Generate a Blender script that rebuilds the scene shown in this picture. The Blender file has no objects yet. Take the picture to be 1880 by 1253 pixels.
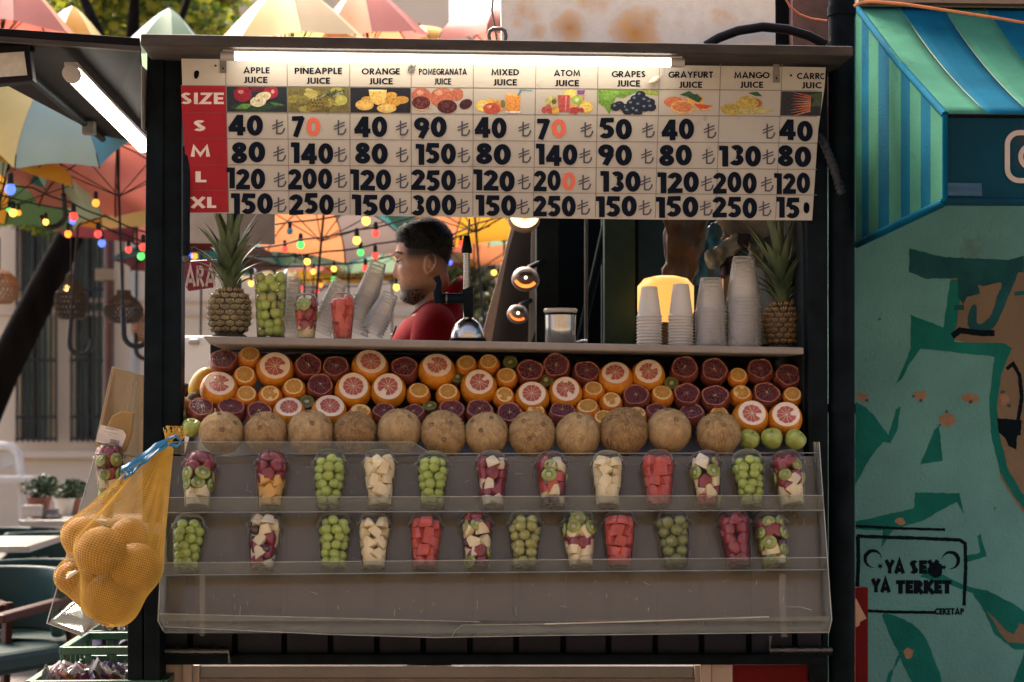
import bpy, bmesh, math, random
import numpy as np
from mathutils import Vector, Matrix, Euler, noise as mnoise

R = math.radians
random.seed(7)
rnd = random.Random(11)
SC = bpy.context.scene
COL = SC.collection

# ------------------------------------------------------------------ camera
CX, CY, CZ = -0.26, -5.0, 1.25
YAW = R(3.0)
LENS = 67.0
F = LENS / 36.0 * 1880.0
HOR = 780.0
cam = bpy.data.cameras.new("camera")
cam.lens = LENS
cam.sensor_width = 36.0
cam.shift_y = (HOR - 626.5) / 1880.0
cam.clip_end = 500
cam.dof.use_dof = True
cam.dof.focus_distance = 4.85
cam.dof.aperture_fstop = 4.4
camo = bpy.data.objects.new("camera", cam)
COL.objects.link(camo)
camo.location = (CX, CY, CZ)
camo.rotation_euler = (R(90), 0, -YAW)
SC.camera = camo

# ------------------------------------------------------------------ world, sun, exposure
W = bpy.data.worlds.new("World")
SC.world = W
W.use_nodes = True
wn = W.node_tree
sky = wn.nodes.new("ShaderNodeTexSky")
sky.sky_type = 'NISHITA'
sky.sun_disc = False
sky.sun_elevation = R(52)
sky.sun_rotation = R(-28)
sky.air_density = 0.4
sky.dust_density = 6.0
sky.ozone_density = 0.0
bg = wn.nodes["Background"]
bg.inputs[1].default_value = 0.15
wn.links.new(sky.outputs[0], bg.inputs[0])
sun = bpy.data.lights.new("sun", 'SUN')
sun.energy = 2.9
sun.angle = R(24)
sun.color = (1.0, 0.86, 0.68)
suno = bpy.data.objects.new("sun", sun)
COL.objects.link(suno)
suno.rotation_euler = (R(-38), 0, R(28))
VS = SC.view_settings
SC.display_settings.display_device = 'sRGB'
VS.view_transform = 'Standard'
VS.look = 'None'
VS.exposure = 2.12
VS.gamma = 1.0
SC.cycles.max_bounces = 8
SC.cycles.diffuse_bounces = 3
SC.cycles.glossy_bounces = 3
SC.cycles.transmission_bounces = 4
SC.cycles.transparent_max_bounces = 32
SC.cycles.sample_clamp_indirect = 6.0
SC.cycles.caustics_reflective = False
SC.cycles.caustics_refractive = False
SC.cycles.use_denoising = True

# ------------------------------------------------------------------ pixel -> place helpers
def P(px, py, Y):
    u = (px - 940) / F; v = (HOR - py) / F
    dx = math.sin(YAW) + u * math.cos(YAW); dy = math.cos(YAW) - u * math.sin(YAW)
    t = (Y - CY) / dy
    return Vector((CX + t * dx, Y, CZ + t * v))

def PP(px, py, p0, n):
    """the point of the plane (p0, n) seen at a photo pixel"""
    d = P(px, py, 0.0) - Vector((CX, CY, CZ))
    c = Vector((CX, CY, CZ))
    t = (p0 - c).dot(n) / d.dot(n)
    return c + d * t

def sc(Y):
    return F / (Y - CY)          # pixels per metre at depth Y

# ------------------------------------------------------------------ materials
def new_mat(name):
    m = bpy.data.materials.new(name); m.use_nodes = True
    nt = m.node_tree
    return m, nt, nt.nodes["Principled BSDF"]

def C4(c): return (c[0], c[1], c[2], 1.0)

def noise_node(nt, scale, detail=4, rough=.55, coord='Object', vec=None, dist=0.0):
    tc = nt.nodes.new("ShaderNodeTexCoord")
    n = nt.nodes.new("ShaderNodeTexNoise")
    n.inputs["Scale"].default_value = scale; n.inputs["Detail"].default_value = detail
    n.inputs["Roughness"].default_value = rough; n.inputs["Distortion"].default_value = dist
    if vec:
        mp = nt.nodes.new("ShaderNodeMapping"); mp.inputs["Scale"].default_value = vec
        nt.links.new(tc.outputs[coord], mp.inputs[0]); nt.links.new(mp.outputs[0], n.inputs["Vector"])
    else:
        nt.links.new(tc.outputs[coord], n.inputs["Vector"])
    return n

def ramp(nt, src, stops):
    r = nt.nodes.new("ShaderNodeValToRGB")
    e = r.color_ramp.elements
    while len(e) < len(stops): e.new(0.5)
    for i, (p, c) in enumerate(stops):
        e[i].position = p; e[i].color = C4(c)
    nt.links.new(src, r.inputs[0])
    return r

def mix(nt, fac, a, b):
    m = nt.nodes.new("ShaderNodeMix"); m.data_type = 'RGBA'
    for sock, v in ((m.inputs[0], fac), (m.inputs[6], a), (m.inputs[7], b)):
        if isinstance(v, (int, float)): sock.default_value = v
        elif isinstance(v, tuple): sock.default_value = C4(v)
        else: nt.links.new(v, sock)
    return m.outputs[2]

def M(name, col, rough=.5, metal=0.0, var=.18, vs=9.0, col2=None, bump=0.0, bs=60.0, spec=.5, coat=0.0, sss=0.0, vec=None, emit=None, es=0.0, dirt=None, dirt_lo=.6, ds=14.0):
    m, nt, b = new_mat(name)
    a = tuple(max(0, x * (1 - var)) for x in col)
    c = col2 or tuple(min(1, x * (1 + var)) for x in col)
    n = noise_node(nt, vs, vec=vec)
    out = ramp(nt, n.outputs[0], [(.3, a), (.7, c)]).outputs[0]
    if dirt:
        n2 = noise_node(nt, ds, detail=8, rough=.65)
        f = ramp(nt, n2.outputs[0], [(dirt_lo, (0, 0, 0)), (min(1, dirt_lo + .12), (1, 1, 1))]).outputs[0]
        out = mix(nt, f, out, dirt)
    nt.links.new(out, b.inputs["Base Color"])
    b.inputs["Roughness"].default_value = rough
    b.inputs["Metallic"].default_value = metal
    b.inputs["Specular IOR Level"].default_value = spec
    b.inputs["Coat Weight"].default_value = coat
    if sss:
        b.inputs["Subsurface Weight"].default_value = sss
        b.inputs["Subsurface Radius"].default_value = (.012, .006, .003)
        b.inputs["Subsurface Scale"].default_value = 1.0
    if bump:
        n3 = noise_node(nt, bs, detail=5, vec=vec)
        bp = nt.nodes.new("ShaderNodeBump"); bp.inputs["Strength"].default_value = bump
        bp.inputs["Distance"].default_value = .004
        nt.links.new(n3.outputs[0], bp.inputs["Height"]); nt.links.new(bp.outputs[0], b.inputs["Normal"])
    if emit:
        b.inputs["Emission Color"].default_value = C4(emit); b.inputs["Emission Strength"].default_value = es
    return m

def clear(name, tint, opac, rough=.08, body=(.5, .5, .48), ior=1.45, edge=.25, edf=.4, refl_streak=0):
    """thin clear plastic: see-through, a diffuse haze (on the rack back, dust with painted reflections), a fresnel gloss"""
    m, nt, b = new_mat(name)
    nt.nodes.remove(b)
    out = nt.nodes["Material Output"]
    tr = nt.nodes.new("ShaderNodeBsdfTransparent"); tr.inputs[0].default_value = C4(tint)
    df = nt.nodes.new("ShaderNodeBsdfDiffuse"); df.inputs[0].default_value = C4(body)
    gl = nt.nodes.new("ShaderNodeBsdfGlossy"); gl.inputs["Roughness"].default_value = rough
    lw = nt.nodes.new("ShaderNodeLayerWeight"); lw.inputs[0].default_value = edge
    nz = noise_node(nt, 14, detail=6)
    m1 = nt.nodes.new("ShaderNodeMixShader"); m2 = nt.nodes.new("ShaderNodeMixShader"); m3 = nt.nodes.new("ShaderNodeMixShader"); m3.inputs[0].default_value = edf
    d2 = nt.nodes.new("ShaderNodeBsdfDiffuse"); d2.inputs[0].default_value = C4(tuple(min(.8, x * 1.2) for x in body))
    nt.links.new(gl.outputs[0], m3.inputs[1]); nt.links.new(d2.outputs[0], m3.inputs[2])
    if refl_streak:  # diagonal noise meant as painted street reflections in the haze
        mp = nt.nodes.new("ShaderNodeMapping"); mp.inputs["Rotation"].default_value = (0, R(refl_streak), 0); mp.inputs["Scale"].default_value = (.25, 1, 2.2)
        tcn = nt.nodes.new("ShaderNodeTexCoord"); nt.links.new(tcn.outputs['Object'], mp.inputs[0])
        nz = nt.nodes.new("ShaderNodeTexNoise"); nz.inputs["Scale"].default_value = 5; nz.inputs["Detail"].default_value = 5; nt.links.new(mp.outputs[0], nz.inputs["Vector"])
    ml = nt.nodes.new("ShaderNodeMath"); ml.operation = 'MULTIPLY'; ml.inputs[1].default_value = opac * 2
    if refl_streak:
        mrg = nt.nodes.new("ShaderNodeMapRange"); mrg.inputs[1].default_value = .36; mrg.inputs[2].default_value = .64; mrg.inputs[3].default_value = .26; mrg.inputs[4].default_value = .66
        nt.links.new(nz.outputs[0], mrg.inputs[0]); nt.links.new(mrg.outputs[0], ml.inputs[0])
    else: nt.links.new(nz.outputs[0], ml.inputs[0]); nt.links.new(ml.outputs[0], m1.inputs[0])
    nt.links.new(tr.outputs[0], m1.inputs[1]); nt.links.new(df.outputs[0], m1.inputs[2])
    nt.links.new(lw.outputs["Fresnel"], m2.inputs[0])
    nt.links.new(m1.outputs[0], m2.inputs[1]); nt.links.new(m3.outputs[0], m2.inputs[2])
    nt.links.new(m2.outputs[0], out.inputs[0])
    return m

def emis(name, col, s):
    m, nt, b = new_mat(name)
    b.inputs["Base Color"].default_value = C4(col)
    b.inputs["Emission Color"].default_value = C4(col); b.inputs["Emission Strength"].default_value = s
    return m

_flat = {}
def FM(col, rough=.6, var=.12):
    k = tuple(round(x, 3) for x in col) + (rough,)
    if k not in _flat:
        _flat[k] = M("print_%d" % len(_flat), col, rough, var=var, vs=30)
    return _flat[k]

# ------------------------------------------------------------------ mesh builder
class MB:
    def __init__(s): s.v = []; s.f = []; s.mi = []; s.sm = []; s.mats = []
    def mat(s, m):
        if m not in s.mats: s.mats.append(m)
        return s.mats.index(m)
    def add(s, vs, fs, m=None, smooth=False):
        o = len(s.v); s.v.extend([Vector(v) for v in vs])
        k = s.mat(m) if m is not None else 0
        for f in fs:
            s.f.append([i + o for i in f]); s.mi.append(k); s.sm.append(smooth)
    def prism(s, pts, d, m=None):
        """polygon pts (any winding) pushed along vector d"""
        pts = [Vector(p) for p in pts]; d = Vector(d); n = len(pts)
        nn = Vector((0, 0, 0))
        for i in range(n): nn += pts[i].cross(pts[(i + 1) % n])
        if nn.dot(d) > 0: pts = pts[::-1]
        vs = pts + [p + d for p in pts]
        fs = [list(range(n)), list(range(2 * n - 1, n - 1, -1))]
        fs += [[(i + 1) % n, i, i + n, (i + 1) % n + n] for i in range(n)]
        s.add(vs, fs, m)
    def pbox(s, x0, y0, x1, y1, Y, d, m=None):
        s.prism([P(x0, y0, Y), P(x1, y0, Y), P(x1, y1, Y), P(x0, y1, Y)], (0, d, 0), m)
    def pquad(s, px, Y, d, m=None):
        s.prism([P(a, b, Y) for a, b in px], (0, d, 0), m)
    def box(s, c, h, m=None, rot=None):
        c = Vector(c); rt = rot or Matrix.Identity(3)
        vs = [c + rt @ Vector((x * h[0], y * h[1], z * h[2])) for x in (-1, 1) for y in (-1, 1) for z in (-1, 1)]
        s.add(vs, [(0, 1, 3, 2), (4, 6, 7, 5), (0, 4, 5, 1), (2, 3, 7, 6), (0, 2, 6, 4), (1, 5, 7, 3)], m)
    def tube(s, pts, r, n=10, m=None, cap=True, smooth=True):
        pts = [Vector(p) for p in pts]; k = len(pts)
        rr = r if isinstance(r, (list, tuple)) else [r] * k
        up = None; vs = []; fs = []
        for i in range(k):
            t = (pts[min(i + 1, k - 1)] - pts[max(i - 1, 0)]).normalized()
            if up is None:
                up = t.orthogonal().normalized()
            up = (up - t * up.dot(t)).normalized()
            b = t.cross(up)
            for j in range(n):
                a = 2 * math.pi * j / n
                vs.append(pts[i] + (up * math.cos(a) + b * math.sin(a)) * rr[i])
        for i in range(k - 1):
            for j in range(n):
                fs.append((i * n + j, i * n + (j + 1) % n, (i + 1) * n + (j + 1) % n, (i + 1) * n + j))
        s.add(vs, fs, m, smooth)
        if cap:
            s.add(vs[:n][::-1], [list(range(n))], m); s.add(vs[-n:], [list(range(n))], m)
    def lathe(s, prof, n=24, m=None, c=(0, 0, 0), wob=None, smooth=True, close=False, rot=None):
        c = Vector(c); vs = []; fs = []; k = len(prof)
        for i, (r, z) in enumerate(prof):
            for j in range(n):
                a = 2 * math.pi * j / n
                q = r * (wob(a, z) if wob else 1)
                v = Vector((q * math.cos(a), q * math.sin(a), z))
                vs.append(c + (rot @ v if rot else v))
        for i in range(k - 1):
            for j in range(n):
                fs.append((i * n + j, i * n + (j + 1) % n, (i + 1) * n + (j + 1) % n, (i + 1) * n + j))
        if close:
            fs.append(list(range(n))[::-1]); fs.append([(k - 1) * n + j for j in range(n)])
        s.add(vs, fs, m, smooth)
    def ball(s, c, r, m=None, seg=12, ring=8, sq=(1, 1, 1), rot=None):
        c = Vector(c)
        vs = [Vector((0, 0, -1))]; fs = []
        for i in range(1, ring):
            a = -math.pi / 2 + math.pi * i / ring
            for j in range(seg):
                b = 2 * math.pi * j / seg
                vs.append(Vector((math.cos(a) * math.cos(b), math.cos(a) * math.sin(b), math.sin(a))))
        vs.append(Vector((0, 0, 1)))
        for j in range(seg):
            fs.append((0, 1 + (j + 1) % seg, 1 + j)); 
            top = 1 + (ring - 2) * seg
            fs.append((len(vs) - 1, top + j, top + (j + 1) % seg))
        for i in range(ring - 2):
            for j in range(seg):
                a = 1 + i * seg + j; b = 1 + i * seg + (j + 1) % seg
                fs.append((a, b, b + seg, a + seg))
        o = [Vector((v.x * sq[0], v.y * sq[1], v.z * sq[2])) * r for v in vs]
        if rot: o = [rot @ v for v in o]
        s.add([c + v for v in o], fs, m, True)
    def disc(s, c, r, n=24, m=None, z=0.0):
        c = Vector(c)
        vs = [c + Vector((r * math.cos(2 * math.pi * j / n), r * math.sin(2 * math.pi * j / n), z)) for j in range(n)]
        s.add(vs, [list(range(n))], m)
    def mesh(s, name, m=None, off=Vector((0, 0, 0))):
        me = bpy.data.meshes.new(name)
        me.from_pydata([tuple(v - off) for v in s.v], [], s.f)
        ms = s.mats if s.mats else ([m] if m else [])
        for x in ms: me.materials.append(x)
        if len(s.f):
            me.polygons.foreach_set("material_index", s.mi)
            me.polygons.foreach_set("use_smooth", s.sm)
        me.update()
        return me

def tag(o, label=None, cat=None, group=None, kind=None):
    if label: o['label'] = label
    if cat: o['category'] = cat
    if group: o['group'] = group
    if kind: o['kind'] = kind
    return o

def thing(name, loc, label, cat, group=None, rot=None, scale=None):
    o = bpy.data.objects.new(name, None); COL.objects.link(o)
    o.empty_display_size = .02
    o.location = loc
    if rot is not None: o.rotation_euler = rot
    if scale is not None: o.scale = (scale,) * 3 if isinstance(scale, (int, float)) else scale
    return tag(o, label, cat, group)

def origin_of(o):
    v = Vector((0, 0, 0))
    while o is not None:
        v += o.location; o = o.parent
    return v

def obj(name, mb, m=None, parent=None, local=False, bevel=0.0, label=None, sharp=None):
    """link the builder as ONE mesh; world-built meshes are brought into their parent's space"""
    if parent is not None and not local: off = origin_of(parent)
    elif parent is None and not local:
        vs = mb.v
        off = Vector(((min(v.x for v in vs) + max(v.x for v in vs)) / 2, (min(v.y for v in vs) + max(v.y for v in vs)) / 2, min(v.z for v in vs)))
    else: off = Vector((0, 0, 0))
    me = mb.mesh(name, m, off)
    o = bpy.data.objects.new(name, me); COL.objects.link(o)
    if parent is not None: o.parent = parent
    elif not local: o.location = off
    if bevel:
        b = o.modifiers.new("bevel", 'BEVEL'); b.width = bevel; b.segments = 2; b.limit_method = 'ANGLE'
    if sharp is not None: me.set_sharp_from_angle(angle=sharp)
    if label: o['label'] = label
    return o

def kids(o): return [c for c in COL.objects if c.parent == o]

def copy_tree(o, parent=None, _kids=None):
    if _kids is None:
        _kids = {}
        for c in COL.objects:
            if c.parent: _kids.setdefault(c.parent.name, []).append(c)
    c = o.copy(); COL.objects.link(c)
    if parent is not None: c.parent = parent
    for ch in _kids.get(o.name, []): copy_tree(ch, c, _kids)
    return c

def ordinal(n):
    w = ["first", "second", "third", "fourth", "fifth", "sixth", "seventh", "eighth", "ninth", "tenth", "eleventh", "twelfth", "thirteenth",
         "fourteenth", "fifteenth", "sixteenth", "seventeenth", "eighteenth"]
    return w[n]

# ------------------------------------------------------------------ stroke lettering
def arc(cx, cy, rx, ry, a0, a1, n=14):
    return [(cx + rx * math.cos(R(a0 + (a1 - a0) * i / n)), cy + ry * math.sin(R(a0 + (a1 - a0) * i / n))) for i in range(n + 1)]

def glyph(ch, t):
    """(width, strokes) of a bold sans letter, cap height 1, stroke width t"""
    h = t / 2; B = h; T = 1 - h
    g = {
     'A': (.86, [[(h * .75, 0), (.43, 1 - h * .4), (.86 - h * .75, 0)], [(.22, .27), (.64, .27)]]),
     'B': (.6, [[(h, 0), (h, 1)], [(h, T)] + arc(.33, .74, .27 - h, .26 - h, 90, -90, 8) + [(h, .5)], [(h, .5)] + arc(.34, .27, .3 - h, .27 - h, 90, -90, 8) + [(h, B)]]),
     'C': (.72, [arc(.47, .5, .47 - h, .5 - h, 50, 310, 18)]),
     'D': (.74, [[(h, 0), (h, 1)], [(h, T), (.28, T)] + arc(.28, .5, .46 - h, .5 - h, 90, -90, 14) + [(h, B)]]),
     'E': (.52, [[(h, 0), (h, 1)], [(h, T), (.52, T)], [(h, .5), (.48, .5)], [(h, B), (.52, B)]]),
     'F': (.5, [[(h, 0), (h, 1)], [(h, T), (.5, T)], [(h, .48), (.46, .48)]]),
     'G': (.86, [arc(.5, .5, .5 - h, .5 - h, 45, 355, 20) + [(.52, .47)]]),
     'H': (.7, [[(h, 0), (h, 1)], [(.7 - h, 0), (.7 - h, 1)], [(h, .5), (.7 - h, .5)]]),
     'I': (t, [[(h, 0), (h, 1)]]),
     'J': (.42, [[(.42 - h, 1), (.42 - h, .2)] + arc(.2, .2, .22 - h, .22 - h, 0, -140, 8)]),
     'K': (.68, [[(h, 0), (h, 1)], [(h, .42), (.62, 1)], [(.22, .55), (.66, 0)]]),
     'L': (.46, [[(h, 1), (h, B), (.46, B)]]),
     'M': (.96, [[(h, 0), (h + .07, 1 - h * .5), (.48, .16), (.89 - h, 1 - h * .5), (.96 - h, 0)]]),
     'N': (.78, [[(h, 0), (h, 1)], [(.78 - h, 0), (.78 - h, 1)], [(h, .97), (.78 - h, .03)]]),
     'O': (.98, [arc(.49, .5, .49 - h, .5 - h, 0, 360, 24)]),
     'P': (.6, [[(h, 0), (h, 1)], [(h, T)] + arc(.32, .69, .28 - h, .31 - h, 90, -90, 8) + [(h, .38 + h)]]),
     'R': (.64, [[(h, 0), (h, 1)], [(h, T)] + arc(.32, .7, .28 - h, .3 - h, 90, -90, 8) + [(h, .4 + h)], [(.27, .45), (.58, 0)]]),
     'S': (.58, [arc(.3, .74, .25 - h * .8, .26 - h, 30, 245, 10) + arc(.27, .27, .29 - h, .27 - h, 75, -150, 10)]),
     'T': (.6, [[(.3, 0), (.3, 1)], [(0, T), (.6, T)]]),
     'U': (.68, [[(h, 1), (h, .34)] + arc(.34, .34, .34 - h, .34 - h, 180, 360, 10) + [(.68 - h, 1)]]),
     'V': (.8, [[(h * .7, 1), (.4, h * .4), (.8 - h * .7, 1)]]),
     'X': (.76, [[(.08, 0), (.68, 1)], [(.08, 1), (.68, 0)]]),
     'Y': (.76, [[(.08, 1), (.38, .45), (.68, 1)], [(.38, .5), (.38, 0)]]),
     'Z': (.62, [[(.04, T), (.54, T), (.08, B), (.6, B)]]),
     '0': (.62, [arc(.31, .5, .31 - h, .5 - h, 0, 360, 24)]),
     '1': (.36, [[(.36 - h, 0), (.36 - h, 1)], [(0, 1 - h * .9), (.36 - h, 1 - h * .9)]]),
     '2': (.58, [arc(.28, .69, .28 - h * .9, .31 - h, 170, -28, 12) + [(.1, B)], [(0, B), (.6, B)]]),
     '3': (.56, [arc(.27, .74, .23 - h * .7, .26 - h, 150, -90, 10), arc(.26, .28, .28 - h * .9, .28 - h, 90, -155, 12)]),
     '4': (.66, [[(.46, 0), (.46, 1)], [(.44, .96), (.09, .3)], [(.02, .3), (.66, .3)]]),
     '5': (.58, [[(.56, T), (.17, T), (.12, .55)], arc(.26, .33, .3 - h * .9, .33 - h, 125, -145, 14)]),
     '7': (.56, [[(0, T), (.5, T)], [(.46, .95), (.15, 0)]]),
     '8': (.58, [arc(.29, .755, .24 - h * .8, .245 - h * .8, 0, 360, 16), arc(.29, .28, .29 - h, .28 - h, 0, 360, 18)]),
     '9': (.6, [arc(.3, .68, .3 - h, .32 - h, 0, 360, 18), [(.56 - h * .5, .55), (.26, 0)]]),
     'Ö': (.98, [arc(.49, .5, .49 - h, .5 - h, 0, 360, 24), [(.3, 1.08), (.3, 1.2)], [(.68, 1.08), (.68, 1.2)]]),
     ' ': (.34, []),
    }
    return g[ch]

def stroke(pts, t):
    """ribbon with mitred joins: list of (left, right) pairs"""
    closed = (abs(pts[0][0] - pts[-1][0]) + abs(pts[0][1] - pts[-1][1])) < 1e-5
    p = [Vector((a, b)) for a, b in pts]; n = len(p); out = []
    for i in range(n):
        if closed:
            a = p[(i - 1) % (n - 1)]; c = p[(i + 1) % (n - 1)]
        else:
            a = p[max(i - 1, 0)]; c = p[min(i + 1, n - 1)]
        d1 = (p[i] - a); d2 = (c - p[i])
        if d1.length < 1e-7: d1 = d2
        if d2.length < 1e-7: d2 = d1
        d1 = d1.normalized(); d2 = d2.normalized()
        n1 = Vector((-d1.y, d1.x)); n2 = Vector((-d2.y, d2.x))
        mm = n1 + n2
        if mm.length < .2: mm = n1
        mm = mm.normalized(); q = t / 2 / max(.45, mm.dot(n1))
        out.append((p[i] + mm * q, p[i] - mm * q))
    return out

def text_width(txt, t, gap): return sum(glyph(c, t)[0] for c in txt) + gap * (len(txt) - 1)

def put_text(mb, txt, x0, x1, yc, hgt, t, fn, m=None, gap=.1, shear=0.0, jit=None):
    """lettering between pixel columns x0..x1 centred on row yc; fn(px,py,lift) gives the place on the surface"""
    w = text_width(txt, t, gap); sx = (x1 - x0) / w; x = 0; k = 0
    for ch in txt:
        gw, ss = glyph(ch, t)
        dy, rot = (0, 0) if jit is None else (jit.uniform(-1.5, 1.5), jit.uniform(-.03, .03))
        for s_ in ss:
            rb = stroke(s_, t); vs = []
            for l, r_ in rb:
                for q in (l, r_):
                    X = x0 + (x + q.x) * sx + shear * q.y * hgt
                    Yp = yc + hgt / 2 - q.y * hgt + dy + rot * (q.x - gw / 2) * sx
                    vs.append(fn(X, Yp, k))
            fs = [(2 * i, 2 * i + 1, 2 * i + 3, 2 * i + 2) for i in range(len(rb) - 1)]
            mb.add(vs, fs, m); k += 1
        x += gw + gap
# ================================================================== MATERIALS
black_steel = M("black_painted_steel", (.003, .006, .008), .6, var=.5, vs=18, bump=.15, bs=45, spec=.07, dirt=(.025, .023, .02), dirt_lo=.71, ds=40)
roof_steel = M("weathered_roof_steel", (.046, .036, .030), .65, spec=.15, var=.35, vs=22, bump=.2, bs=70, dirt=(.08, .065, .05), dirt_lo=.66, ds=30, vec=(.3, 1, 1))
pipe_mat = M("chipped_black_pipe", (.004, .007, .009), .6, spec=.04, var=.5, vs=12, bump=.2, bs=40, dirt=(.32, .27, .22), dirt_lo=.72, ds=16)
shelf_mat = M("shelf_laminate", (.20, .17, .14), .5, var=.12, vs=14, dirt=(.11, .09, .07), dirt_lo=.64, ds=30)
tray_mat = M("grey_steel_tray", (.20, .19, .18), .38, metal=.5, var=.25, vs=10, bump=.1, bs=30)
slat_mat = M("dark_slat", (.012, .012, .017), .55, spec=.15, var=.3, vs=16, dirt=(.06, .05, .045), dirt_lo=.7, ds=50)
gap_mat = M("slat_gap", (.002, .003, .004), .8, spec=.06, var=.3)
cream_frame = M("cream_door_frame", (.36, .27, .21), .5, var=.1, vs=12, dirt=(.3, .22, .17), dirt_lo=.68)
door_mat = M("brown_door_panel", (.10, .07, .05), .25, var=.35, vs=3, coat=.3)
red_panel = M("red_panel", (.11, .004, .004), .6, spec=.1, var=.25, vs=6)
steel = M("brushed_steel", (.5, .49, .46), .25, metal=1.0, var=.15, vs=40, vec=(12, 12, .4))
dull_steel = M("dull_steel", (.11, .10, .09), .45, metal=.8, var=.3, vs=30)
black_rubber = M("black_rubber", (.006, .006, .008), .6, spec=.12, var=.3, vs=20)
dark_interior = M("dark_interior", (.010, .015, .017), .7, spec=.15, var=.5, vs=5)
dark_green = M("dark_green_paint", (.012, .034, .03), .5, spec=.25, var=.4, vs=8)
tube_glow = emis("lit_tube", (1.0, .93, .80), 4.0)
plastic_grey = M("grey_plastic", (.32, .29, .27), .5, var=.12)

def ground_box(mb, x0, x1, ytop, Y, d, m):
    """a box from photo columns x0..x1, its top at photo row ytop, standing on the ground"""
    a, b = P(x0, ytop, Y), P(x1, ytop, Y)
    mb.prism([a, b, Vector((b.x, Y, 0)), Vector((a.x, Y, 0))], (0, d, 0), m)

# ================================================================== GROUND, SKY is the world
g = MB()
g.add([(-60, -30, 0), (60, -30, 0), (60, 90, 0), (-60, 90, 0)], [(0, 1, 2, 3)])
ground = obj("ground", g, M("grey_paving", (.17, .145, .12), .8, var=.2, vs=1.5, bump=.3, bs=25, dirt=(.08, .07, .06), dirt_lo=.6, ds=4), local=True)
tag(ground, kind='structure')

# unseen house row across the street, added to block low sky and bounce sunlight
m = MB(); m.prism([(-14, -9.5, 0), (14, -9.5, 0), (14, -9.5, 7.0), (-14, -9.5, 7.0)], (0, -.5, 0), M("unseen_house_render", (.22, .165, .115), .85, var=.12, vs=1))
for k in range(9):
    for j in range(2): m.prism([(-12 + 3 * k, -9.5, 1 + 3.4 * j), (-10.6 + 3 * k, -9.5, 1 + 3.4 * j), (-10.6 + 3 * k, -9.5, 3.2 + 3.4 * j), (-12 + 3 * k, -9.5, 3.2 + 3.4 * j)], (0, .06, 0), black_steel)
tag(obj("unseen_house", m), "brown rendered house row on the street's other side facing the kiosk", "building")

# ================================================================== THE JUICE KIOSK
kiosk = thing("juice_kiosk", P(920, 1253, .4) * 1.0, "black steel juice kiosk with open hatch, fruit slope and flat dark roof", "kiosk")
kiosk.location.z = 0
m = MB(); m.prism([P(258, 62, -.195), P(1567, 85, -.195), P(1567, 103, -.195), P(258, 84, -.195)], (0, 1.25, 0), roof_steel)
flap_m = M('flap_dark_steel', (.006, .005, .005), .7, var=.4, vs=12, spec=.06)
roof = obj("roof", m, parent=kiosk, bevel=.004)
m = MB()
m.prism([P(262, 64, .2), P(700, 74, .2), P(700, 90, .2), P(262, 80, .2)], (0, .03, 0), gap_mat)
# left flap roof: a level plate beside the main roof, with a folded rim
fl = [P(2, 52, -.19), P(257, 70, -.19)]
zz = fl[1].z - .02
A = Vector((fl[0].x - .25, -.19, fl[0].z - .005)); B_ = Vector((fl[1].x, -.19, zz)); C_ = Vector((P(272, 252, 1.5).x, 1.5, zz)); D_ = Vector((P(185, 250, 1.5).x, 1.5, P(185, 249, 1.5).z))
m = MB(); m.prism([A, B_, C_, D_], (0, 0, .02), flap_m)
m.prism([A, B_, B_ + Vector((0, 0, -.012)), A + Vector((0, 0, -.012))], (0, .025, 0), roof_steel)
m.tube([D_ + Vector((.01, -.02, -.015)), A + Vector((.22, .1, -.03))], .012, 6, black_steel)
m.box(D_ + Vector((.02, -.35, -.03)), (.02, .02, .02), dull_steel)
obj("side_flap", m, parent=kiosk, bevel=.002)

m = MB()
m.pquad([(273, 84), (334, 92), (331, 960), (263, 960)], 0.0, .09, black_steel)
m.pquad([(270, 84), (301, 92), (297, 960), (261, 960)], -.008, .02, black_steel)
obj("post", m, parent=kiosk, bevel=.003)
m = MB(); ground_box(m, 234, 262, 985, -.14, .12, black_steel); ground_box(m, 264, 294, 985, -.146, .12, black_steel)
obj("post", m, parent=kiosk, bevel=.003)
m = MB(); m.pquad([(1480, 100), (1519, 104), (1521, 1253), (1486, 1253)], .0, .08, black_steel)
m.pquad([(1472, 400), (1482, 400), (1484, 860), (1474, 860)], .04, .7, dark_interior)
obj("post", m, parent=kiosk, bevel=.003)
m = MB(); m.pbox(415, 380, 441, 900, .9, .05, black_steel)
obj("post", m, parent=kiosk)
# shelf
m = MB(); m.prism([P(372, 617, -.03), P(1476, 638, -.03), P(1476, 651, -.03), P(384, 632, -.03)], (0, .4, 0), shelf_mat)
obj("shelf", m, parent=kiosk, bevel=.004)
# fruit slope
m = MB(); m.prism([P(392, 646, .36), P(1472, 660, .36), P(1476, 842, -.0), P(336, 842, -.0)], (0, .01, -.02), tray_mat)
m.prism([P(340, 838, -.06), P(1480, 838, -.06), P(1480, 850, -.06), P(340, 850, -.06)], (0, .06, 0), tray_mat)
obj("fruit_tray", m, parent=kiosk, bevel=.002)
# dark board behind the slope's top
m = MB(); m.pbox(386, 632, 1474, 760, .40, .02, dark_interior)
obj("back_board", m, parent=kiosk)
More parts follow.
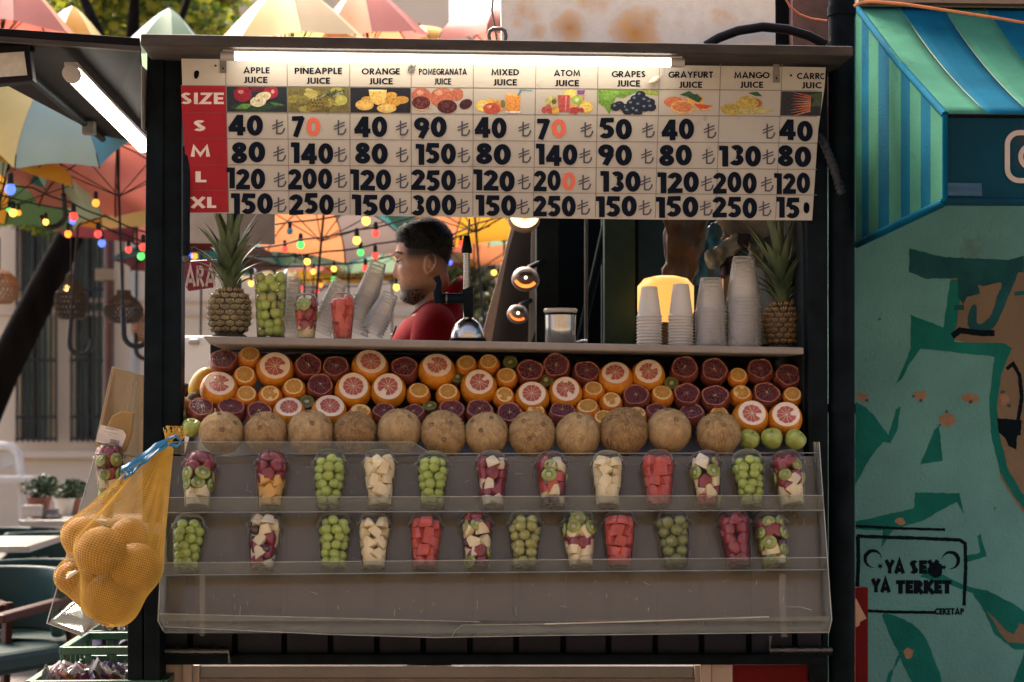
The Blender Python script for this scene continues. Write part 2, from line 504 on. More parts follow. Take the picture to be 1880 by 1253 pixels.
# lower front: slatted panel, rail, door
m = MB()
m.pbox(296, 852, 1512, 1206, -.0, .02, gap_mat)
gaps = [262, 349, 431, 522, 607, 692, 777, 863, 948, 1034, 1117, 1203, 1288, 1375, 1459, 1520]
for i in range(len(gaps) - 1):
    x0 = max(298, gaps[i] + 5); x1 = min(1508, gaps[i + 1] - 5)
    m.pbox(x0, 854, x1, 1201, -.012, .012, slat_mat)
obj("slat_panel", m, parent=kiosk, bevel=.002)
m = MB(); m.pbox(290, 1204, 1518, 1221, -.04, .06, black_steel); m.pbox(430, 1202, 1508, 1205, -.05, .03, black_steel)
obj("rail", m, parent=kiosk, bevel=.003)
m = MB(); ground_box(m, 350, 1280, 1224, .04, .02, door_mat); ground_box(m, 352, 1279, 1246, .032, .006, M("door_lower", (.1, .06, .045), .3, var=.3))
obj("door_panel", m, parent=kiosk)
for a, b, Y, t in ((296, 352, .0, 1219), (335, 352, -.012, 1215), (353, 366, .02, 1222), (1276, 1290, .02, 1222), (1288, 1306, -.012, 1216), (1306, 1345, .0, 1219)):
    m = MB(); ground_box(m, a, b, t, Y, .035, cream_frame)
    obj("door_frame", m, parent=kiosk, bevel=.002)

m = MB(); ground_box(m, 1346, 1520, 1221, .02, .03, red_panel)
obj("red_panel", m, parent=kiosk)
# bolts
def bolt(x0, x1, y, hx, hook):
    m = MB(); m.pbox(min(x0, x1), y - 4, max(x0, x1), y + 12, -.055, .012, black_steel)
    m.tube([P(x0, y + 2, -.065), P(x1, y + 2, -.065), P(x1, y + hook, -.066)], .0065, 8, dull_steel)
    for q in (.2, .5, .8): 
        xx = x0 + (x1 - x0) * q; m.box(P(xx, y + 2, -.062), (.006, .008, .011), black_steel)
    obj("bolt", m, parent=kiosk, bevel=.001)
bolt(303, 420, 1194, 0, 24); bolt(1528, 1413, 1192, 0, -24)
# gas struts and inside rods
m = MB(); m.tube([P(345, 108, -.04), P(345, 280, -.04)], .003, 8, dull_steel); m.tube([P(342, 270, -.04), P(342, 468, -.04)], .0095, 10, black_steel)
m.ball(P(342, 476, -.04), .012, dull_steel)
obj("gas_strut", m, parent=kiosk)
# interior right side
m = MB()
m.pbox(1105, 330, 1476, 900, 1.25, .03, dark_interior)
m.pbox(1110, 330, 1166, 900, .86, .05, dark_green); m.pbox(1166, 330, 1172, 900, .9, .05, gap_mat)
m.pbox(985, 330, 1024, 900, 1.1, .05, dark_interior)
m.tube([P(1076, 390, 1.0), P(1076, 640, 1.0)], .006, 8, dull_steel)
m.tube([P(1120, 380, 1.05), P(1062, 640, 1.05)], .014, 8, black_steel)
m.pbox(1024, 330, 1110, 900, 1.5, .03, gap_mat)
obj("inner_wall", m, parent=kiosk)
for x0, x1, y1, c in ((347, 416, 446, (.30, .26, .24)), (440, 504, 448, (.19, .16, .15))):
    m = MB(); m.pbox(x0, 330, x1, y1, .85, .02, FM(c, .6))
    obj("grey_panel", m, parent=kiosk)
# hasp ring and hose on the roof
m = MB()
cpt = P(913, 62, -.15); s_ = 1 / sc(-.2)
m.tube([cpt + Vector((x * s_, 0, y * s_)) for x, y in ((-14, -16), (-16, -4), (-14, 5), (-8, 9), (8, 9), (14, 5), (16, -4), (14, -16))], .005, 8, dull_steel)
obj("roof_loop", m, parent=kiosk)
m = MB(); pts = [P(x, y, .05) for x, y in ((1296, 84), (1320, 70), (1355, 57), (1400, 50), (1445, 54), (1485, 66), (1516, 82))]
m.tube(pts, .0125, 12, black_rubber)
hose = obj("hose", m); tag(hose, "thick black hose arched over the kiosk roof", "hose")
# corrugated conduit beside the sign
m = MB(); pts = [P(1503, 250, -.02), P(1512, 262, -.03), P(1522, 285, -.04), P(1532, 312, -.05), P(1540, 338, -.05), P(1546, 360, -.05)]
fine = []
for i in range(len(pts) - 1):
    for q in range(8): fine.append(pts[i].lerp(pts[i + 1], q / 8))
m.tube(fine, [(.0125 if i % 3 else .0098) for i in range(len(fine))], 12, M("corrugated_conduit", (.018, .018, .02), .5, spec=.2, var=.6, vs=60))
tag(obj("conduit", m), "short corrugated black conduit hanging beside the price board", "conduit")
# drain pipe
m = MB(); a = P(1545, 600, .03)
m.tube([Vector((a.x, .03, 0)), Vector((a.x, .03, 1.2)), Vector((a.x, .03, 1.9)), Vector((a.x, .03, 3.1))], .0345, 20, pipe_mat)
for yy in (22, 750): m.tube([P(1545, yy, .03) - Vector((0, 0, .012)), P(1545, yy, .03) + Vector((0, 0, .012))], .038, 20, pipe_mat)
tag(obj("drain_pipe", m, sharp=R(50)), "black drain pipe with chipped paint between kiosk and graffiti wall", "pipe")

# ================================================================== LIGHT TUBES
def led(name, a, b, r, up, label):
    t = thing(name, (a + b) / 2, label, "tube light")
    m = MB(); d = (b - a).normalized()
    m.tube([a + (b - a) * i / 6 for i in range(7)], r, 14, tube_glow)
    obj("lit_tube", m, parent=t)
    m = MB()
    for q, s in ((a, -1), (b, 1)):
        m.tube([q, q + d * s * .035], r * 1.15, 14, plastic_grey)
    up = Vector(up); side = d.cross(up).normalized()
    c0 = (a + b) / 2 + up * r * 1.25
    rot = Matrix((d, side, up)).transposed()
    m.box(c0, ((b - a).length / 2 + .03, r * .9, r * .3), plastic_grey, rot)
    obj("housing", m, parent=t, bevel=.002)
    return t
led("tube_light", P(431, 103.5, -.155), P(1231, 115.5, -.155), .0105, (0, 0, 1), "long lit white tube light above the price board")
la = P(134, 105, -.05); lb = P(262, 232, 1.2); lb.z = la.z = zz - .05
lb.x = la.x + (lb.x - la.x)
led("tube_light", la, lb, .019, (0, 0, 1), "lit white tube light slanting under the side flap roof")

# flood light
fl_t = thing("flood_light", P(20, 120, -.1), "black flood lamp with a grey face under the side flap", "flood light")
m = MB(); m.pquad([(-40, 84), (52, 80), (61, 148), (-40, 158)], -.1, .05, black_rubber); obj("housing", m, parent=fl_t, bevel=.005)
m = MB(); m.pquad([(-30, 100), (44, 95), (50, 138), (-30, 144)], -.104, .004, M("lamp_lens", (.42, .40, .35), .25, var=.12, vs=60)); obj("lens", m, parent=fl_t)
m = MB(); m.tube([P(50, 95, -.07), P(58, 85, -.07), P(52, 72, -.07), P(30, 66, -.07)], .006, 6, dull_steel); m.box(P(56, 82, -.07), (.012, .012, .02), black_steel); obj("bracket", m, parent=fl_t)
# hanging card at the post
m = MB(); m.prism([P(259, 120, -.05), P(275, 138, .1), P(275, 250, .1), P(259, 236, -.05)], (.002, 0, 0), FM((.34, .31, .28)))
tag(obj("hanging_card", m), "grey card hanging edge on beside the kiosk post", "card")

# ================================================================== RUSTY BOARD
def rusty():
    m_, nt, b = new_mat("rust_stained_white")
    n2 = noise_node(nt, 22, 10, .72)
    base = ramp(nt, n2.outputs[0], [(.25, (.78, .72, .58)), (.6, (.93, .89, .78))]).outputs[0]
    tc = nt.nodes.new("ShaderNodeTexCoord"); org = Vector(((P(918, 0, .1).x + P(1424, 0, .1).x) / 2, .115, P(921, 84, .1).z)); tot = None
    def MT(op, a, b_=None, c=None):
        n = nt.nodes.new("ShaderNodeMath"); n.operation = op; n.use_clamp = op in ('MULTIPLY',)
        for k, v in enumerate((a, b_, c)):
            if v is None: continue
            if isinstance(v, (int, float)): n.inputs[k].default_value = v
            else: nt.links.new(v, n.inputs[k])
        return n.outputs[0]
    for px, py, rad_, amp in ((1046, 52, .062, 1.0), (1166, 62, .095, 1.0), (1190, 40, .06, .7), (960, 20, .07, .55), (1330, 30, .06, .5), (985, 60, .04, .5), (1090, -10, .09, .5)):
        d = nt.nodes.new("ShaderNodeVectorMath"); d.operation = 'DISTANCE'; d.inputs[1].default_value = P(px, py, .1) - org; nt.links.new(tc.outputs['Object'], d.inputs[0])
        q = MT('SUBTRACT', 1.0, MT('DIVIDE', d.outputs['Value'], rad_)); q = MT('MULTIPLY', MT('MAXIMUM', q, 0.0), amp)
        tot = q if tot is None else MT('MAXIMUM', tot, q)
    wild = MT('ADD', MT('MULTIPLY', tot, 1.1), MT('MULTIPLY', MT('SUBTRACT', n2.outputs[0], .56), 1.9))
    f = ramp(nt, MT('ADD', tot, MT('MULTIPLY_ADD', n2.outputs[0], 1.6, -.86)), [(.12, (0, 0, 0)), (.42, (.55, .55, .55)), (.85, (1, 1, 1))]).outputs[0]
    gate = ramp(nt, tot, [(.0, (0, 0, 0)), (.22, (1, 1, 1))]).outputs[0]
    f = MT('MULTIPLY', f, gate)
    r_ = ramp(nt, n2.outputs[0], [(.3, (.60, .20, .012)), (.7, (.86, .50, .13))]).outputs[0]
    nt.links.new(mix(nt, f, base, r_), b.inputs["Base Color"]); b.inputs["Roughness"].default_value = .6
    return m_
m = MB(); m.pquad([(918, -60), (1423, -60), (1424, 84), (921, 84)], .1, .03, rusty())
tag(obj("metal_sheet", m, bevel=.002), "rust stained white metal sheet standing on the kiosk roof", "metal sheet")
m = MB(); m.pbox(1424, -60, 1470, 100, .5, .03, gap_mat)
m.pbox(1455, -80, 1530, 300, .45, .2, M("red_brown_render", (.10, .045, .04), .8, var=.3, vs=14, bump=.4, bs=50))
tag(obj("side_wall", m), "red brown rendered wall strip above the kiosk roof", "wall")
def cable(name, pts, r, col, label):
    m = MB(); m.tube(pts, r, 8, FM(col, .45)); tag(obj(name, m), label, "cable")
cable("cable", [P(x, y, -.0) for x, y in ((1440, -6), (1450, 12), (1468, 27), (1490, 35), (1518, 39))], .003, (.5, .14, .06), "thin orange cable loop left of the drain pipe".replace("left of", "between rusty sheet and"))
cable("cable", [P(x, y, -.04) for x, y in ((1568, 12), (1580, 5), (1600, 3), (1660, 8), (1740, 20), (1820, 32), (1890, 44))], .0042, (.62, .2, .07), "orange cable running along the top of the striped awning")
cable("cable", [P(x, y, .09) for x, y in ((906, -8), (903, 20), (908, 45), (912, 75))], .003, (.18, .13, .1), "thin brown cable beside the rusty sheet")

# ================================================================== PRICE BOARD
SO = P(333, 108, -.095); sb = P(1490, 405, -.02); sbl = P(346, 391, -.02)
SN = (sbl - SO).cross(sb - SO).normalized()
if SN.y > 0: SN = -SN
def S(px, py, lift=0.0): return PP(px, py, SO, SN) + SN * lift
sign_white = M("sign_white", (.38, .345, .29), .55, spec=.25, var=.06, vs=6, dirt=(.27, .235, .19), dirt_lo=.62, ds=18)
sign_red = M("sign_red", (.27, .008, .016), .6, spec=.2, var=.15, vs=8, dirt=(.5, .1, .1), dirt_lo=.72, ds=30)
ink = M("black_ink", (.003, .006, .013), .8, spec=.1, var=.3, vs=40)
red_ink = M("red_sticker", (.62, .10, .05), .45, var=.1)
line_m = M("grid_line", (.14, .12, .11), .6, var=.1)
board = thing("price_board", SO, "white menu board of juice prices with a red size column", "price board")
m = MB(); m.prism([S(333, 108), S(1516, 124), S(1514, 160), S(1502, 240), S(1491, 405), S(1200, 403.5), S(900, 400), S(600, 395), S(346, 391), S(338, 250)], -SN * .004, sign_white)
obj("panel", m, parent=board)
ctop = [414, 527, 642, 755, 869, 984, 1098, 1211, 1323, 1436, 1515]
cbot = [420, 531, 643, 755, 868, 979, 1093, 1203, 1314, 1424, 1491]
rl = [158, 207, 255, 303, 350, 391]; rr = [166.5, 214, 263, 311, 358, 405]
def colx(k, y): 
    q = (y - 115) / (398 - 115); return ctop[k] + (cbot[k] - ctop[k]) * q
def rowy(j, x): 
    q = (x - 420) / (1450 - 420); return rl[j] + (rr[j] - rl[j]) * q
m = MB()
def cellquad(x0, y0, x1, y1, x2, y2, x3, y3, lift): return [S(x0, y0, lift), S(x1, y1, lift), S(x2, y2, lift), S(x3, y3, lift)]
edge_l = [(332, 158), (334, 207), (338, 255), (341, 303), (344, 350), (346, 391)]
pts = [(414.5, 158), (420, 390.5)] + edge_l[::-1]
m.prism([S(a, b, .0006) for a, b in pts], -SN * .0004, sign_red)
obj("size_column", m, parent=board)
m = MB()
for k in range(10):
    x0, x1 = colx(k, 115), colx(k, 400)
    yb = 391 + (x1 - 346) / 1145 * 14 - 1
    m.add(cellquad(x0 - .6, 118, x0 + .6, 118, x1 + .6, yb, x1 - .6, yb, .0009), [(0, 1, 2, 3)], line_m)
for j in range(5):
    xl = 418 if j else 332
    m.add(cellquad(xl, rowy(j, xl) - .6, 1500, rowy(j, 1500) - .6, 1500, rowy(j, 1500) + .6, xl, rowy(j, xl) + .6, .0011), [(0, 1, 2, 3)], line_m)
for j in range(1, 5):
    m.add(cellquad(edge_l[j][0], rl[j] - .7, 418, rowy(j, 418) - .7, 418, rowy(j, 418) + .7, edge_l[j][0], rl[j] + .7, .0011), [(0, 1, 2, 3)], FM((.2, .01, .015)))
obj("grid_lines", m, parent=board)
def fnS(base): return lambda X, Y, k: S(X, Y, base + k * .00005)
heads = [("APPLE", 447, 495, 129.5, "JUICE", 447, 491, 147), ("PINEAPPLE", 541, 628, 130.5, "JUICE", 562, 606, 148.5), ("ORANGE", 664, 734, 131.5, "JUICE", 677, 721, 149.5),
         ("POMEGRANATA", 769, 857, 132, "JUICE", 797, 828, 150), ("MIXED", 902, 953, 133, "JUICE", 905, 949, 151.5), ("ATOM", 1017, 1065, 134.5, "JUICE", 1018, 1063, 153),
         ("GRAPES", 1123, 1185, 136.5, "JUICE", 1132, 1175, 153.5), ("GRAYFURT", 1227, 1309, 137.5, "JUICE", 1246, 1289, 156), ("MANGO", 1348, 1413, 138.5, "JUICE", 1358, 1401, 156)]
for a, x0, x1, y, b, x2, x3, y2 in heads:
    m = MB(); put_text(m, a, x0, x1, y, 11.5, .2, fnS(.0012), ink, gap=.1); put_text(m, b, x2, x3, y2, 11.5, .2, fnS(.0012), ink, gap=.1)
    obj('heading_lettering', m, parent=board)
m = MB(); put_text(m, "CARR", 1463, 1505, 140, 11.5, .2, fnS(.0012), ink); put_text(m, "C", 1505.5, 1513, 140.5, 11.5, .2, fnS(.0012), ink)
put_text(m, "JUIC", 1471, 1508, 157, 11.5, .2, fnS(.0012), ink)
obj("heading_lettering", m, parent=board)
m = MB(); cream = FM((.62, .50, .45))
put_text(m, "SIZE", 332, 411, 181, 21, .2, fnS(.0014), cream, gap=.11)
obj("size_lettering", m, parent=board); m = MB()
put_text(m, "S", 355, 378, 231, 20, .22, fnS(.0014), cream); obj("size_lettering", m, parent=board); m = MB(); put_text(m, "M", 350, 386, 278, 20, .2, fnS(.0014), cream)
obj("size_lettering", m, parent=board); m = MB(); put_text(m, "L", 359, 379, 325, 20, .22, fnS(.0014), cream); obj("size_lettering", m, parent=board); m = MB(); put_text(m, "XL", 350, 397, 372, 20, .22, fnS(.0014), cream, gap=.08)
obj("size_lettering", m, parent=board)
prices = [[("40", 419, 483), ("80", 425, 487), ("120", 416, 487), ("150", 424, 501)], [("70", 536, 588), ("140", 534, 612), ("200", 529, 610), ("250", 531, 613)],
          [("40", 650, 711), ("80", 652, 712), ("120", 643, 718), ("150", 646, 726)], [("90", 760, 820), ("150", 763, 837), ("250", 755, 837), ("300", 755, 838)],
          [("40", 871, 930), ("80", 874, 938), ("120", 869, 945), ("150", 873, 948)], [("70", 986, 1039), ("140", 984, 1060), ("200", 980, 1056), ("250", 979, 1057)],
          [("50", 1100, 1160), ("90", 1098, 1160), ("130", 1102, 1176), ("150", 1094, 1169)], [("40", 1214, 1274), ("80", 1210, 1270), ("120", 1207, 1283), ("150", 1204, 1282)],
          [None, ("130", 1320, 1397), ("200", 1309, 1389), ("250", 1308, 1390)], [("40", 1430, 1492), ("80", 1428, 1489), ("120", 1421, 1487), ("15", 1425, 1468)]]
redlast = {(1, 0), (5, 0), (5, 2)}
jit = random.Random(3)
r0 = [231, 281, 328, 374]; r1 = [240, 287, 337, 382]
for k in range(10):
    for j in range(4):
        if prices[k][j] is None: continue
        txt, x0, x1 = prices[k][j]; yc = r0[j] + (r1[j] - r0[j]) * (x0 - 420) / 1010
        m = MB()
        if (k, j) in redlast:
            w = text_width(txt, .23, .06); wl = text_width(txt[:-1], .23, .06) / w
            xm = x0 + (x1 - x0) * wl
            put_text(m, txt[:-1], x0, xm, yc, 38, .23, fnS(.0016), ink, gap=.06, jit=jit)
            put_text(m, "0", xm + 3, x1, yc, 33, .2, fnS(.0016), red_ink, jit=jit)
        else:
            put_text(m, txt, x0, x1, yc, 38, .235, fnS(.0016), ink, gap=.05, jit=jit)
            if txt == "15": put_text(m, "0", 1475, 1486, yc, 20, .5, fnS(.0016), ink)
        obj("price_number", m, parent=board)
lx = [[511, 624, 738, 851, 963, 1077, 1190, 1303, 1411], [513, 625, 738, 851, 963, 1075, 1188, 1300, 1411], [514, 625, 738, 851, 962, 1073, 1186, 1298, 1408], [514, 625, 737, 850, 960, 1071, 1184, 1296, 1404]]
ink2 = M("grey_ink", (.035, .035, .06), .5, var=.2)
for j in range(4):
    for x in lx[j]:
        yc = r0[j] + (r1[j] - r0[j]) * (x - 420) / 1010 + 2
        m = MB()
        def put(pts, t):
            rb = stroke([(x + a * 22, -(yc + b * 28)) for a, b in pts], t)
            vs = [S(q.x, -q.y, .0013 + len(m.v) * 1e-7) for pr in rb for q in pr]
            m.add(vs, [(2 * i, 2 * i + 1, 2 * i + 3, 2 * i + 2) for i in range(len(rb) - 1)], ink2)
        put([(-.12, -.5), (-.12, .42)] + [(-.12 + .08, .42)] + [(.12 + .38 * math.sin(R(a)), .02 + .42 * math.cos(R(a))) for a in range(10, 100, 15)], 3.0)
        put([(-.5, -.08), (.4, -.36)], 2.4); put([(-.5, .12), (.4, -.16)], 2.4)
        obj("lira_sign", m, parent=board)
# printed fruit pictures
_pic = {}
def PM(c):
    if c not in _pic: _pic[c] = M("picture_print_%d" % len(_pic), tuple(x * .85 for x in c), .5, var=.38, vs=170, spec=.25)
    return _pic[c]
def picture(k, bgc, shapes):
    m = MB(); ya, yb = 1, 1
    def loc(u, v, lift):
        yt = rowy(0, 420 + (k + u) * 113); y2 = rowy(1, 420 + (k + u) * 113)
        y = yt + (y2 - yt) * v
        x = colx(k, y) + (colx(k + 1, y) - colx(k, y)) * u
        return S(x, y, lift)
    if bgc: m.add([loc(.01, .03, .0007), loc(.99, .03, .0007), loc(.99, .97, .0007), loc(.01, .97, .0007)], [(0, 1, 2, 3)], PM(bgc))
    for i, s_ in enumerate(shapes):
        lf = .00075 + i * .00004
        if s_[0] == 'e':
            _, cx, cy, rx, ry, rot, c = s_
            n = 18; pts = []
            for q in range(n):
                a = 2 * math.pi * q / n; ex, ey = rx * math.cos(a), ry * math.sin(a) * 2.3
                ex, ey = ex * math.cos(R(rot)) - ey * math.sin(R(rot)), ex * math.sin(R(rot)) + ey * math.cos(R(rot))
                pts.append((min(.99, max(.01, cx + ex)), min(.97, max(.03, cy + ey))))
        else:
            _, pts, c = s_
        m.add([loc(a, b, lf) for a, b in pts], [list(range(len(pts)))], PM(c))
    o = obj("fruit_picture", m, parent=board); return o
E = lambda cx, cy, rx, ry, rot, c: ('e', cx, cy, rx, ry / 2.3, rot, c)
G = lambda c, *p: ('p', p, c)
rg = random.Random(5)
picture(0, (.012, .022, .03), [G((.02, .05, .03), (.05, .75), (.5, .6), (.95, .72), (.6, .95), (.2, .95)), E(.27, .3, .15, .3, 0, (.25, .012, .03)), E(.24, .22, .05, .08, 0, (.5, .16, .16)), E(.5, .1, .13, .13, 0, (.10, .01, .03)), E(.73, .22, .12, .25, 0, (.28, .015, .04)), E(.76, .2, .03, .08, 0, (.55, .25, .2)),
  G((.12, .24, .05), (.15, .85), (.25, .66), (.43, .68), (.33, .86)), G((.07, .16, .05), (.7, .6), (.84, .62), (.96, .72), (.78, .72)), E(.6, .4, .12, .2, 20, (.6, .52, .32)), E(.52, .58, .13, .2, 8, (.66, .58, .38)), E(.53, .53, .02, .04, 0, (.25, .15, .06))])
sh = []
for i in range(16): sh.append(E(rg.uniform(.08, .92), rg.uniform(.1, .9), rg.uniform(.06, .12), rg.uniform(.1, .2), rg.uniform(-30, 30), rg.choice([(.25, .21, .05), (.16, .14, .04), (.36, .32, .1), (.12, .09, .03), (.3, .27, .07)])))
for i in range(14):
    x = rg.uniform(.55, .9); y = rg.uniform(.05, .3); sh.append(G(rg.choice([(.06, .09, .04), (.22, .24, .16), (.03, .05, .03)]), (x, y), (x + rg.uniform(-.25, .25), y + rg.uniform(.1, .3)), (x + .03, y + .05)))
sh += [E(.48, .68, .13, .28, 30, (.2, .15, .04)), E(.86, .5, .1, .2, 0, (.42, .4, .1)), E(.25, .5, .1, .18, 0, (.2, .17, .05))]
for i in range(12): sh.append(E(.38 + .05 * (i % 4) + .02 * (i // 4), .5 + .12 * (i // 4), .017, .035, 0, (.08, .06, .02)))
picture(1, (.14, .12, .04), sh)
picture(2, (.012, .014, .022), [E(.67, .32, .1, .14, 10, (.55, .30, .06)), E(.84, .48, .12, .15, 10, (.5, .26, .05)), E(.66, .6, .16, .15, 0, (.55, .28, .05)), E(.28, .5, .1, .15, 0, (.5, .28, .06)), G((.72, .46, .12), (.31, .14), (.6, .14), (.58, .58), (.46, .68), (.34, .58)), G((.8, .62, .3), (.31, .1), (.6, .1), (.6, .16), (.31, .16)),
  E(.24, .68, .15, .2, 0, (.62, .38, .1)), E(.25, .66, .11, .13, 0, (.7, .42, .1)), E(.6, .8, .16, .17, 3, (.68, .42, .1)), E(.6, .79, .12, .12, 3, (.72, .5, .16))])
sh = [E(.16, .3, .16, .3, 0, (.42, .12, .07)), E(.74, .25, .1, .25, 0, (.42, .13, .08)), E(.5, .38, .2, .38, 0, (.46, .14, .08)), E(.44, .2, .06, .1, 0, (.62, .3, .2)), E(.14, .2, .05, .1, 0, (.6, .28, .2)), E(.17, .62, .16, .27, 0, (.5, .35, .22)), E(.16, .58, .15, .25, 0, (.09, .02, .025)), E(.58, .72, .16, .26, 0, (.07, .015, .02)), E(.88, .62, .1, .2, 10, (.05, .015, .02))]
for i in range(26): sh.append(E(rg.uniform(.04, .28), rg.uniform(.42, .76), .013, .03, 0, (.2, .06, .06)))
for i in range(22): sh.append(E(rg.uniform(.46, .7), rg.uniform(.55, .9), .013, .03, 0, (.17, .05, .05)))
picture(3, None, sh)
picture(4, None, [E(.3, .6, .13, .2, 0, (.66, .4, .09)), E(.16, .68, .12, .22, 0, (.72, .5, .1)), E(.16, .68, .08, .15, 0, (.75, .58, .2)), E(.42, .66, .13, .2, 0, (.55, .24, .07)), E(.48, .6, .04, .15, 0, (.16, .17, .08)), E(.3, .78, .14, .22, 0, (.46, .08, .05)), E(.26, .7, .04, .06, 0, (.62, .3, .2)), G((.66, .27, .06), (.52, .25), (.76, .25), (.75, .88), (.54, .88)), E(.64, .24, .12, .05, 0, (.72, .4, .16)), G((.7, .6, .5), (.52, .87), (.77, .87), (.75, .94), (.54, .94)),
  G((.10, .25, .36), (.71, .28), (.75, .04), (.79, .04), (.745, .28)), G((.12, .28, .38), (.75, .03), (.95, .07), (.95, .11), (.76, .08))])
picture(5, None, [E(.56, .18, .1, .2, 0, (.7, .46, .1)), E(.56, .18, .07, .14, 0, (.75, .55, .18)), G((.2, .06, .2), (.67, .06), (.8, .06), (.78, .22), (.68, .22)), G((.5, .3, .16), (.67, .25), (.8, .25), (.78, .5), (.68, .5)), E(.26, .5, .1, .22, 0, (.42, .42, .14)), E(.3, .5, .04, .1, 0, (.15, .08, .04)), E(.67, .42, .09, .18, 0, (.3, .42, .08)), E(.67, .42, .03, .07, 0, (.6, .62, .3)), G((.46, .08, .07), (.36, .25), (.56, .25), (.55, .9), (.38, .9)), G((.6, .2, .18), (.48, .28), (.51, .28), (.5, .85), (.48, .85)),
  E(.82, .7, .11, .22, 0, (.72, .48, .08)), E(.82, .7, .08, .15, 0, (.76, .56, .15)), E(.15, .82, .05, .12, 0, (.4, .08, .06)), E(.21, .72, .05, .12, 0, (.44, .1, .08)), E(.24, .84, .05, .12, 0, (.4, .07, .06)), E(.33, .84, .06, .14, 0, (.66, .36, .07)), E(.62, .7, .07, .14, 0, (.62, .36, .1))] + [E(rg.uniform(.58, .76), rg.uniform(.75, .95), .03, .06, 0, (.42, .05, .06)) for _ in range(14)])
sh = [G((.13, .26, .04), (.01, .03), (.7, .03), (.55, .2), (.42, .35), (.3, .3), (.26, .6), (.2, .97), (.12, .7), (.02, .55)), G((.18, .34, .06), (.05, .05), (.4, .08), (.22, .4), (.12, .45)), G((.3, .36, .08), (.7, .03), (.99, .03), (.99, .25), (.8, .2))]
for x, y in ((.7, .22), (.62, .38), (.78, .42), (.86, .5), (.56, .55), (.68, .6), (.78, .7), (.6, .78), (.88, .68), (.46, .72), (.5, .84), (.66, .86), (.36, .62), (.3, .68)):
    sh += [E(x, y, .085, .16, 0, (.008, .014, .03)), E(x - .02, y - .05, .025, .045, 0, (.12, .18, .26))]
picture(6, None, sh)
picture(7, None, [E(.6, .42, .14, .25, 0, (.66, .34, .1)), E(.3, .5, .2, .24, -25, (.62, .3, .1)), E(.26, .5, .17, .2, -25, (.55, .16, .07)), E(.4, .68, .2, .26, -5, (.68, .38, .14)), E(.4, .66, .16, .2, -5, (.58, .2, .08)), G((.66, .36, .12), (.55, .5), (.9, .6), (.82, .8), (.65, .8)), G((.55, .08, .05), (.58, .53), (.88, .61), (.8, .73), (.66, .73)), G((.03, .09, .04), (.34, .2), (.5, .05), (.6, .2), (.5, .3)), G((.02, .07, .035), (.48, .3), (.62, .15), (.72, .35), (.66, .5))])
picture(8, None, [E(.5, .52, .2, .3, -12, (.42, .32, .08)), E(.22, .75, .2, .22, -25, (.4, .3, .06)), E(.58, .5, .12, .18, 0, (.36, .12, .06)), E(.46, .5, .18, .22, -12, (.46, .33, .07)), G((.44, .36, .12), (.2, .78), (.5, .65), (.9, .78), (.7, .9), (.4, .92)), G((.03, .09, .035), (.46, .1), (.62, .06), (.7, .24), (.58, .22))])
sh = []
for i in range(9):
    y = .2 + .07 * i; sh.append(G(rg.choice([(.5, .14, .06), (.42, .10, .04), (.56, .2, .09)]), (.72, y - .02), (.2 + .08 * rg.random(), y + .05 * (i - 3)), (.74, y + .05)))
sh += [G((.05, .08, .04), (.7, .15), (.98, .05), (.98, .6), (.74, .6), (.82, .35))]
picture(9, (.016, .017, .024), sh)
# clips, tie wire and the little unlit bulb on the board
m = MB()
for x, y0, y1 in ((410, 103, 134), (1425, 118, 152)):
    m = MB(); m.prism([S(x - 6, y0, .003), S(x + 6, y0, .003), S(x + 6, y1, .003), S(x - 6, y1, .003)], -SN * .001, dull_steel); m.ball(S(x, y1 - 8, .004), .0025, black_steel, 8, 6); obj('fixing_clip', m, parent=board, bevel=.0005)
for x, y in ((396, 121), (1452, 139)): m = MB(); m.ball(S(x, y, .002), .0028, black_steel, 8, 6); obj('screw', m, parent=board)
m = MB(); m.ball(S(361, 134, .0), .0085, gap_mat, 14, 8, (.8, .15, 1.9), Matrix.Rotation(R(8), 3, 'Y'))
obj("oval_slot", m, parent=board)
m = MB(); q = S(756, 128, .004)
for i in range(14): m.tube([q + Vector((rnd.uniform(-.01, .01), -.003, rnd.uniform(-.01, .012))) for _ in range(3)], .0012, 5, dull_steel)
obj("tie_wire", m, parent=board)
m = MB(); m.tube([S(1216, 112, .01), S(1217, 135, .012), S(1209, 142, .014)], .002, 6, plastic_grey); m.tube([S(1208, 141, .012), S(1203, 145, .014), S(1195, 150, .015), S(1190, 152, .015)], [.004, .008, .008, .003], 10, FM((.6, .5, .35), .2))
tag(obj("small_bulb", m), "small unlit glass bulb dangling over the grapes price column", "bulb")
# ================================================================== CUT FRUIT ON THE SLOPE
o_rind = M("orange_rind", (.72, .19, .004), .38, var=.12, vs=6, bump=.5, bs=70, coat=.15, col2=(.78, .26, .008))
g_rind = M("grapefruit_rind", (.70, .20, .008), .4, var=.2, vs=2.2, bump=.4, bs=60, coat=.15, col2=(.74, .30, .012))
pith_o = M("orange_pith", (.80, .56, .24), .55, var=.08, vs=8)
pith_g = M("grapefruit_pith", (.80, .64, .47), .6, var=.06, vs=6, bump=.15, bs=40)
def pulp(name, c1, c2, c3):
    m, nt, b = new_mat(name)
    n = noise_node(nt, 30, 4, vec=(1, 1, .3)); n2 = noise_node(nt, 6, 3)
    col = ramp(nt, n.outputs[0], [(.35, c1), (.55, c2), (.75, c3)]).outputs[0]
    nt.links.new(col, b.inputs["Base Color"]); b.inputs["Roughness"].default_value = .28
    b.inputs["Coat Weight"].default_value = .2
    bp = nt.nodes.new("ShaderNodeBump"); bp.inputs["Strength"].default_value = .5; bp.inputs["Distance"].default_value = .05
    nt.links.new(n.outputs[0], bp.inputs["Height"]); nt.links.new(bp.outputs[0], b.inputs["Normal"])
    return m
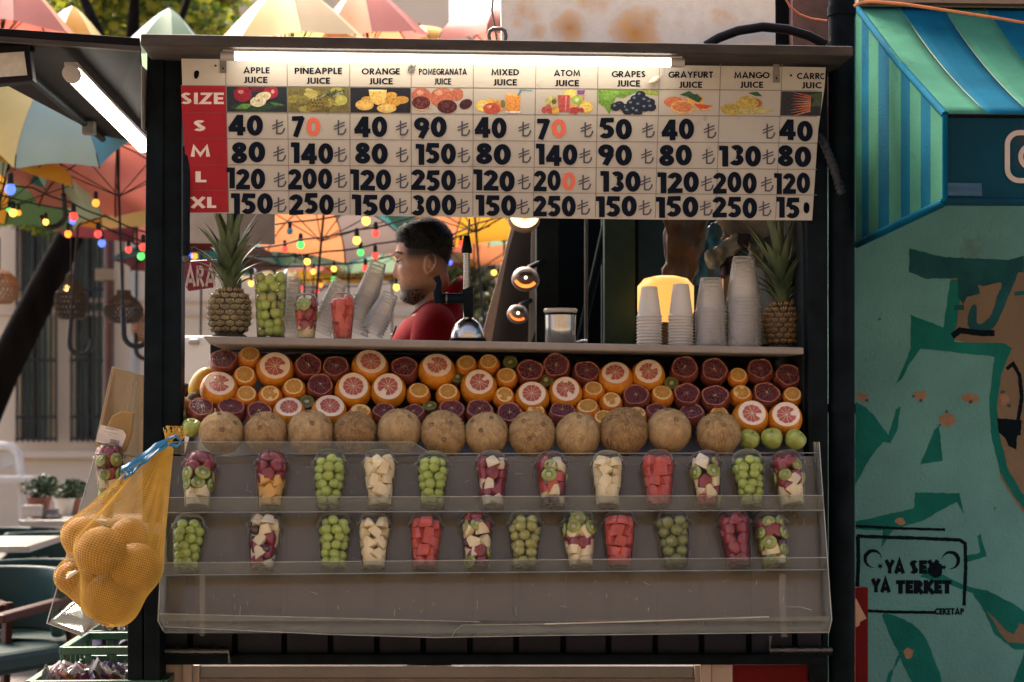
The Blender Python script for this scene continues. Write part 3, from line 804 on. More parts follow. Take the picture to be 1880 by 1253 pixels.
pulp_o = pulp("orange_pulp", (.58, .24, .012), (.72, .34, .03), (.80, .46, .09))
pulp_g = pulp("grapefruit_pulp", (.46, .085, .06), (.60, .15, .10), (.70, .28, .18))
p_rind = M("pomegranate_rind", (.13, .022, .022), .45, var=.4, vs=3, col2=(.25, .060, .036), bump=.2, bs=20, dirt=(.12, .03, .025), dirt_lo=.6, ds=7)
p_deep = M("pomegranate_depth", (.05, .004, .008), .5, var=.3)
p_flesh = M("pomegranate_pith", (.44, .17, .085), .6, var=.25, vs=6)
aril_m = M("pomegranate_arils", (.070, .002, .012), .10, var=.7, vs=7, col2=(.22, .010, .026), coat=.8)
memb_m = M("pomegranate_membrane", (.60, .46, .22), .6, var=.1)
k_skin = M("kiwi_skin", (.085, .06, .03), .85, var=.3, vs=9, bump=.6, bs=120)
k_flesh = M("kiwi_flesh", (.13, .15, .035), .35, var=.3, vs=9, col2=(.22, .22, .06))
k_core = M("kiwi_core", (.45, .42, .24), .5)
seed_m = M("dark_seed", (.012, .01, .008), .4)

def citrus(seed, h, rim, n, rind, pith, pul, ragged):
    """unit half fruit, cut face up: parts rind, pith, pulp"""
    r = random.Random(seed)
    rc = math.sqrt(1 - h * h)
    ph = [r.uniform(0, 6.3) for _ in range(3)]
    wob = lambda a, z: 1 + .012 * math.sin(2 * a + ph[0]) + .008 * math.sin(3 * a + ph[1])
    prof = [(0.001, -.97)] + [(math.cos(t), math.sin(t) * (.97 if math.sin(t) < 0 else 1)) for t in [R(x) for x in range(-84, int(math.degrees(math.asin(h))) - 2, 7)]] + [(rc, h - .012), (rc * .985, h + .004)]
    a = MB(); a.lathe(prof, 36, rind, wob=wob)
    b = MB(); b.lathe([(rc * .988, h - .004), (rc * .9, h + .006), (rc * .5, h + .004), (.001, h + .003)], 36, pith, wob=wob)
    c = MB(); rp = rc * rim; off = (r.uniform(-.03, .03), r.uniform(-.03, .03)); a0 = r.uniform(0, 360)
    ang = [a0 + 360 * i / n + r.uniform(-6, 6) for i in range(n)]; ang.append(ang[0] + 360)
    for i in range(n):
        w0, w1 = R(ang[i] + .8), R(ang[i + 1] - .8)
        q = 1.0
        if ragged and r.random() < ragged: q = r.choice([.45, .6, .75])
        pts = []
        K = 9
        for j in range(K):
            f = j / (K - 1); t = w0 + (w1 - w0) * f
            e = 1 - .09 * abs(2 * f - 1) ** 3.5
            rr = rp * e * (q if q > .7 or .2 < f < .8 else q * .7) * r.uniform(.985, 1.0)
            pts.append((rr, t))
        mid = (w0 + w1) / 2; r0 = rc * .05
        top = h + .018
        vs = [(off[0] + r0 * math.cos(mid), off[1] + r0 * math.sin(mid), top - .004)]
        vs += [(off[0] + x * math.cos(t), off[1] + x * math.sin(t), top - .004) for x, t in pts]
        vs += [(off[0] + .55 * x * math.cos(mid + (t - mid) * .8), off[1] + .55 * x * math.sin(mid + (t - mid) * .8), top + .012) for x, t in pts]
        vs += [(off[0] + x * 1.0 * math.cos(t), off[1] + x * math.sin(t), h - .01) for x, t in pts]
        fs = [(0, 1 + K + j + 1, 1 + K + j)[::-1] for j in range(K - 1)]
        fs += [(1 + j, 1 + j + 1, 1 + K + j + 1, 1 + K + j) for j in range(K - 1)]
        fs += [(1 + 2 * K + j, 1 + 2 * K + j + 1, 1 + j + 1, 1 + j) for j in range(K - 1)]
        c.add(vs, fs, pul, True)
    return [("rind", a), ("pith", b), ("pulp", c)]

def pomegranate(seed):
    r = random.Random(seed); h = .50; rc = math.sqrt(1 - h * h)
    ph = [r.uniform(0, 6.3) for _ in range(4)]
    wob = lambda a, z: 1 + .035 * math.sin(5 * a + ph[0]) + .025 * math.sin(3 * a + ph[1]) + .02 * math.sin(2 * a + ph[2])
    a = MB(); a.lathe([(.001, -.93)] + [(math.cos(t), math.sin(t) * .95) for t in [R(x) for x in range(-84, 28, 8)]] + [(rc * 1.02, h - .02), (rc * .99, h + .02)], 36, p_rind, wob=wob)
    wb2 = lambda a_, z: wob(a_, z) * (1 if z > h - .03 else 1 + .05 * math.sin(11 * a_ + ph[3]))
    b = MB(); b.lathe([(rc * .995, h + .015), (rc * .94, h + .03), (rc * .875, h - .02)], 40, p_flesh, wob=wb2); b.lathe([(rc * .875, h - .02), (rc * .8, h - .05), (rc * .5, h - .08), (.001, h - .08)], 40, p_deep, wob=wb2)
    c = MB(); k = r.choice([5, 6, 6, 7]); a0 = r.uniform(0, 6.3)
    sp = [a0 + 2 * math.pi * i / k + r.uniform(-.15, .15) for i in range(k)]
    placed = []
    tries = 0
    while len(placed) < 92 and tries < 6000:
        tries += 1
        rr = rc * .87 * math.sqrt(r.random()); t = r.uniform(0, 2 * math.pi)
        x, y = rr * math.cos(t), rr * math.sin(t)
        if rr > .12 and min(abs(math.sin(t - q)) * rr if math.cos(t - q) > 0 else 9 for q in sp) < .03: continue
        if rr <= .10: continue
        if all((x - px) ** 2 + (y - py) ** 2 > .0128 for px, py in placed):
            placed.append((x, y))
    for x, y in placed:
        s = r.uniform(.076, .098)
        c.ball((x, y, h - .045 + r.uniform(-.02, .025)), s, aril_m, 7, 5, (1, 1, .85), Euler((r.uniform(-.5, .5), r.uniform(-.5, .5), 0)).to_matrix())
    d = MB()
    for q in sp:
        L = rc * r.uniform(.25, .75); w = r.uniform(.008, .019)
        n_ = Vector((-math.sin(q), math.cos(q), 0)); e = Vector((math.cos(q), math.sin(q), 0)); z = Vector((0, 0, h + .02))
        d.add([z + n_ * w * 1.3, z - n_ * w * 1.3, z + e * L * .5 - n_ * w * .6, z + e * L - Vector((0, 0, .03)), z + e * L * .5 + n_ * w * .6], [(0, 1, 2, 3, 4)], memb_m)
    d.ball((0, 0, h + .005), .035, memb_m, 8, 5)
    return [("rind", a), ("flesh", b), ("arils", c), ("membrane", d)]

def kiwi_half(seed):
    r = random.Random(seed); h = .35; rc = math.sqrt(1 - h * h)
    a = MB(); a.lathe([(.001, -1.15)] + [(math.cos(t), math.sin(t) * 1.15) for t in [R(x) for x in range(-82, 18, 9)]] + [(rc, h), (rc * .98, h + .02)], 24, k_skin)
    b = MB(); b.lathe([(rc * .985, h + .015), (rc * .8, h + .03), (.001, h + .03)], 24, k_flesh)
    c = MB(); c.ball((0, 0, h + .03), .3, k_core, 12, 6, (1, .8, .15))
    d = MB()
    for i in range(30):
        t = 2 * math.pi * i / 30; q = r.uniform(.38, .55)
        d.ball((q * math.cos(t), q * math.sin(t), h + .035), .045, seed_m, 5, 4, (1.6, .7, .5), Matrix.Rotation(t, 3, 'Z'))
    return [("skin", a), ("flesh", b), ("core", c), ("seeds", d)]

def proto(name, parts, label, cat, group):
    o = thing(name, (0, 0, 0), label, cat, group)
    for n_, mb in parts: obj(n_, mb, parent=o, local=True, sharp=R(60))
    return o

KIND = {
 'G': ("grapefruit_half", "pink grapefruit half", "grapefruit", "cut grapefruits on the slope", [citrus(s, h_, .70, n, g_rind, pith_g, pulp_g, rg_) for s, h_, n, rg_ in ((1, .62, 11, .0), (2, .60, 10, .3), (3, .64, 12, .1), (4, .66, 10, .45))]),
 'O': ("orange_half", "orange half", "orange", "cut oranges on the slope", [citrus(s, h_, .84, n, o_rind, pith_o, pulp_o, rg_) for s, h_, n, rg_ in ((11, .66, 10, .0), (12, .62, 11, .0), (13, .7, 10, .2), (14, .68, 10, .3))]),
 'P': ("pomegranate_half", "dark pomegranate half", "pomegranate", "cut pomegranates on the slope", [pomegranate(s) for s in (21, 22, 23, 24, 25)]),
 'K': ("kiwi_half", "brown kiwi half", "kiwi", "cut kiwis on the slope", [kiwi_half(s) for s in (31, 32)]),
}
FR = [("P",411,668,26),("O",459,660,22),("G",505,681,33),("O",449,695,21.5),("G",402,717,33),("O",452,730,20.5),("O",496,730,21.5),("O",540,717,21.5),("P",566,677,26),("P",617,681,26),("P",588,713,25),
 ("K",563,740,14),("G",531,760,29),("G",604,759,32),("P",369,756,25),("P",424,757,27),("P",475,762,24),("G",679,677,33),("G",648,719,33),("G",713,719,32),("O",768,726,21.5),("P",743,682,26),("G",802,684,33),("K",839,695,14.5),
 ("O",856,674,20),("O",897,672,20),("O",822,727,21.5),("G",879,713,33),("P",705,762,22),("P",760,764,22),("K",789,749,14),("P",829,760,26),("P",880,760,26),("O",925,732,20.5),("O",930,697,20.5),("O",661,766,23),
 ("K",937,668,14),("P",973,687,26),("P",1021,677,26.5),("K",1002,700,14.5),("P",1076,689,25.5),("G",977,732,30.5),("G",1038,724,31),("G",1130,698,32),("G",1189,692,31),("O",1089,722,20.5),("O",1121,742,21),("O",1079,756,22.5),
 ("P",1168,733,26),("P",1032,763,26),("P",935,765,25),("K",1232,706,14),("P",1256,682,26.5),("P",1310,685,26),("O",1215,730,21),("P",1261,730,25.5),("P",1313,735,27),("O",1354,695,18.5),("P",1395,685,25.5),("P",1445,695,25),
 ("O",1360,729,21),("P",1406,729,26),("O",1454,730,18.5),("G",1377,769,33),("G",1441,770,31),("P",1205,762,22),("P",1270,765,24),("O",1108,775,21),("O",1168,768,20),("O",1320,767,19),("O",983,764,20)]
def slopeY(py): return .155 - (py - 655) / 170 * .185
protos = {}
for k, (nm, lb, cat, grp, vs) in KIND.items():
    protos[k] = [proto(nm, v, lb, cat, grp) for v in vs]
used = set(); cnt = {}
rows = {}
for f in FR:
    row = "top" if f[2] < 703 else ("middle" if f[2] < 745 else "bottom")
    rows.setdefault((f[0], row), []).append(f)
rf = random.Random(42)
for (k, row), fs in rows.items():
    fs.sort(key=lambda f: f[1])
    for i, (k_, px, py, r) in enumerate(fs):
        Y = slopeY(py) - r / 690 * .15
        c = P(px, py, Y)
        src = protos[k][rf.randrange(len(protos[k]))]
        if id(src) in used: o = copy_tree(src)
        else: o = src; used.add(id(src))
        s = r / sc(Y) * 1.045
        o.location = c; o.scale = (s, s, s)
        tilt = {'G': 58, 'O': 54, 'P': 56, 'K': 55}[k] + rf.uniform(-7, 9)
        if row == "bottom": tilt -= 14
        if k == 'G' and py > 766: tilt = 62
        yaw = rf.uniform(-9, 9) + (940 - px) * .008
        o.rotation_euler = (Matrix.Rotation(R(yaw), 3, 'Y') @ Matrix.Rotation(R(tilt), 3, 'X') @ Matrix.Rotation(rf.uniform(0, 6.28), 3, 'Z')).to_euler()
        lb = KIND[k][1]
        o['label'] = "%s, %s of its kind along the %s row from the net bag end" % (lb, ordinal(i), row)
for k in protos:
    for o in protos[k]:
        if id(o) not in used:
            for c in kids(o): bpy.data.objects.remove(c)
            bpy.data.objects.remove(o)

# whole fruit at the ends of the slope
def apple(px, py, r, Y, mat, label, rot=0):
    s = r / sc(Y)
    o = thing("apple", P(px, py, Y), label, "apple", "green apples on the slope", rot=(R(25), R(rot), 0), scale=s)
    m = MB()
    prof = [(.001, -.80), (.25, -.88), (.5, -.84), (.78, -.62), (.96, -.2), (1.0, .12), (.92, .5), (.7, .76), (.42, .84), (.2, .76), (.06, .62), (.001, .58)]
    m.lathe(prof, 28, mat, wob=lambda a, z: 1 + .025 * math.sin(5 * a))
    obj("skin", m, parent=o, local=True)
    m = MB(); m.tube([(0, 0, .58), (.03, 0, .8), (.09, .02, .98)], .035, 6, FM((.08, .05, .03))); obj("stalk", m, parent=o, local=True)
apple_g = M("green_apple_skin", (.30, .38, .06), .3, var=.15, vs=3, col2=(.40, .44, .10), coat=.3, dirt=(.42, .42, .16), dirt_lo=.66, ds=18)
apple(1375, 808, 20, -.04, apple_g, "green apple next to the end coconut beside the drain pipe post", 20)
apple(1417, 806, 20.5, -.04, apple_g, "green apple in the middle of three beside the drain pipe post", -8)
apple(1460, 808, 20, -.04, apple_g, "green apple tucked into the corner by the drain pipe post", 40)
apple(352, 786, 18, -.02, apple_g, "green apple behind the blue ribbon by the net bag", 12)
apple(338, 764, 14, .08, apple_g, "small green apple squeezed against the kiosk post by the net bag", -20)
m = MB(); m.ball(P(369, 706, .18), 30 / sc(.18), M("yellow_mango_skin", (.60, .36, .03), .38, var=.15, vs=3), 24, 16, (.68, .8, 1.15), Euler((R(20), R(28), 0)).to_matrix())
tag(obj("mango", m), "whole yellow mango leaning at the net bag end of the slope", "mango")
m = MB(); m.ball(P(334, 752, .1), 23 / sc(.1), M("brown_melon_skin", (.26, .13, .05), .7, var=.3, vs=6, bump=.3), 20, 14)
tag(obj("brown_melon", m), "round brown fruit half hidden behind the kiosk post", "fruit")
m = MB(); m.ball(P(356, 737, .14), 15 / sc(.14), k_skin, 18, 12, (1, 1, 1.2), Euler((.5, .4, 0)).to_matrix())
tag(obj("kiwi", m), "whole brown kiwi beside the yellow mango", "kiwi")
m = MB(); m.ball(P(334, 722, .22), 22 / sc(.22), M("aubergine_skin", (.008, .007, .012), .3), 20, 12, (1.1, 1, .9))
tag(obj("aubergine", m), "round black fruit behind the mango at the kiosk post", "fruit")

# ================================================================== COCONUTS
coco_m = M("coconut_husk", (.31, .175, .065), .85, var=.3, vs=4, col2=(.46, .30, .13), bump=.9, bs=34, vec=(1, 1, .35), dirt=(.24, .13, .05), dirt_lo=.58, ds=6)
fib_m = M("coconut_fibre", (.48, .31, .13), .8, var=.3, vs=7)
COCO, FIB = coco_m, fib_m
eye_m = M("coconut_eye", (.17, .105, .05), .9, var=.3, vs=20)
coco_d = M('dark_coconut_husk', (.22, .115, .04), .85, var=.35, vs=4, col2=(.36, .21, .08), bump=.9, bs=34, vec=(1, 1, .35), dirt=(.16, .085, .03), dirt_lo=.56, ds=6)
coco_p = M('pale_coconut_husk', (.36, .22, .09), .85, var=.3, vs=4, col2=(.52, .36, .17), bump=.8, bs=30, vec=(1, 1, .4), dirt=(.30, .18, .08), dirt_lo=.58, ds=6)
fib_d = M('dark_coconut_fibre', (.40, .25, .10), .8, var=.3, vs=7)
def coconut(seed):
    r = random.Random(seed); coco_m = [coco_d, coco_p, COCO, coco_p][seed % 4]; fib_m = fib_d if seed % 4 == 0 else FIB
    m = MB(); m.ball((0, 0, 0), 1, coco_m, 40, 26)
    for i, v in enumerate(m.v):
        n = mnoise.noise(v * 1.3 + Vector((seed, 0, 0))) * .05 + mnoise.noise(v * 5 + Vector((seed, 3, 0))) * .012
        # three shallow ridges meeting at the pole
        a = math.atan2(v.y, v.x); n += .03 * max(0, v.z) * (abs(math.sin(1.5 * a)) ** 3)
        m.v[i] = v * (1 + n)
    body = m
    f = MB()
    for i in range(900):
        d = Vector((r.gauss(0, 1), r.gauss(0, 1), r.gauss(0, 1))).normalized()
        t = (d.orthogonal().normalized() * r.uniform(-.6, .6) + Vector((0, 0, -1)).cross(d).cross(d) * r.choice([-1, 1])).normalized()
        L = r.uniform(.12, .35); w = .009; s = d.cross(t)
        p0 = d * 1.0; p1 = (d + t * L * .5).normalized() * (1.02 + r.uniform(0, .03)); p2 = (d + t * L).normalized() * (1.0 + r.uniform(-.01, .06))
        f.add([p0 - s * w, p0 + s * w, p1 + s * w, p1 - s * w, p2], [(0, 1, 2, 3), (3, 2, 4)], fib_m)
    e = []
    for q in range(3):
        a = 2 * math.pi * q / 3 + r.uniform(-.2, .2); th = R(28)
        d = Vector((math.sin(th) * math.cos(a), math.sin(th) * math.sin(a), math.cos(th)))
        mb = MB(); rot = d.to_track_quat('Z', 'Y').to_matrix()
        mb.lathe([(.115, .0), (.10, .035), (.075, .03), (.05, .0), (.001, -.01)], 14, eye_m, c=d * 1.015, rot=rot)
        e.append(mb)
    return body, f, e
cprot = []
for s in (1, 2, 3, 4, 5, 6):
    o = thing("coconut", (0, 0, 0), "coconut", "coconut", "coconuts in a row above the fruit cups")
    b, f, e = coconut(s)
    h_ = obj("shell", b, parent=o, local=True); obj("husk_fibres", f, parent=h_, local=True)
    for x in e: obj("eye", x, parent=o, local=True)
    cprot.append(o)
CO = [(407,795,40),(488,795,40),(570,795,42),(652,795,39.5),(733,791,40),(814,797,43),(893,797,40.5),(977,798,42.5),(1061,799,41.5),(1145,793,45),(1228,791,42),(1319,797,40.5)]
tl = [52, 48, 35, 60, 20, 75, 48, 70, 15, 40, 28, 42]
for i, (px, py, r) in enumerate(CO):
    o = cprot[i] if i < 6 else copy_tree(cprot[(5 * i) % 6])
    Y = -.085; s = r / sc(Y)
    o.location = P(px, py, Y); o.scale = (s * rf.uniform(.96, 1.03), s * rf.uniform(.96, 1.02), s * rf.uniform(.95, 1.03))
    o.rotation_euler = (Matrix.Rotation(R(rf.uniform(-25, 25)), 3, 'Y') @ Matrix.Rotation(R(tl[i]), 3, 'X') @ Matrix.Rotation(rf.uniform(0, 6.28), 3, 'Z')).to_euler()
    o['label'] = "hairy brown coconut, %s of the twelve in line from the net bag end" % ordinal(i)

# ================================================================== CLEAR DISPLAY RACK
acr = clear("clear_acrylic", (.93, .94, .92), .05, .05, (.45, .43, .38), edge=.16, edf=.2)
acr_back = clear("dust_reflection_acrylic", (.80, .78, .74), .44, .10, (.25, .212, .148), edge=.30, edf=.1, refl_streak=35)  # brown body colour stands in for the reflected street, besides dust
acr_lip = clear("scuffed_acrylic_lip", (.86, .88, .85), .09, .1, (.44, .43, .38), edge=.3)
acr_edge = M("acrylic_cut_edge", (.30, .29, .25), .25, var=.25, vs=20)
glue = M("glue_streak", (.45, .38, .28), .5, var=.2)
Yt, Ym, Yb = -.115, -.2, -.30     # back panel: top, and where it stands at the bottom
rack = thing("display_rack", P(905, 1160, -.3), "clear acrylic two tier rack of fruit cups, empty at the bottom", "display rack")
bt0, bt1 = P(313, 838, -.12), P(1504, 838, -.12)
bb0, bb1 = P(300, 1140, -.27), P(1518, 1140, -.27)
m = MB(); nb = (bb0 - bt0).cross(bt1 - bt0).normalized()
if nb.y > 0: nb = -nb
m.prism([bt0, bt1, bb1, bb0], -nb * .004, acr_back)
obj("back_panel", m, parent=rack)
m = MB(); q = [P(312, 812, -.16), P(758, 812, -.16), P(784, 829, -.16), P(784, 834, -.16), P(312, 834, -.16)]
m.prism(q, (0, .004, 0), acr_lip); m.tube([P(312, 812, -.162), P(758, 812, -.162), P(784, 829, -.162)], .00095, 5, acr_edge)
m.tube([P(330, 834, -.15), P(1504, 832, -.15)], .0011, 5, acr_edge)
obj("top_strip", m, parent=rack)
def tier(yt, yb2, Yf, name, x0, x1, x2, x3, right_up):
    m = MB()
    a, b = P(x0, yt, Yf), P(x1, yt - right_up, Yf); c, d = P(x3, yb2 - right_up, Yf + .012), P(x2, yb2, Yf + .012)
    m.prism([a, b, c, d], (0, .003, 0), acr_lip)
    e0 = d + Vector((0, .085, .004)); e1 = c + Vector((0, .085, .004))
    m.prism([d, c, e1, e0], (0, 0, -.004), acr)
    m.tube([a, b], .001, 6, acr_edge); m.tube([d + Vector((0, -.002, 0)), c + Vector((0, -.002, 0))], .0011, 6, acr_edge)
    obj(name, m, parent=rack)
tier(914, 941, -.245, "shelf_tray", 306, 1512, 308, 1514, 4)
tier(1034, 1056, -.285, "shelf_tray", 299, 1517, 303, 1519, 10)
m = MB()   # bottom trough
a, b = P(293, 1127, -.335), P(1526, 1136, -.335); c, d = P(1520, 1160, -.33), P(300, 1160, -.33)
lo = [P(293, 1127, -.335), P(880, 1142, -.335), P(1000, 1140, -.335), P(1524, 1132, -.335), P(1526, 1136, -.335), P(1520, 1161, -.33), P(1010, 1167, -.33), P(800, 1171, -.33), P(600, 1165, -.33), P(301, 1151, -.33)]
m.prism(lo, (0, .004, 0), acr_lip)
m.tube([lo[9], lo[8], lo[7], lo[6], lo[5]], .0012, 6, acr_edge); m.tube([lo[0], lo[1]], .0009, 6, acr_edge); m.tube([P(1000, 1146, -.336), P(1180, 1141, -.336), P(1412, 1133, -.336)], .0017, 6, glue)
m.tube([P(830, 1170, -.336), P(835, 1158, -.336), P(848, 1148, -.336), P(1000, 1146, -.336)], .0008, 6, acr_edge)
m.prism([P(301, 1160, -.33), P(1520, 1160, -.33), P(1518, 1146, -.27), P(303, 1146, -.27)], (0, 0, -.004), acr)
obj("bottom_trough", m, parent=rack)
for s, xs in ((0, (306, 290, 300, 318)), (1, (1504, 1527, 1521, 1502))):
    m = MB()
    f0 = P(xs[0], 812, -.17 if s else -.17); f1 = P(xs[1], 1140 if not s else 1138, -.335); f2 = P(xs[2], 1163 - 4 * (1 - s), -.33); bk = Vector((f2.x, -.26, f2.z)); bk2 = Vector((f0.x, -.11, f0.z))
    m.prism([f0, f1, f2, bk, bk2], (.004 if not s else -.004, 0, 0), acr)
    m.tube([f0, f1, f2], .0013, 6, acr_edge); m.tube([bk2, bk], .00095, 6, acr_edge)
    obj("side_panel", m, parent=rack)
tape = clear("clear_tape", (.9, .9, .86), .10, .3, (.6, .57, .5))
for pts, w in (([(1437, 1055), (1436, 1095), (1440, 1170)], 6), ([(372, 1056), (371, 1168)], 5)):
    m = MB()
    for i in range(len(pts) - 1):
        (xa, ya), (xb, yb_) = pts[i], pts[i + 1]
        m.add([P(xa - w, ya, -.342), P(xa + w, ya, -.342), P(xb + w * .9, yb_, -.342), P(xb - w * .9, yb_, -.342)], [(0, 1, 2, 3)], tape)
    obj('tape', m, parent=rack)
m = MB(); m.tube([P(1440, 1114, -.343), P(1470, 1115, -.343), P(1490, 1120, -.343)], .0008, 5, acr_edge)
obj("wire_tie", m, parent=rack)
rs_ = random.Random(77); m = MB(); scr = M("scratch_mark", (.34, .31, .26), .5, var=.3)
for k in range(70):
    x, y = rs_.uniform(320, 1500), rs_.choice([rs_.uniform(1064, 1122), rs_.uniform(950, 1026), rs_.uniform(846, 905)])
    dx, dy = rs_.choice([(rs_.uniform(3, 16), rs_.uniform(-5, 5)), (rs_.uniform(-1.5, 1.5), rs_.uniform(4, 18))]); w = rs_.uniform(.12, .34)
    def on(a, b): return PP(a, b, bt0, nb) + nb * .0012
    m.add([on(x, y - w), on(x + dx, y + dy - w), on(x + dx, y + dy + w), on(x, y + w)] if abs(dx) > abs(dy) else [on(x - w, y), on(x + w, y), on(x + dx + w, y + dy), on(x + dx - w, y + dy)], [(0, 1, 2, 3)], scr)
for k in range(90):
    x, y = rs_.uniform(320, 1500), rs_.uniform(846, 1120); s_ = rs_.uniform(.25, .8); m.add([on(x - s_, y), on(x, y - s_), on(x + s_, y), on(x, y + s_ * 1.8)], [(0, 1, 2, 3)], scr)
tag(obj("scratch_marks", m, parent=rack), kind="stuff")

# ================================================================== FRUIT CUPS
pet = clear("cup_plastic", (.985, .985, .98), .02, .04, (.72, .72, .69), edge=.15, edf=.45)
grape_g = M("green_plum_skin", (.30, .39, .05), .26, var=.15, vs=30, col2=(.44, .52, .11), coat=.3)
grape_y = M("yellow_plum_skin", (.30, .30, .07), .3, var=.15, vs=30, col2=(.40, .38, .12), coat=.3)
grape_b = M("olive_grape_skin", (.17, .17, .05), .3, var=.3, vs=30, col2=(.24, .26, .07), coat=.3)
grape_p = M("purple_grape_skin", (.06, .014, .022), .28, var=.4, vs=30, coat=.3)
pine_m = M("pineapple_flesh", (.72, .56, .28), .4, var=.1, vs=50, vec=(1, 1, .3), col2=(.80, .69, .43), bump=.3, bs=150)
mango_m = M("mango_flesh", (.66, .36, .07), .35, var=.12, vs=30)
melon_m = M("watermelon_flesh", (.46, .040, .025), .3, dirt=(.03, .008, .008), dirt_lo=.70, ds=75, var=.25, vs=50, col2=(.58, .09, .05), bump=.25, bs=160)
straw_m = M("strawberry_flesh", (.20, .008, .014), .28, var=.3, vs=45, coat=.3, dirt=(.5, .2, .1), dirt_lo=.72, ds=150)
apple_w = M("white_apple_flesh", (.66, .58, .40), .45, var=.08, vs=20)
kiwi_g = M("kiwi_slice_flesh", (.22, .28, .05), .3, var=.2, vs=60, col2=(.32, .36, .09))
RB, RT, HC = .0285, .0400, .116   # cup radius bottom/top, height
def cup_r(z): return RB + (RT - RB) * max(0, min(1, z / HC))
def shell_mesh():
    a = MB(); prof = [(.0, .003), (RB - .002, .003), (RB, 0), (RB + .0005, .004)] + [(cup_r(z) , z) for z in (.02, .04, .06, .08, .1)] + [(RT, HC - .004), (RT + .0022, HC - .002), (RT + .0022, HC)]
    a.lathe(prof, 32, pet, wob=lambda t, z: 1 + (.006 * math.sin(24 * t) if .005 < z < .07 else 0))
    b = MB(); b.lathe([(RT + .0034, HC - .005), (RT + .0036, HC + .001), (RT + .001, HC + .0025), (RT - .002, HC + .003), (RT - .0035, HC + .012), (RT - .008, HC + .024), (RT - .016, HC + .031), (RT - .026, HC + .0335), (.0005, HC + .034)], 32, pet)
    return a, b
SA, SB = shell_mesh()
shell_me = SA.mesh("cup"); lid_me = SB.mesh("lid")
def chunk_mesh(seed, kind, mat):
    r = random.Random(seed); m = MB()
    if kind == 'wedge':
        w, h, d = r.uniform(.015, .021), r.uniform(.018, .027), r.uniform(.006, .009)
        tri = [(-w, -h * .7), (w * r.uniform(.8, 1.2), -h * r.uniform(.4, .8)), (w * r.uniform(-.6, .6), h)]
        if r.random() < .5: tri.insert(2, (w * .9, h * .5))
        m.prism([(x, -d, z) for x, z in tri], (0, 2 * d, 0), mat)
    elif kind == 'cube':
        q = [Vector((x * r.uniform(.014, .019), y * r.uniform(.009, .012), z * r.uniform(.014, .020))) for x in (-1, 1) for y in (-1, 1) for z in (-1, 1)]
        m.add(q, [(0, 1, 3, 2), (4, 6, 7, 5), (0, 4, 5, 1), (2, 3, 7, 6), (0, 2, 6, 4), (1, 5, 7, 3)], mat)
    elif kind == 'berry':
        m.lathe([(.001, -.018), (.006, -.014), (.011, -.004), (.013, .006), (.010, .013), (.004, .015), (.001, .014)], 16, mat)
    elif kind == 'slice':
        m.lathe([(.001, -.003), (.0145, -.003), (.0158, 0), (.0145, .003), (.001, .003)], 20, mat)
        m.lathe([(.005, .0), (.0045, .0038), (.001, .0042)], 12, k_core); m.lathe([(.001, -.0042), (.0045, -.0038), (.005, 0)], 12, k_core)
        for i in range(18):
            t = 2 * math.pi * i / 18
            for s in (-1, 1): m.ball((.0078 * math.cos(t), .0078 * math.sin(t), s * .0031), .0008, seed_m, 5, 4)
    return m.mesh({'wedge': "fruit_chunk", 'cube': "fruit_chunk", 'berry': "strawberry", 'slice': "kiwi_slice"}[kind])
def ball_mesh(mat, nm):
    m = MB(); m.ball((0, 0, 0), 1, mat, 16, 11, (1, 1, 1.06)); return m.mesh(nm)
LIB = {'gg': [("plum", ball_mesh(grape_g, "plum"))], 'gy': [("plum", ball_mesh(grape_y, "plum"))], 'gb': [("grape", ball_mesh(grape_b, "grape"))], 'gp': [("grape", ball_mesh(grape_p, "grape"))],
 'pi': [("pineapple_chunk", chunk_mesh(s, 'wedge', pine_m)) for s in range(5)], 'ma': [("mango_chunk", chunk_mesh(s, 'wedge', mango_m)) for s in range(10, 13)],
 'wm': [("watermelon_chunk", chunk_mesh(s, 'cube', melon_m)) for s in range(4)], 'st': [("strawberry", chunk_mesh(1, 'berry', straw_m))], 'ap': [("apple_chunk", chunk_mesh(s, 'wedge', apple_w)) for s in range(20, 24)],
 'ki': [("kiwi_slice", chunk_mesh(1, 'slice', kiwi_g))]}
for key in LIB:
    if key in ('pi', 'ma', 'wm', 'ap'):
        pass
bev_done = set()
def piece(parent, key, loc, rot, s=1.0, r=None):
    nm, me = (r or rf).choice(LIB[key])
    o = bpy.data.objects.new(nm, me); COL.objects.link(o); o.parent = parent
    o.location = loc; o.rotation_euler = rot; o.scale = (s, s, s)
    if key in ('pi', 'ma', 'wm', 'ap'):
        b = o.modifiers.new("bevel", 'BEVEL'); b.width = .0028; b.segments = 3
    return o
def fill_balls(root, key, rad, r, top=.128, both=None):
    z = rad * 1.05 + .003
    while z < top:
        Rz = (cup_r(z) if z < HC else RT - .006 - (z - HC) * .5) - rad * 1.03
        n = max(3, int(2 * math.pi * Rz / (rad * 2.02)))
        a0 = r.uniform(0, 6.3)
        for i in range(n):
            a = a0 + 2 * math.pi * i / n + r.uniform(-.08, .08)
            k = key if not both or r.random() > .4 else both
            piece(root, k, (Rz * math.cos(a), Rz * math.sin(a), z + r.uniform(-.004, .004)), (r.uniform(-1, 1), r.uniform(-1, 1), 0), rad * r.uniform(.92, 1.05), r)
        z += rad * 1.62
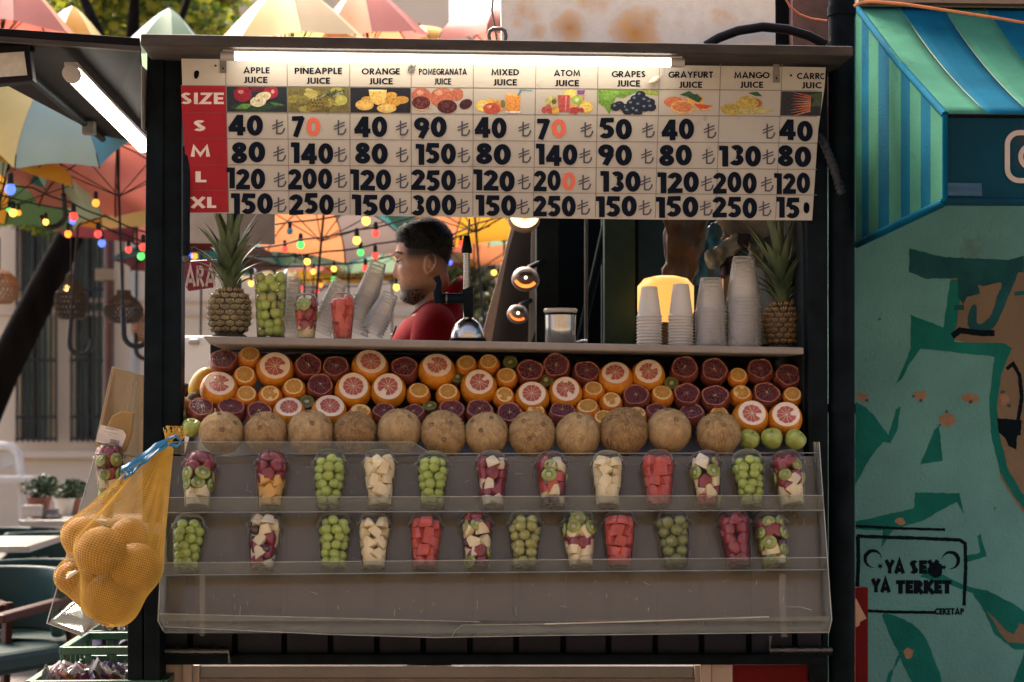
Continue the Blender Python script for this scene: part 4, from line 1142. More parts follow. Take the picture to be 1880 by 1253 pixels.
def fill_chunks(root, bands, r):
    """bands from bottom to top: (z0, z1, key list)"""
    for z0, z1, keys in bands:
        z = z0
        i = 0
        while z < z1:
            zz_ = z + .008
            Rz = (cup_r(zz_) if zz_ < HC else RT - .006)
            n = 5; a0 = -math.pi / 2 + r.uniform(-.6, .6)
            for q in range(n):
                k = keys[(q + i) % len(keys)] if len(keys) < 3 else r.choice(keys)
                a = a0 + 2 * math.pi * q / n + r.uniform(-.15, .15)
                if k == 'ki':
                    rr = Rz - .0045
                    if zz_ > HC - .012: rr -= .004 + .5 * (zz_ - HC + .012)
                    piece(root, k, (rr * math.cos(a), rr * math.sin(a), zz_), Euler((R(90) + r.uniform(-.15, .15), 0, a + math.pi / 2)), r.uniform(1.0, 1.25), r); continue
                if k == 'gp':
                    rr = Rz - .0125 - (.006 if zz_ > HC - .012 else 0)
                    piece(root, k, (rr * math.cos(a), rr * math.sin(a), zz_), (0, 0, 0), .0122, r); continue
                pressed(root, k, a, Rz * .70, zz_ + r.uniform(-.004, .004), r)
            i += 1
            z += .0265
PMAT = {'pi': (pine_m, "pineapple_chunk"), 'ma': (mango_m, "mango_chunk"), 'wm': (melon_m, "watermelon_chunk"), 'st': (straw_m, "strawberry"), 'ap': (apple_w, "apple_chunk")}
def lid_r(z):
    if z < HC - .004: return cup_r(max(0, z)) - .0012
    return float(np.interp(z, [HC - .004, HC + .003, HC + .012, HC + .024, HC + .031, HC + .0335], [RT - .003, RT - .004, RT - .0055, RT - .010, RT - .018, .004]))
def pressed(root, k, a, rad, z, r):
    """a cut piece pushed against the cup wall: its outer face takes the wall's curve"""
    mat, nm = PMAT[k]; K = 4
    if k == 'st':
        pr = [(.001, -.021), (.008, -.017), (.0145, -.006), (.017, .006), (.014, .015), (.006, .019), (.001, .018)]; n = 12
        vs = [Vector((q * math.cos(2 * math.pi * j / n), q * math.sin(2 * math.pi * j / n), zz)) for q, zz in pr for j in range(n)]
        fs = [(i * n + j, i * n + (j + 1) % n, (i + 1) * n + (j + 1) % n, (i + 1) * n + j) for i in range(6) for j in range(n)]; sm = True
        rot = Euler((r.uniform(-.8, .8), r.uniform(-.8, .8), r.uniform(0, 6))).to_matrix()
    else:
        w, h, d = {'wm': (r.uniform(.013, .019), r.uniform(.011, .016), .013)}.get(k, (r.uniform(.013, .020), r.uniform(.011, .0165), .011))
        tx, sh = r.uniform(.25, .95), r.uniform(-.5, .5)
        if k == 'wm': tx = r.uniform(.7, 1.0)
        vs = []; idx = {}
        def V(i, j, l):
            if (i, j, l) not in idx:
                x, y, zz = i / K * 2 - 1, j / K * 2 - 1, l / K * 2 - 1
                f = 1 - (1 - tx) * (zz * .5 + .5)
                e = 1 - .035 * ((x * x > .99) + (y * y > .99) + (zz * zz > .99) - 1) if (x * x > .99) + (y * y > .99) + (zz * zz > .99) > 1 else 1
                idx[(i, j, l)] = len(vs); vs.append(Vector((x * w * f * e + sh * w * (zz * .5), y * d * e, zz * h * e)))
            return idx[(i, j, l)]
        fs = []
        for i in range(K):
            for j in range(K):
                fs += [(V(i, j, 0), V(i, j + 1, 0), V(i + 1, j + 1, 0), V(i + 1, j, 0)), (V(i, j, K), V(i + 1, j, K), V(i + 1, j + 1, K), V(i, j + 1, K)),
                       (V(i, 0, j), V(i + 1, 0, j), V(i + 1, 0, j + 1), V(i, 0, j + 1)), (V(i, K, j), V(i, K, j + 1), V(i + 1, K, j + 1), V(i + 1, K, j)),
                       (V(0, i, j), V(0, i, j + 1), V(0, i + 1, j + 1), V(0, i + 1, j)), (V(K, i, j), V(K, i + 1, j), V(K, i + 1, j + 1), V(K, i, j + 1))]
        sm = False; rot = (Matrix.Rotation(r.uniform(-.9, .9) if k != 'wm' else r.uniform(-.3, .3), 3, 'Y') @ Matrix.Rotation(r.uniform(-.2, .2), 3, 'X'))
    T0 = Matrix.Rotation(a + math.pi / 2, 3, 'Z') @ rot
    c = Vector((rad * math.cos(a), rad * math.sin(a), z))
    out = []; inset = r.uniform(0, .0038)
    for v in vs:
        p = c + T0 @ v; p.z = min(max(p.z, .004), HC + .029)
        q = math.hypot(p.x, p.y); lim = lid_r(p.z) - inset
        if q > lim: p.x *= lim / q; p.y *= lim / q
        out.append(p)
    m = MB(); m.add(out, fs, mat, sm); o = obj(nm, m, parent=root, local=True, sharp=R(48) if not sm else None)
    if not sm:
        for pl in o.data.polygons: pl.use_smooth = True
        o.data.set_sharp_from_angle(angle=R(38))
    return o
T = .130
CUPS = [ # px centre bottom, px centre top, row, fill, label
 (361, 365, 0, [(.004, .045, ['pi']), (.05, .095, ['ki']), (.095, T, ['st'])], "cup of pineapple, kiwi and strawberry beside the net bag in the upper tier"),
 (495, 498, 0, [(.004, .07, ['ma']), (.07, T, ['st'])], "cup of yellow mango under red berries in the upper tier"),
 (602, 605, 0, 'gg', "cup of green plums right of mango cup".replace("right of", "next to the") + " in the upper tier"),
 (698, 695, 0, [(.004, T, ['pi'])], "cup of pale pineapple between two green plum cups in the upper tier"),
 (793, 796, 0, 'gg', "cup of green plums between pineapple cup and apple cup in the upper tier"),
 (905, 903, 0, [(.004, .03, ['ap']), (.03, .05, ['st']), (.05, .075, ['ap', 'st']), (.075, .11, ['st']), (.11, T, ['ap'])], "cup of strawberries with white apple on top in the upper tier"),
 (1016, 1012, 0, [(.004, .04, ['gp', 'pi']), (.04, .09, ['wm', 'st']), (.07, .11, ['ki', 'pi', 'st']), (.11, T, ['st', 'ap'])], "cup of kiwi, watermelon and pineapple tip in the upper tier"),
 (1115, 1120, 0, [(.004, T, ['pi'])], "cup of pale pineapple next to the red watermelon cup in the upper tier"),
 (1210, 1212, 0, [(.004, T, ['wm'])], "cup of red watermelon with black seeds in the upper tier"),
 (1302, 1298, 0, [(.004, .03, ['wm', 'ki']), (.03, .08, ['pi', 'st', 'pi']), (.08, .11, ['ki', 'ap']), (.11, T, ['gp', 'st'])], "mixed cup topped with purple grapes next to plum cup in the upper tier"),
 (1381, 1376, 0, 'gg', "cup of green plums between two mixed cups at the pipe end of the upper tier"),
 (1456, 1448, 0, [(.004, .035, ['pi']), (.035, .07, ['ap', 'st', 'pi']), (.07, .11, ['ki', 'st']), (.11, T, ['st', 'gp'])], "mixed cup with a kiwi slice at the pipe end of the upper tier"),
 (341, 346, 1, 'gg', "cup of green plums beside the net bag in the lower tier"),
 (480, 485, 1, [(.004, .04, ['st', 'ap']), (.04, .09, ['gp', 'st', 'ap']), (.09, T, ['ap', 'gp', 'pi'])], "mixed cup of purple grapes and white apple in the lower tier"),
 (612, 614, 1, 'gg', "cup of green plums touching the pineapple cup in the lower tier"),
 (686, 687, 1, [(.004, T, ['pi'])], "cup of pale pineapple between plum cup and watermelon cup in the lower tier"),
 (780, 783, 1, [(.004, T, ['wm'])], "cup of red watermelon next to the pineapple cup in the lower tier"),
 (877, 875, 1, [(.004, .035, ['ki', 'st']), (.035, .06, ['ap', 'st']), (.06, .1, ['pi', 'gp', 'pi']), (.1, T, ['ki', 'st'])], "mixed cup with kiwi slices at its foot in the lower tier"),
 (963, 966, 1, 'gy', "cup of yellowish green plums between two mixed cups in the lower tier"),
 (1066, 1064, 1, [(.004, .05, ['pi']), (.05, .09, ['st', 'pi']), (.09, T, ['ki'])], "mixed cup topped with kiwi slices in the lower tier"),
 (1137, 1141, 1, [(.004, T, ['wm'])], "cup of red watermelon next to the kiwi topped cup in the lower tier"),
 (1241, 1238, 1, 'gb', "cup of olive brown grapes standing alone in the lower tier"),
 (1357, 1349, 1, [(.004, T, ['st'])], "cup of dark red strawberries in the lower tier"),
 (1425, 1417, 1, [(.004, .05, ['ki', 'pi']), (.05, .08, ['ki', 'st', 'gp']), (.08, T, ['st', 'st', 'ki'])], "mixed cup of kiwi and strawberry at the pipe end of the lower tier"),
]
def fruit_cup(loc, rot, scale, fill, label, seed, group="fruit cups on the clear rack", lid=True, name="fruit_cup"):
    r = random.Random(seed)
    o = thing(name, loc, label, "fruit cup", group, rot=rot, scale=scale)
    c = bpy.data.objects.new("cup", shell_me); COL.objects.link(c); c.parent = o
    if lid:
        c = bpy.data.objects.new("lid", lid_me); COL.objects.link(c); c.parent = o
    if isinstance(fill, str): fill_balls(o, fill, .0128 if fill != 'gb' else .0145, r, both='gp' if fill == 'gb' and False else None)
    else: fill_chunks(o, fill, r)
    return o
for i, (xb, xt, row, fill, label) in enumerate(CUPS):
    yb_, Y = (932 - (xb - 340) * .002, -.20) if row == 0 else (1046 - (xb - 340) * .006, -.245)
    loc = P(xb, yb_, Y)
    tw = (xt - xb) / 105
    rot = (Matrix.Rotation(tw, 3, 'Y') @ Matrix.Rotation(R(-19), 3, 'X') @ Matrix.Rotation(rf.uniform(-.4, .4), 3, 'Z')).to_euler()
    q_ = rf.uniform(.955, .995); fruit_cup(loc, rot, (q_ * 1.09, q_ * 1.09, q_), fill, label, 100 + i)
# ================================================================== THINGS ON THE SHELF
def shelf_z(px, Y):
    a, b = P(372, 617, -.03), P(1476, 638, -.03)
    x = P(px, 620, Y).x
    return a.z + (b.z - a.z) * (x - a.x) / (b.x - a.x) + .001
def on_shelf(px, Y):
    p = P(px, 620, Y); return Vector((p.x, Y, shelf_z(px, Y)))

pa_skin = M("pineapple_skin", (.13, .11, .05), .6, var=.45, vs=30, col2=(.30, .24, .11), bump=1.0, bs=130)
pa_skin2 = M("ripe_pineapple_skin", (.16, .09, .03), .6, var=.4, vs=9, col2=(.26, .15, .05), bump=1.0, bs=130)
pa_gap = M("pineapple_gap", (.025, .022, .012), .8, var=.4)
pa_leaf = M("pineapple_leaf", (.05, .085, .035), .5, var=.35, vs=7, col2=(.13, .17, .085))
def pineapple(loc, rx, hz, skin, label, seed, crown_h, spread, lean):
    r = random.Random(seed)
    o = thing("pineapple", loc, label, "pineapple", "pineapples at the ends of the shelf")
    m = MB(); rows_, cols_ = 9, 13
    prof = lambda t: rx * (max(0.0, 1 - abs(2 * t - 1) ** 3.2)) ** .5 * (.96 + .06 * math.sin(t * 2.2)) if 0 < t < 1 else 0
    pr = [(max(.001, prof(t) * .96 if t > .05 else rx * .8), hz * t) for t in [0.0] + [i / 24 for i in range(1, 24)] + [.995]]
    m.lathe(pr, 30, pa_gap)
    for j in range(rows_):
        t = (j + .6) / (rows_ + .2)
        for i in range(cols_):
            a = 2 * math.pi * (i + .5 * (j % 2)) / cols_
            R_ = prof(t); n = Vector((math.cos(a), math.sin(a), (t - .5) * .9)).normalized()
            c = Vector((R_ * .94 * math.cos(a), R_ * .94 * math.sin(a), hz * t))
            tang = Vector((-math.sin(a), math.cos(a), 0)); up = n.cross(tang)
            w = R_ * math.pi / cols_ * .98; h_ = hz / rows_ * .58
            K = 6; ring = [c + tang * w * math.cos(2 * math.pi * q / K + math.pi / 6) + up * h_ * math.sin(2 * math.pi * q / K + math.pi / 6) for q in range(K)]
            ring2 = [c + n * .0035 + tang * w * .62 * math.cos(2 * math.pi * q / K + math.pi / 6) + up * h_ * .6 * math.sin(2 * math.pi * q / K + math.pi / 6) for q in range(K)]
            tip = c + n * .0045 - up * .001; spike = c + n * .014 + up * h_ * .35
            vs = ring + ring2 + [tip]
            fs = [(q, (q + 1) % K, K + (q + 1) % K, K + q) for q in range(K)] + [(K + q, K + (q + 1) % K, 2 * K) for q in range(K)]
            vs = [v + Vector((r.uniform(-1, 1), r.uniform(-1, 1), r.uniform(-1, 1))) * .0009 for v in vs]
            m.add(vs, fs, skin, True)
            for e_ in (-1, 0, 1): m.add([c + n * .004 + tang * w * (e_ * .5 - .22), c + n * .004 + tang * w * (e_ * .5 + .22), spike + tang * w * e_ * .7 + up * r.uniform(-.2, .5) * h_], [(0, 1, 2)], fib_m)
    obj("body", m, parent=o, local=True)
    for k in range(40):
        m = MB(); f = k / 40
        a = k * 2.399 + r.uniform(-.2, .2)
        L = crown_h * (.36 + .66 * f ** .8) * r.uniform(.85, 1.08); w = .0145 * r.uniform(.85, 1.25) * (1.15 if f > .3 else .9)
        th = R(spread) * (1 - f) ** .8 + R(5) + r.uniform(-.08, .08)
        base = Vector((math.cos(a) * .018 * (1 - f), math.sin(a) * .018 * (1 - f), hz * .965 + crown_h * .22 * f))
        ax = Vector((math.cos(a), math.sin(a), 0)); tg = Vector((-math.sin(a), math.cos(a), 0)); n_ = 7; vs = []
        p = base.copy(); ang = th * .45
        for q in range(n_ + 1):
            s_ = q / n_; ww = w * (1 - s_ ** 1.6) * (1.0 if q else .8) + .0004
            dr = ax * math.sin(ang) + Vector((0, 0, 1)) * math.cos(ang)
            nr = -ax * math.cos(ang) + Vector((0, 0, 1)) * math.sin(ang)
            vs += [p - tg * ww + nr * ww * .45, p, p + tg * ww + nr * ww * .45]
            p = p + (dr + Vector((lean, 0, 0))) * L / n_; ang += th * .13 + r.uniform(-.05, .06)
        fs = []
        for q in range(n_):
            i = q * 3; fs += [(i, i + 1, i + 4, i + 3), (i + 1, i + 2, i + 5, i + 4)]
        m.add(vs, fs, pa_leaf, True)
        obj("leaf", m, parent=o, local=True)
    return o
Ys = .12
pineapple(on_shelf(421, .10), 40 / sc(.10), 92 / sc(.10), pa_skin, "pineapple with a tall spiky crown beside the tall cup of green plums", 3, 150 / sc(.1), 66, .03)
pineapple(on_shelf(1436, .16), 36 / sc(.16), 88 / sc(.16), pa_skin2, "browner pineapple with wide crown beside the tallest stack of cups", 8, 160 / sc(.16), 60, -.06)

# ---- tall cup of green plums
s_ = 1 / sc(.08)
def tall_cup():
    o = thing("tall_plum_cup", on_shelf(497, .08), "tall clear cup packed with green plums beside the pineapple", "fruit cup")
    Hh = 128 * s_; rb, rt = 25 * s_, 31 * s_
    m = MB(); m.lathe([(.001, .003), (rb - .002, .003), (rb, 0)] + [(rb + (rt - rb) * z, Hh * z) for z in (.1, .3, .5, .7, .9, .99)] + [(rt + .002, Hh), (rt + .001, Hh + .002)], 32, pet)
    obj("cup", m, parent=o, local=True)
    r = random.Random(4); rad = .0135; z = rad + .003
    while z < Hh - .01:
        Rz = rb + (rt - rb) * z / Hh - rad * 1.08; n = 6; a0 = r.uniform(0, 6)
        for i in range(n):
            a = a0 + 2 * math.pi * i / n + r.uniform(-.1, .1)
            piece(o, 'gy' if r.random() < .45 else 'gg', (Rz * math.cos(a), Rz * math.sin(a), z + r.uniform(-.005, .005)), (0, 0, 0), rad * r.uniform(.9, 1.15), r)
        z += rad * 1.75
    m = MB()
    for k in range(6):
        zz_ = Hh * .42 + k * .006; a = R(-62); q = rb + (rt - rb) * zz_ / Hh + .0006
        m.add([(q * math.cos(a + d), q * math.sin(a + d), zz_ + e) for d, e in ((-.07, 0), (.07, 0), (.05, .004), (-.07, .0035))], [(0, 1, 2, 3)], ink)
    obj("print", m, parent=o, local=True)
tall_cup()
fruit_cup(on_shelf(562, .05), (0, 0, .3), .93 * .86, [(.004, .045, ['pi']), (.04, .08, ['st', 'ap', 'wm']), (.075, .11, ['st', 'ki']), (.11, .135, ['ki', 'st'])], "domed cup of strawberry and kiwi with two picks on the shelf", 301, group="fruit cups on the shelf")
fruit_cup(on_shelf(629, .03), (0, 0, .8), .93 * .88, [(.004, .135, ['wm'])], "domed cup of watermelon on the shelf beside leaning empty cups", 302, group="fruit cups on the shelf")
m = MB(); m.tube([P(565, 540, .07), P(553, 460, .07)], .0008, 5, FM((.35, .28, .16))); m.tube([P(565, 540, .07), P(579, 455, .07)], .0008, 5, FM((.35, .28, .16)))
tag(obj("pick", m), "two thin wooden picks standing in the strawberry cup", "pick")

# ---- stacks of empty cups
stack_clear = clear("stacked_clear_plastic", (.985, .985, .98), .20, .10, (.95, .90, .81), edge=.28, edf=.7)
stack_frost = M("frosted_plastic", (.60, .58, .53), .35, var=.06, vs=20)
def trans_frost(nm, see, bc):
    m, nt, b = new_mat(nm)
    b.inputs["Base Color"].default_value = C4(bc); b.inputs["Roughness"].default_value = .35
    out = nt.nodes["Material Output"]; tl = nt.nodes.new("ShaderNodeBsdfTranslucent"); tl.inputs[0].default_value = (.7, .66, .58, 1)
    tr = nt.nodes.new("ShaderNodeBsdfTransparent"); mx = nt.nodes.new("ShaderNodeMixShader"); mx.inputs[0].default_value = .28
    m2 = nt.nodes.new("ShaderNodeMixShader"); m2.inputs[0].default_value = see
    nt.links.new(b.outputs[0], mx.inputs[1]); nt.links.new(tl.outputs[0], mx.inputs[2]); nt.links.new(mx.outputs[0], m2.inputs[1]); nt.links.new(tr.outputs[0], m2.inputs[2])
    nt.links.new(m2.outputs[0], out.inputs[0]); return m
frost = trans_frost('frosted_cup', .12, (.86, .81, .73))
stack_rib = trans_frost('clear_ribbed_cup', .76, (.74, .72, .68))
def stack(base, axis, n, rw, rn, H, pitch, mat, label, grp, ribs=0):
    """inverted nested cups, mouth first, along axis"""
    mb = MB(); k = max(0, ribs)
    prof = [(rw + .0008, 0), (rw + .0030, .001), (rw + .0030, .003), (rw - .0002, .0042)]
    for q in range(1, 9):
        z = .0045 + (H - .006) * q / 8; r_ = rw + (rn - rw) * z / H
        if k and q > 5: prof += [(r_ + .0007, z - .003), (r_ - .0006, z - .001)]
        prof.append((r_, z))
    prof += [(rn - .0015, H), (rn - .003, H - .001), (.001, H - .0015)]
    mb.lathe(prof, 30, mat)
    me = mb.mesh("cup"); q = Vector(axis).normalized().to_track_quat('Z', 'Y').to_euler()
    for i in range(n):
        o = bpy.data.objects.new("plastic_cup", me); COL.objects.link(o)
        o.location = Vector(base) + Vector(axis).normalized() * pitch * i; o.rotation_euler = q
        tag(o, label, "plastic cup", grp)
Ya = .15; k_ = 1 / sc(Ya)
stack(on_shelf(1192, Ya), (0, 0, 1), 10, 22.5 * k_, 14.5 * k_, 57 * k_, 6.0 * k_, frost, "frosted plastic cup in the stack farthest from the pineapple", "first stack of frosted cups")
stack(on_shelf(1250, Ya), (0, 0, 1), 11, 22.5 * k_, 14.5 * k_, 61 * k_, 5.6 * k_, frost, "frosted plastic cup in the stack next to the clear cups", "second stack of frosted cups")
stack(on_shelf(1305, Ya), (0, 0, 1), 12, 29 * k_, 19 * k_, 63 * k_, 6.1 * k_, stack_clear, "clear ribbed cup in the shorter of the clear stacks", "shorter stack of clear cups", 1)
stack(on_shelf(1365, Ya), (0, 0, 1), 15, 32 * k_, 19.5 * k_, 82 * k_, 6.3 * k_, stack_clear, "clear ribbed cup in the tallest stack beside the pineapple", "tallest stack of clear cups", 1)
k2 = 1 / sc(.22)
def leaning(x0, y0, x1, y1, n, rw, rn, H, pitch, label, grp, Y):
    a, b = P(x0, y0, Y), P(x1, y1, Y); a.z = max(a.z, shelf_z(x0, Y) + .0)
    stack(a, b - a, n, rw * k2, rn * k2, H * k2, pitch * k2, stack_rib if n > 90 else stack_clear, label, grp, 1)
leaning(588, 612, 624, 518, 9, 20, 13, 52, 6.6, "clear cup in the leaning stack behind the watermelon cup", "leaning stack behind the watermelon", .2)
leaning(652, 612, 691, 494, 10, 23, 14.5, 72, 7.2, "clear cup in the longest leaning stack before the vendor", "longest leaning stack", .2)
leaning(682, 612, 711, 553, 7, 21, 14, 46, 5.6, "clear cup in the short leaning stack by the vendor's chest", "short leaning stack", .14)
stack(on_shelf(534, .2), (.05, 0, 1), 12, 15 * k2, 12 * k2, 40 * k2, 7 * k2, stack_clear, "small clear cup stacked behind the tall cup of plums", "stack behind the tall plum cup", 1)

# ---- lever juicer
jc = thing("lever_juicer", on_shelf(856, .14), "black and steel lever juice press standing in front of the vendor", "juicer")
Yj = .14
m = MB(); m.tube([P(856, 620, Yj), P(857, 440, Yj)], .0085, 12, steel); 
for y in range(465, 530, 3): m.tube([P(857, y, Yj) - Vector((0, 0, .0008)), P(857, y, Yj) + Vector((0, 0, .0008))], .0098, 12, dull_steel)
obj("rack_column", m, parent=jc)
m = MB(); m.lathe([(.001, 30 * k_), (.008, 30 * k_), (.0145, 4 * k_), (.0145, -2 * k_), (.010, -2 * k_)], 16, black_steel, c=P(857, 463, Yj)); m.tube([P(859, 440, Yj), P(862, 402, Yj)], .0025, 8, FM((.12, .09, .07)))
obj("column_cap", m, parent=jc)
m = MB(); m.prism([P(848, 532, Yj - .02), P(868, 526, Yj - .02), P(869, 582, Yj - .02), P(852, 582, Yj - .02)], (0, .04, 0), black_steel)
m.tube([P(800, 548, Yj - .01), P(852, 548, Yj - .01)], .014, 14, black_steel); m.tube([P(818, 548, Yj - .01), P(821, 548, Yj - .01)], .0155, 14, dull_steel)
m.tube([P(806, 556, Yj - .02), P(803, 535, Yj - .025), P(806, 520, Yj - .02), P(801, 508, Yj - .02)], [.013, .012, .008, .010], 12, black_steel)
obj("lever_head", m, parent=jc, bevel=.003)
m = MB(); c = P(859, 622, Yj + .01)
m.lathe([(.046, 0), (.0465, .006), (.043, .022), (.034, .04), (.02, .052), (.009, .057), (.001, .058)], 28, steel, c=c); m.tube([c, c - Vector((0, 0, .01))], .05, 28, black_steel)
obj("press_cup", m, parent=jc)
# ---- steel canister
cn = thing("steel_canister", on_shelf(1029, .12), "brushed steel canister with a pale rim standing on the shelf", "canister")
m = MB(); r_ = 28 * k_; H = 62 * k_; m.lathe([(.001, 0), (r_, 0), (r_ * 1.01, H * .5), (r_ * 1.02, H - .012)], 32, steel); obj("body", m, parent=cn, local=True)
m = MB(); m.lathe([(r_ * 1.03, H - .012), (r_ * 1.03, H - .006)], 32, black_rubber); m.lathe([(r_ * 1.0, H - .006), (r_ * 1.1, H - .003), (r_ * 1.12, H + .002), (r_ * 1.05, H + .006), (r_ * .9, H + .005), (.001, H + .004)], 32, FM((.38, .35, .28), .3))
obj("lid", m, parent=cn, local=True)
m = MB(); a0 = R(-38); q = r_ * 1.025
m.add([(q * math.cos(a0 + t * .01), q * math.sin(a0 + t * .01), H * z) for t, z in ((-22, .42), (-8, .42), (-2, .56), (-2, .82), (26, .82), (26, .3), (-12, .26))], [(0, 1, 2, 3, 4, 5, 6)], FM((.34, .34, .28)))
obj("sticker", m, parent=cn, local=True)
m = MB(); m.tube([P(1060, 628, .03), P(1068, 626, .02), P(1078, 626, .02)], .004, 8, steel); tag(obj("spoon_handle", m), "steel spoon handle lying at the canister's foot", "spoon")
# ---- amber lamp and things in the dark
amber = emis("amber_shade", (1.0, .46, .10), 0.26)
lt = thing("amber_lamp", P(1222, 640, .75), "glowing amber drum lamp behind the frosted cup stacks", "lamp")
m = MB(); kk = 1 / sc(.75); c = P(1222, 592, .75)
m.lathe([(46 * kk, -2 * kk), (52 * kk, 20 * kk), (52 * kk, 66 * kk), (40 * kk, 80 * kk), (20 * kk, 85 * kk), (.001, 86 * kk)], 32, amber, c=c); obj("lamp_shade", m, parent=lt)
m = MB()
for q in range(6): m.lathe([(44 * kk, -7 * kk * q), (47 * kk, -7 * kk * q - 3 * kk), (44 * kk, -7 * kk * q - 7 * kk)], 24, FM((.22, .12, .05)), c=c)
m.lathe([(20 * kk, -42 * kk), (20 * kk, -50 * kk), (46 * kk, -52 * kk), (46 * kk, -56 * kk), (.001, -56 * kk)], 24, FM((.1, .06, .03)), c=c)
obj("lamp_base", m, parent=lt)
m = MB(); m.ball(P(1402, 560, .9), 22 / sc(.9), emis("amber_shade_far", (1.0, .33, .05), .14), 16, 10, (.8, .8, 1.3)); tag(obj("orange_lantern", m), "orange lantern glowing between clear cups and pineapple", "lantern")
# hanging bags and cloth
def rag(name, pts, Y, d, mat, label, cat, seed):
    r = random.Random(seed); m = MB()
    m.pquad(pts, Y, d, mat)
    o = obj(name, m)
    s = o.modifiers.new("sub", 'SUBSURF'); s.subdivision_type = 'SIMPLE'; s.levels = 4; s.render_levels = 4
    t = bpy.data.textures.new("crumple", 'CLOUDS'); t.noise_scale = .05
    dm = o.modifiers.new("crumple", 'DISPLACE'); dm.texture = t; dm.strength = .05; dm.mid_level = .5
    for p in o.data.polygons: p.use_smooth = True
    tag(o, label, cat); return o
bag_m = M("crumpled_bag", (.28, .25, .19), .45, var=.2, vs=8)
rag("plastic_bag", [(1322, 380), (1460, 380), (1470, 470), (1410, 470), (1350, 435), (1326, 440)], .62, .03, FM((.20, .16, .12)), "beige crumpled bag hanging above the pineapple", "bag", 1)
rag("plastic_bag", [(1330, 440), (1352, 432), (1360, 460), (1330, 480), (1308, 488), (1300, 466)], .55, .03, bag_m, "pale crumpled bag tied by a dark blue knot", "bag", 2)
rag("cloth", [(1344, 436), (1374, 434), (1372, 458), (1350, 470), (1340, 505), (1328, 505), (1335, 470)], .56, .02, FM((.05, .02, .03)), "dark maroon and blue cloth knotted between the bags", "cloth", 3)
rag("paper_note", [(1372, 440), (1400, 445), (1404, 492), (1384, 488)], .60, .01, FM((.30, .31, .22)), "pale green note hanging beside the knotted cloth", "note", 4)
rag("apron", [(1225, 380), (1300, 380), (1296, 440), (1270, 520), (1222, 520)], .95, .03, M("brown_cloth", (.045, .025, .02), .8, var=.5, vs=12, vec=(4, 1, .3)), "dark brown cloth hanging at the kiosk's back", "cloth", 5)
rag("blue_cloth", [(1296, 420), (1325, 400), (1330, 505), (1262, 520), (1275, 490)], 1.0, .03, FM((.01, .05, .085)), "dark teal cloth hanging behind the crumpled bags", "cloth", 6)
m = MB(); m.pbox(1328, 490, 1346, 640, .7, .03, FM((.36, .22, .11))); tag(obj("wooden_batten", m), "pale wooden batten upright behind the clear cups", "batten")

# ---- infrared heaters
heat = emis("glowing_heater_grid", (1.0, .26, .05), 0.9)
heat2 = emis("hot_heater_grid", (1.0, .5, .2), 2.2)
hs = M("heater_shell", (.19, .15, .12), .45, var=.2)
def heater(px, py, r, Y, label, big=False, rot=0.0):
    kk = 1 / sc(Y); o = thing("patio_heater", P(px, py, Y), label, "heater", "round patio heaters")
    rt = Matrix.Rotation(rot, 3, 'Y') @ Matrix.Rotation(R(62), 3, 'X')
    m = MB(); m.lathe([(.001, .12 * r * kk), (.6 * r * kk, .1 * r * kk), (.95 * r * kk, -.05 * r * kk), (1.0 * r * kk, -.3 * r * kk), (.97 * r * kk, -.32 * r * kk)], 28, hs, rot=rt)
    for i in range(5): m.box(rt @ Vector((0, (.15 + .12 * i) * r * kk, .13 * r * kk)), (.5 * r * kk, .012 * r * kk, .012 * r * kk), black_rubber, rt)
    obj("shell", m, parent=o, local=True)
    # the glowing window: an arc strip low on the face
    m = MB(); a0, a1 = -158, -34
    if big: a0, a1 = -175, -10
    ri, ro = (.1 if big else .66), .94; n = 16; z = .125 if not big else .22
    vs = []
    for i in range(n + 1):
        a = R(a0 + (a1 - a0) * i / n)
        vs += [rt @ Vector((ri * r * kk * math.cos(a), ri * r * kk * math.sin(a) - (.0), z * r * kk)), rt @ Vector((ro * r * kk * math.cos(a), ro * r * kk * math.sin(a), (z - .14) * r * kk))]
    m.add(vs, [(2 * i, 2 * i + 1, 2 * i + 3, 2 * i + 2) for i in range(n)], heat2 if big else heat)
    obj("glowing_window", m, parent=o, local=True)
    m = MB()
    for i in range(n + 1):
        m.tube([vs[2 * i] + Vector((0, -.003, 0)), vs[2 * i + 1] + Vector((0, -.003, 0))], .0012, 5, FM((.3, .07, .02)))
    m.tube([v + Vector((0, -.003, 0)) for v in vs[1::2]], .003, 6, hs)
    obj("grille", m, parent=o, local=True)
    m = MB(); m.tube([rt @ Vector((0, 0, -.1 * r * kk)), Vector((.4 * r * kk, .1, .9 * r * kk)), Vector((1.9 * r * kk, .18, 1.7 * r * kk))], 5 * kk, 8, black_rubber)
    obj("arm", m, parent=o, local=True)
    m = MB(); m.ball(rt @ Vector((0, -.1 * r * kk, .16 * r * kk)), 2.6 * kk, emis("pilot_light", (1, .75, .4), 1.5)); obj("pilot_light", m, parent=o, local=True)
heater(962, 398, 30, .95, "bright glowing patio heater cut by the price board's lower edge", True, .05)
heater(965, 510, 26, .95, "patio heater with a glowing red slot above the other one")
heater(951, 575, 20, 1.15, "small patio heater with an orange slot, lowest of the three", rot=.2)
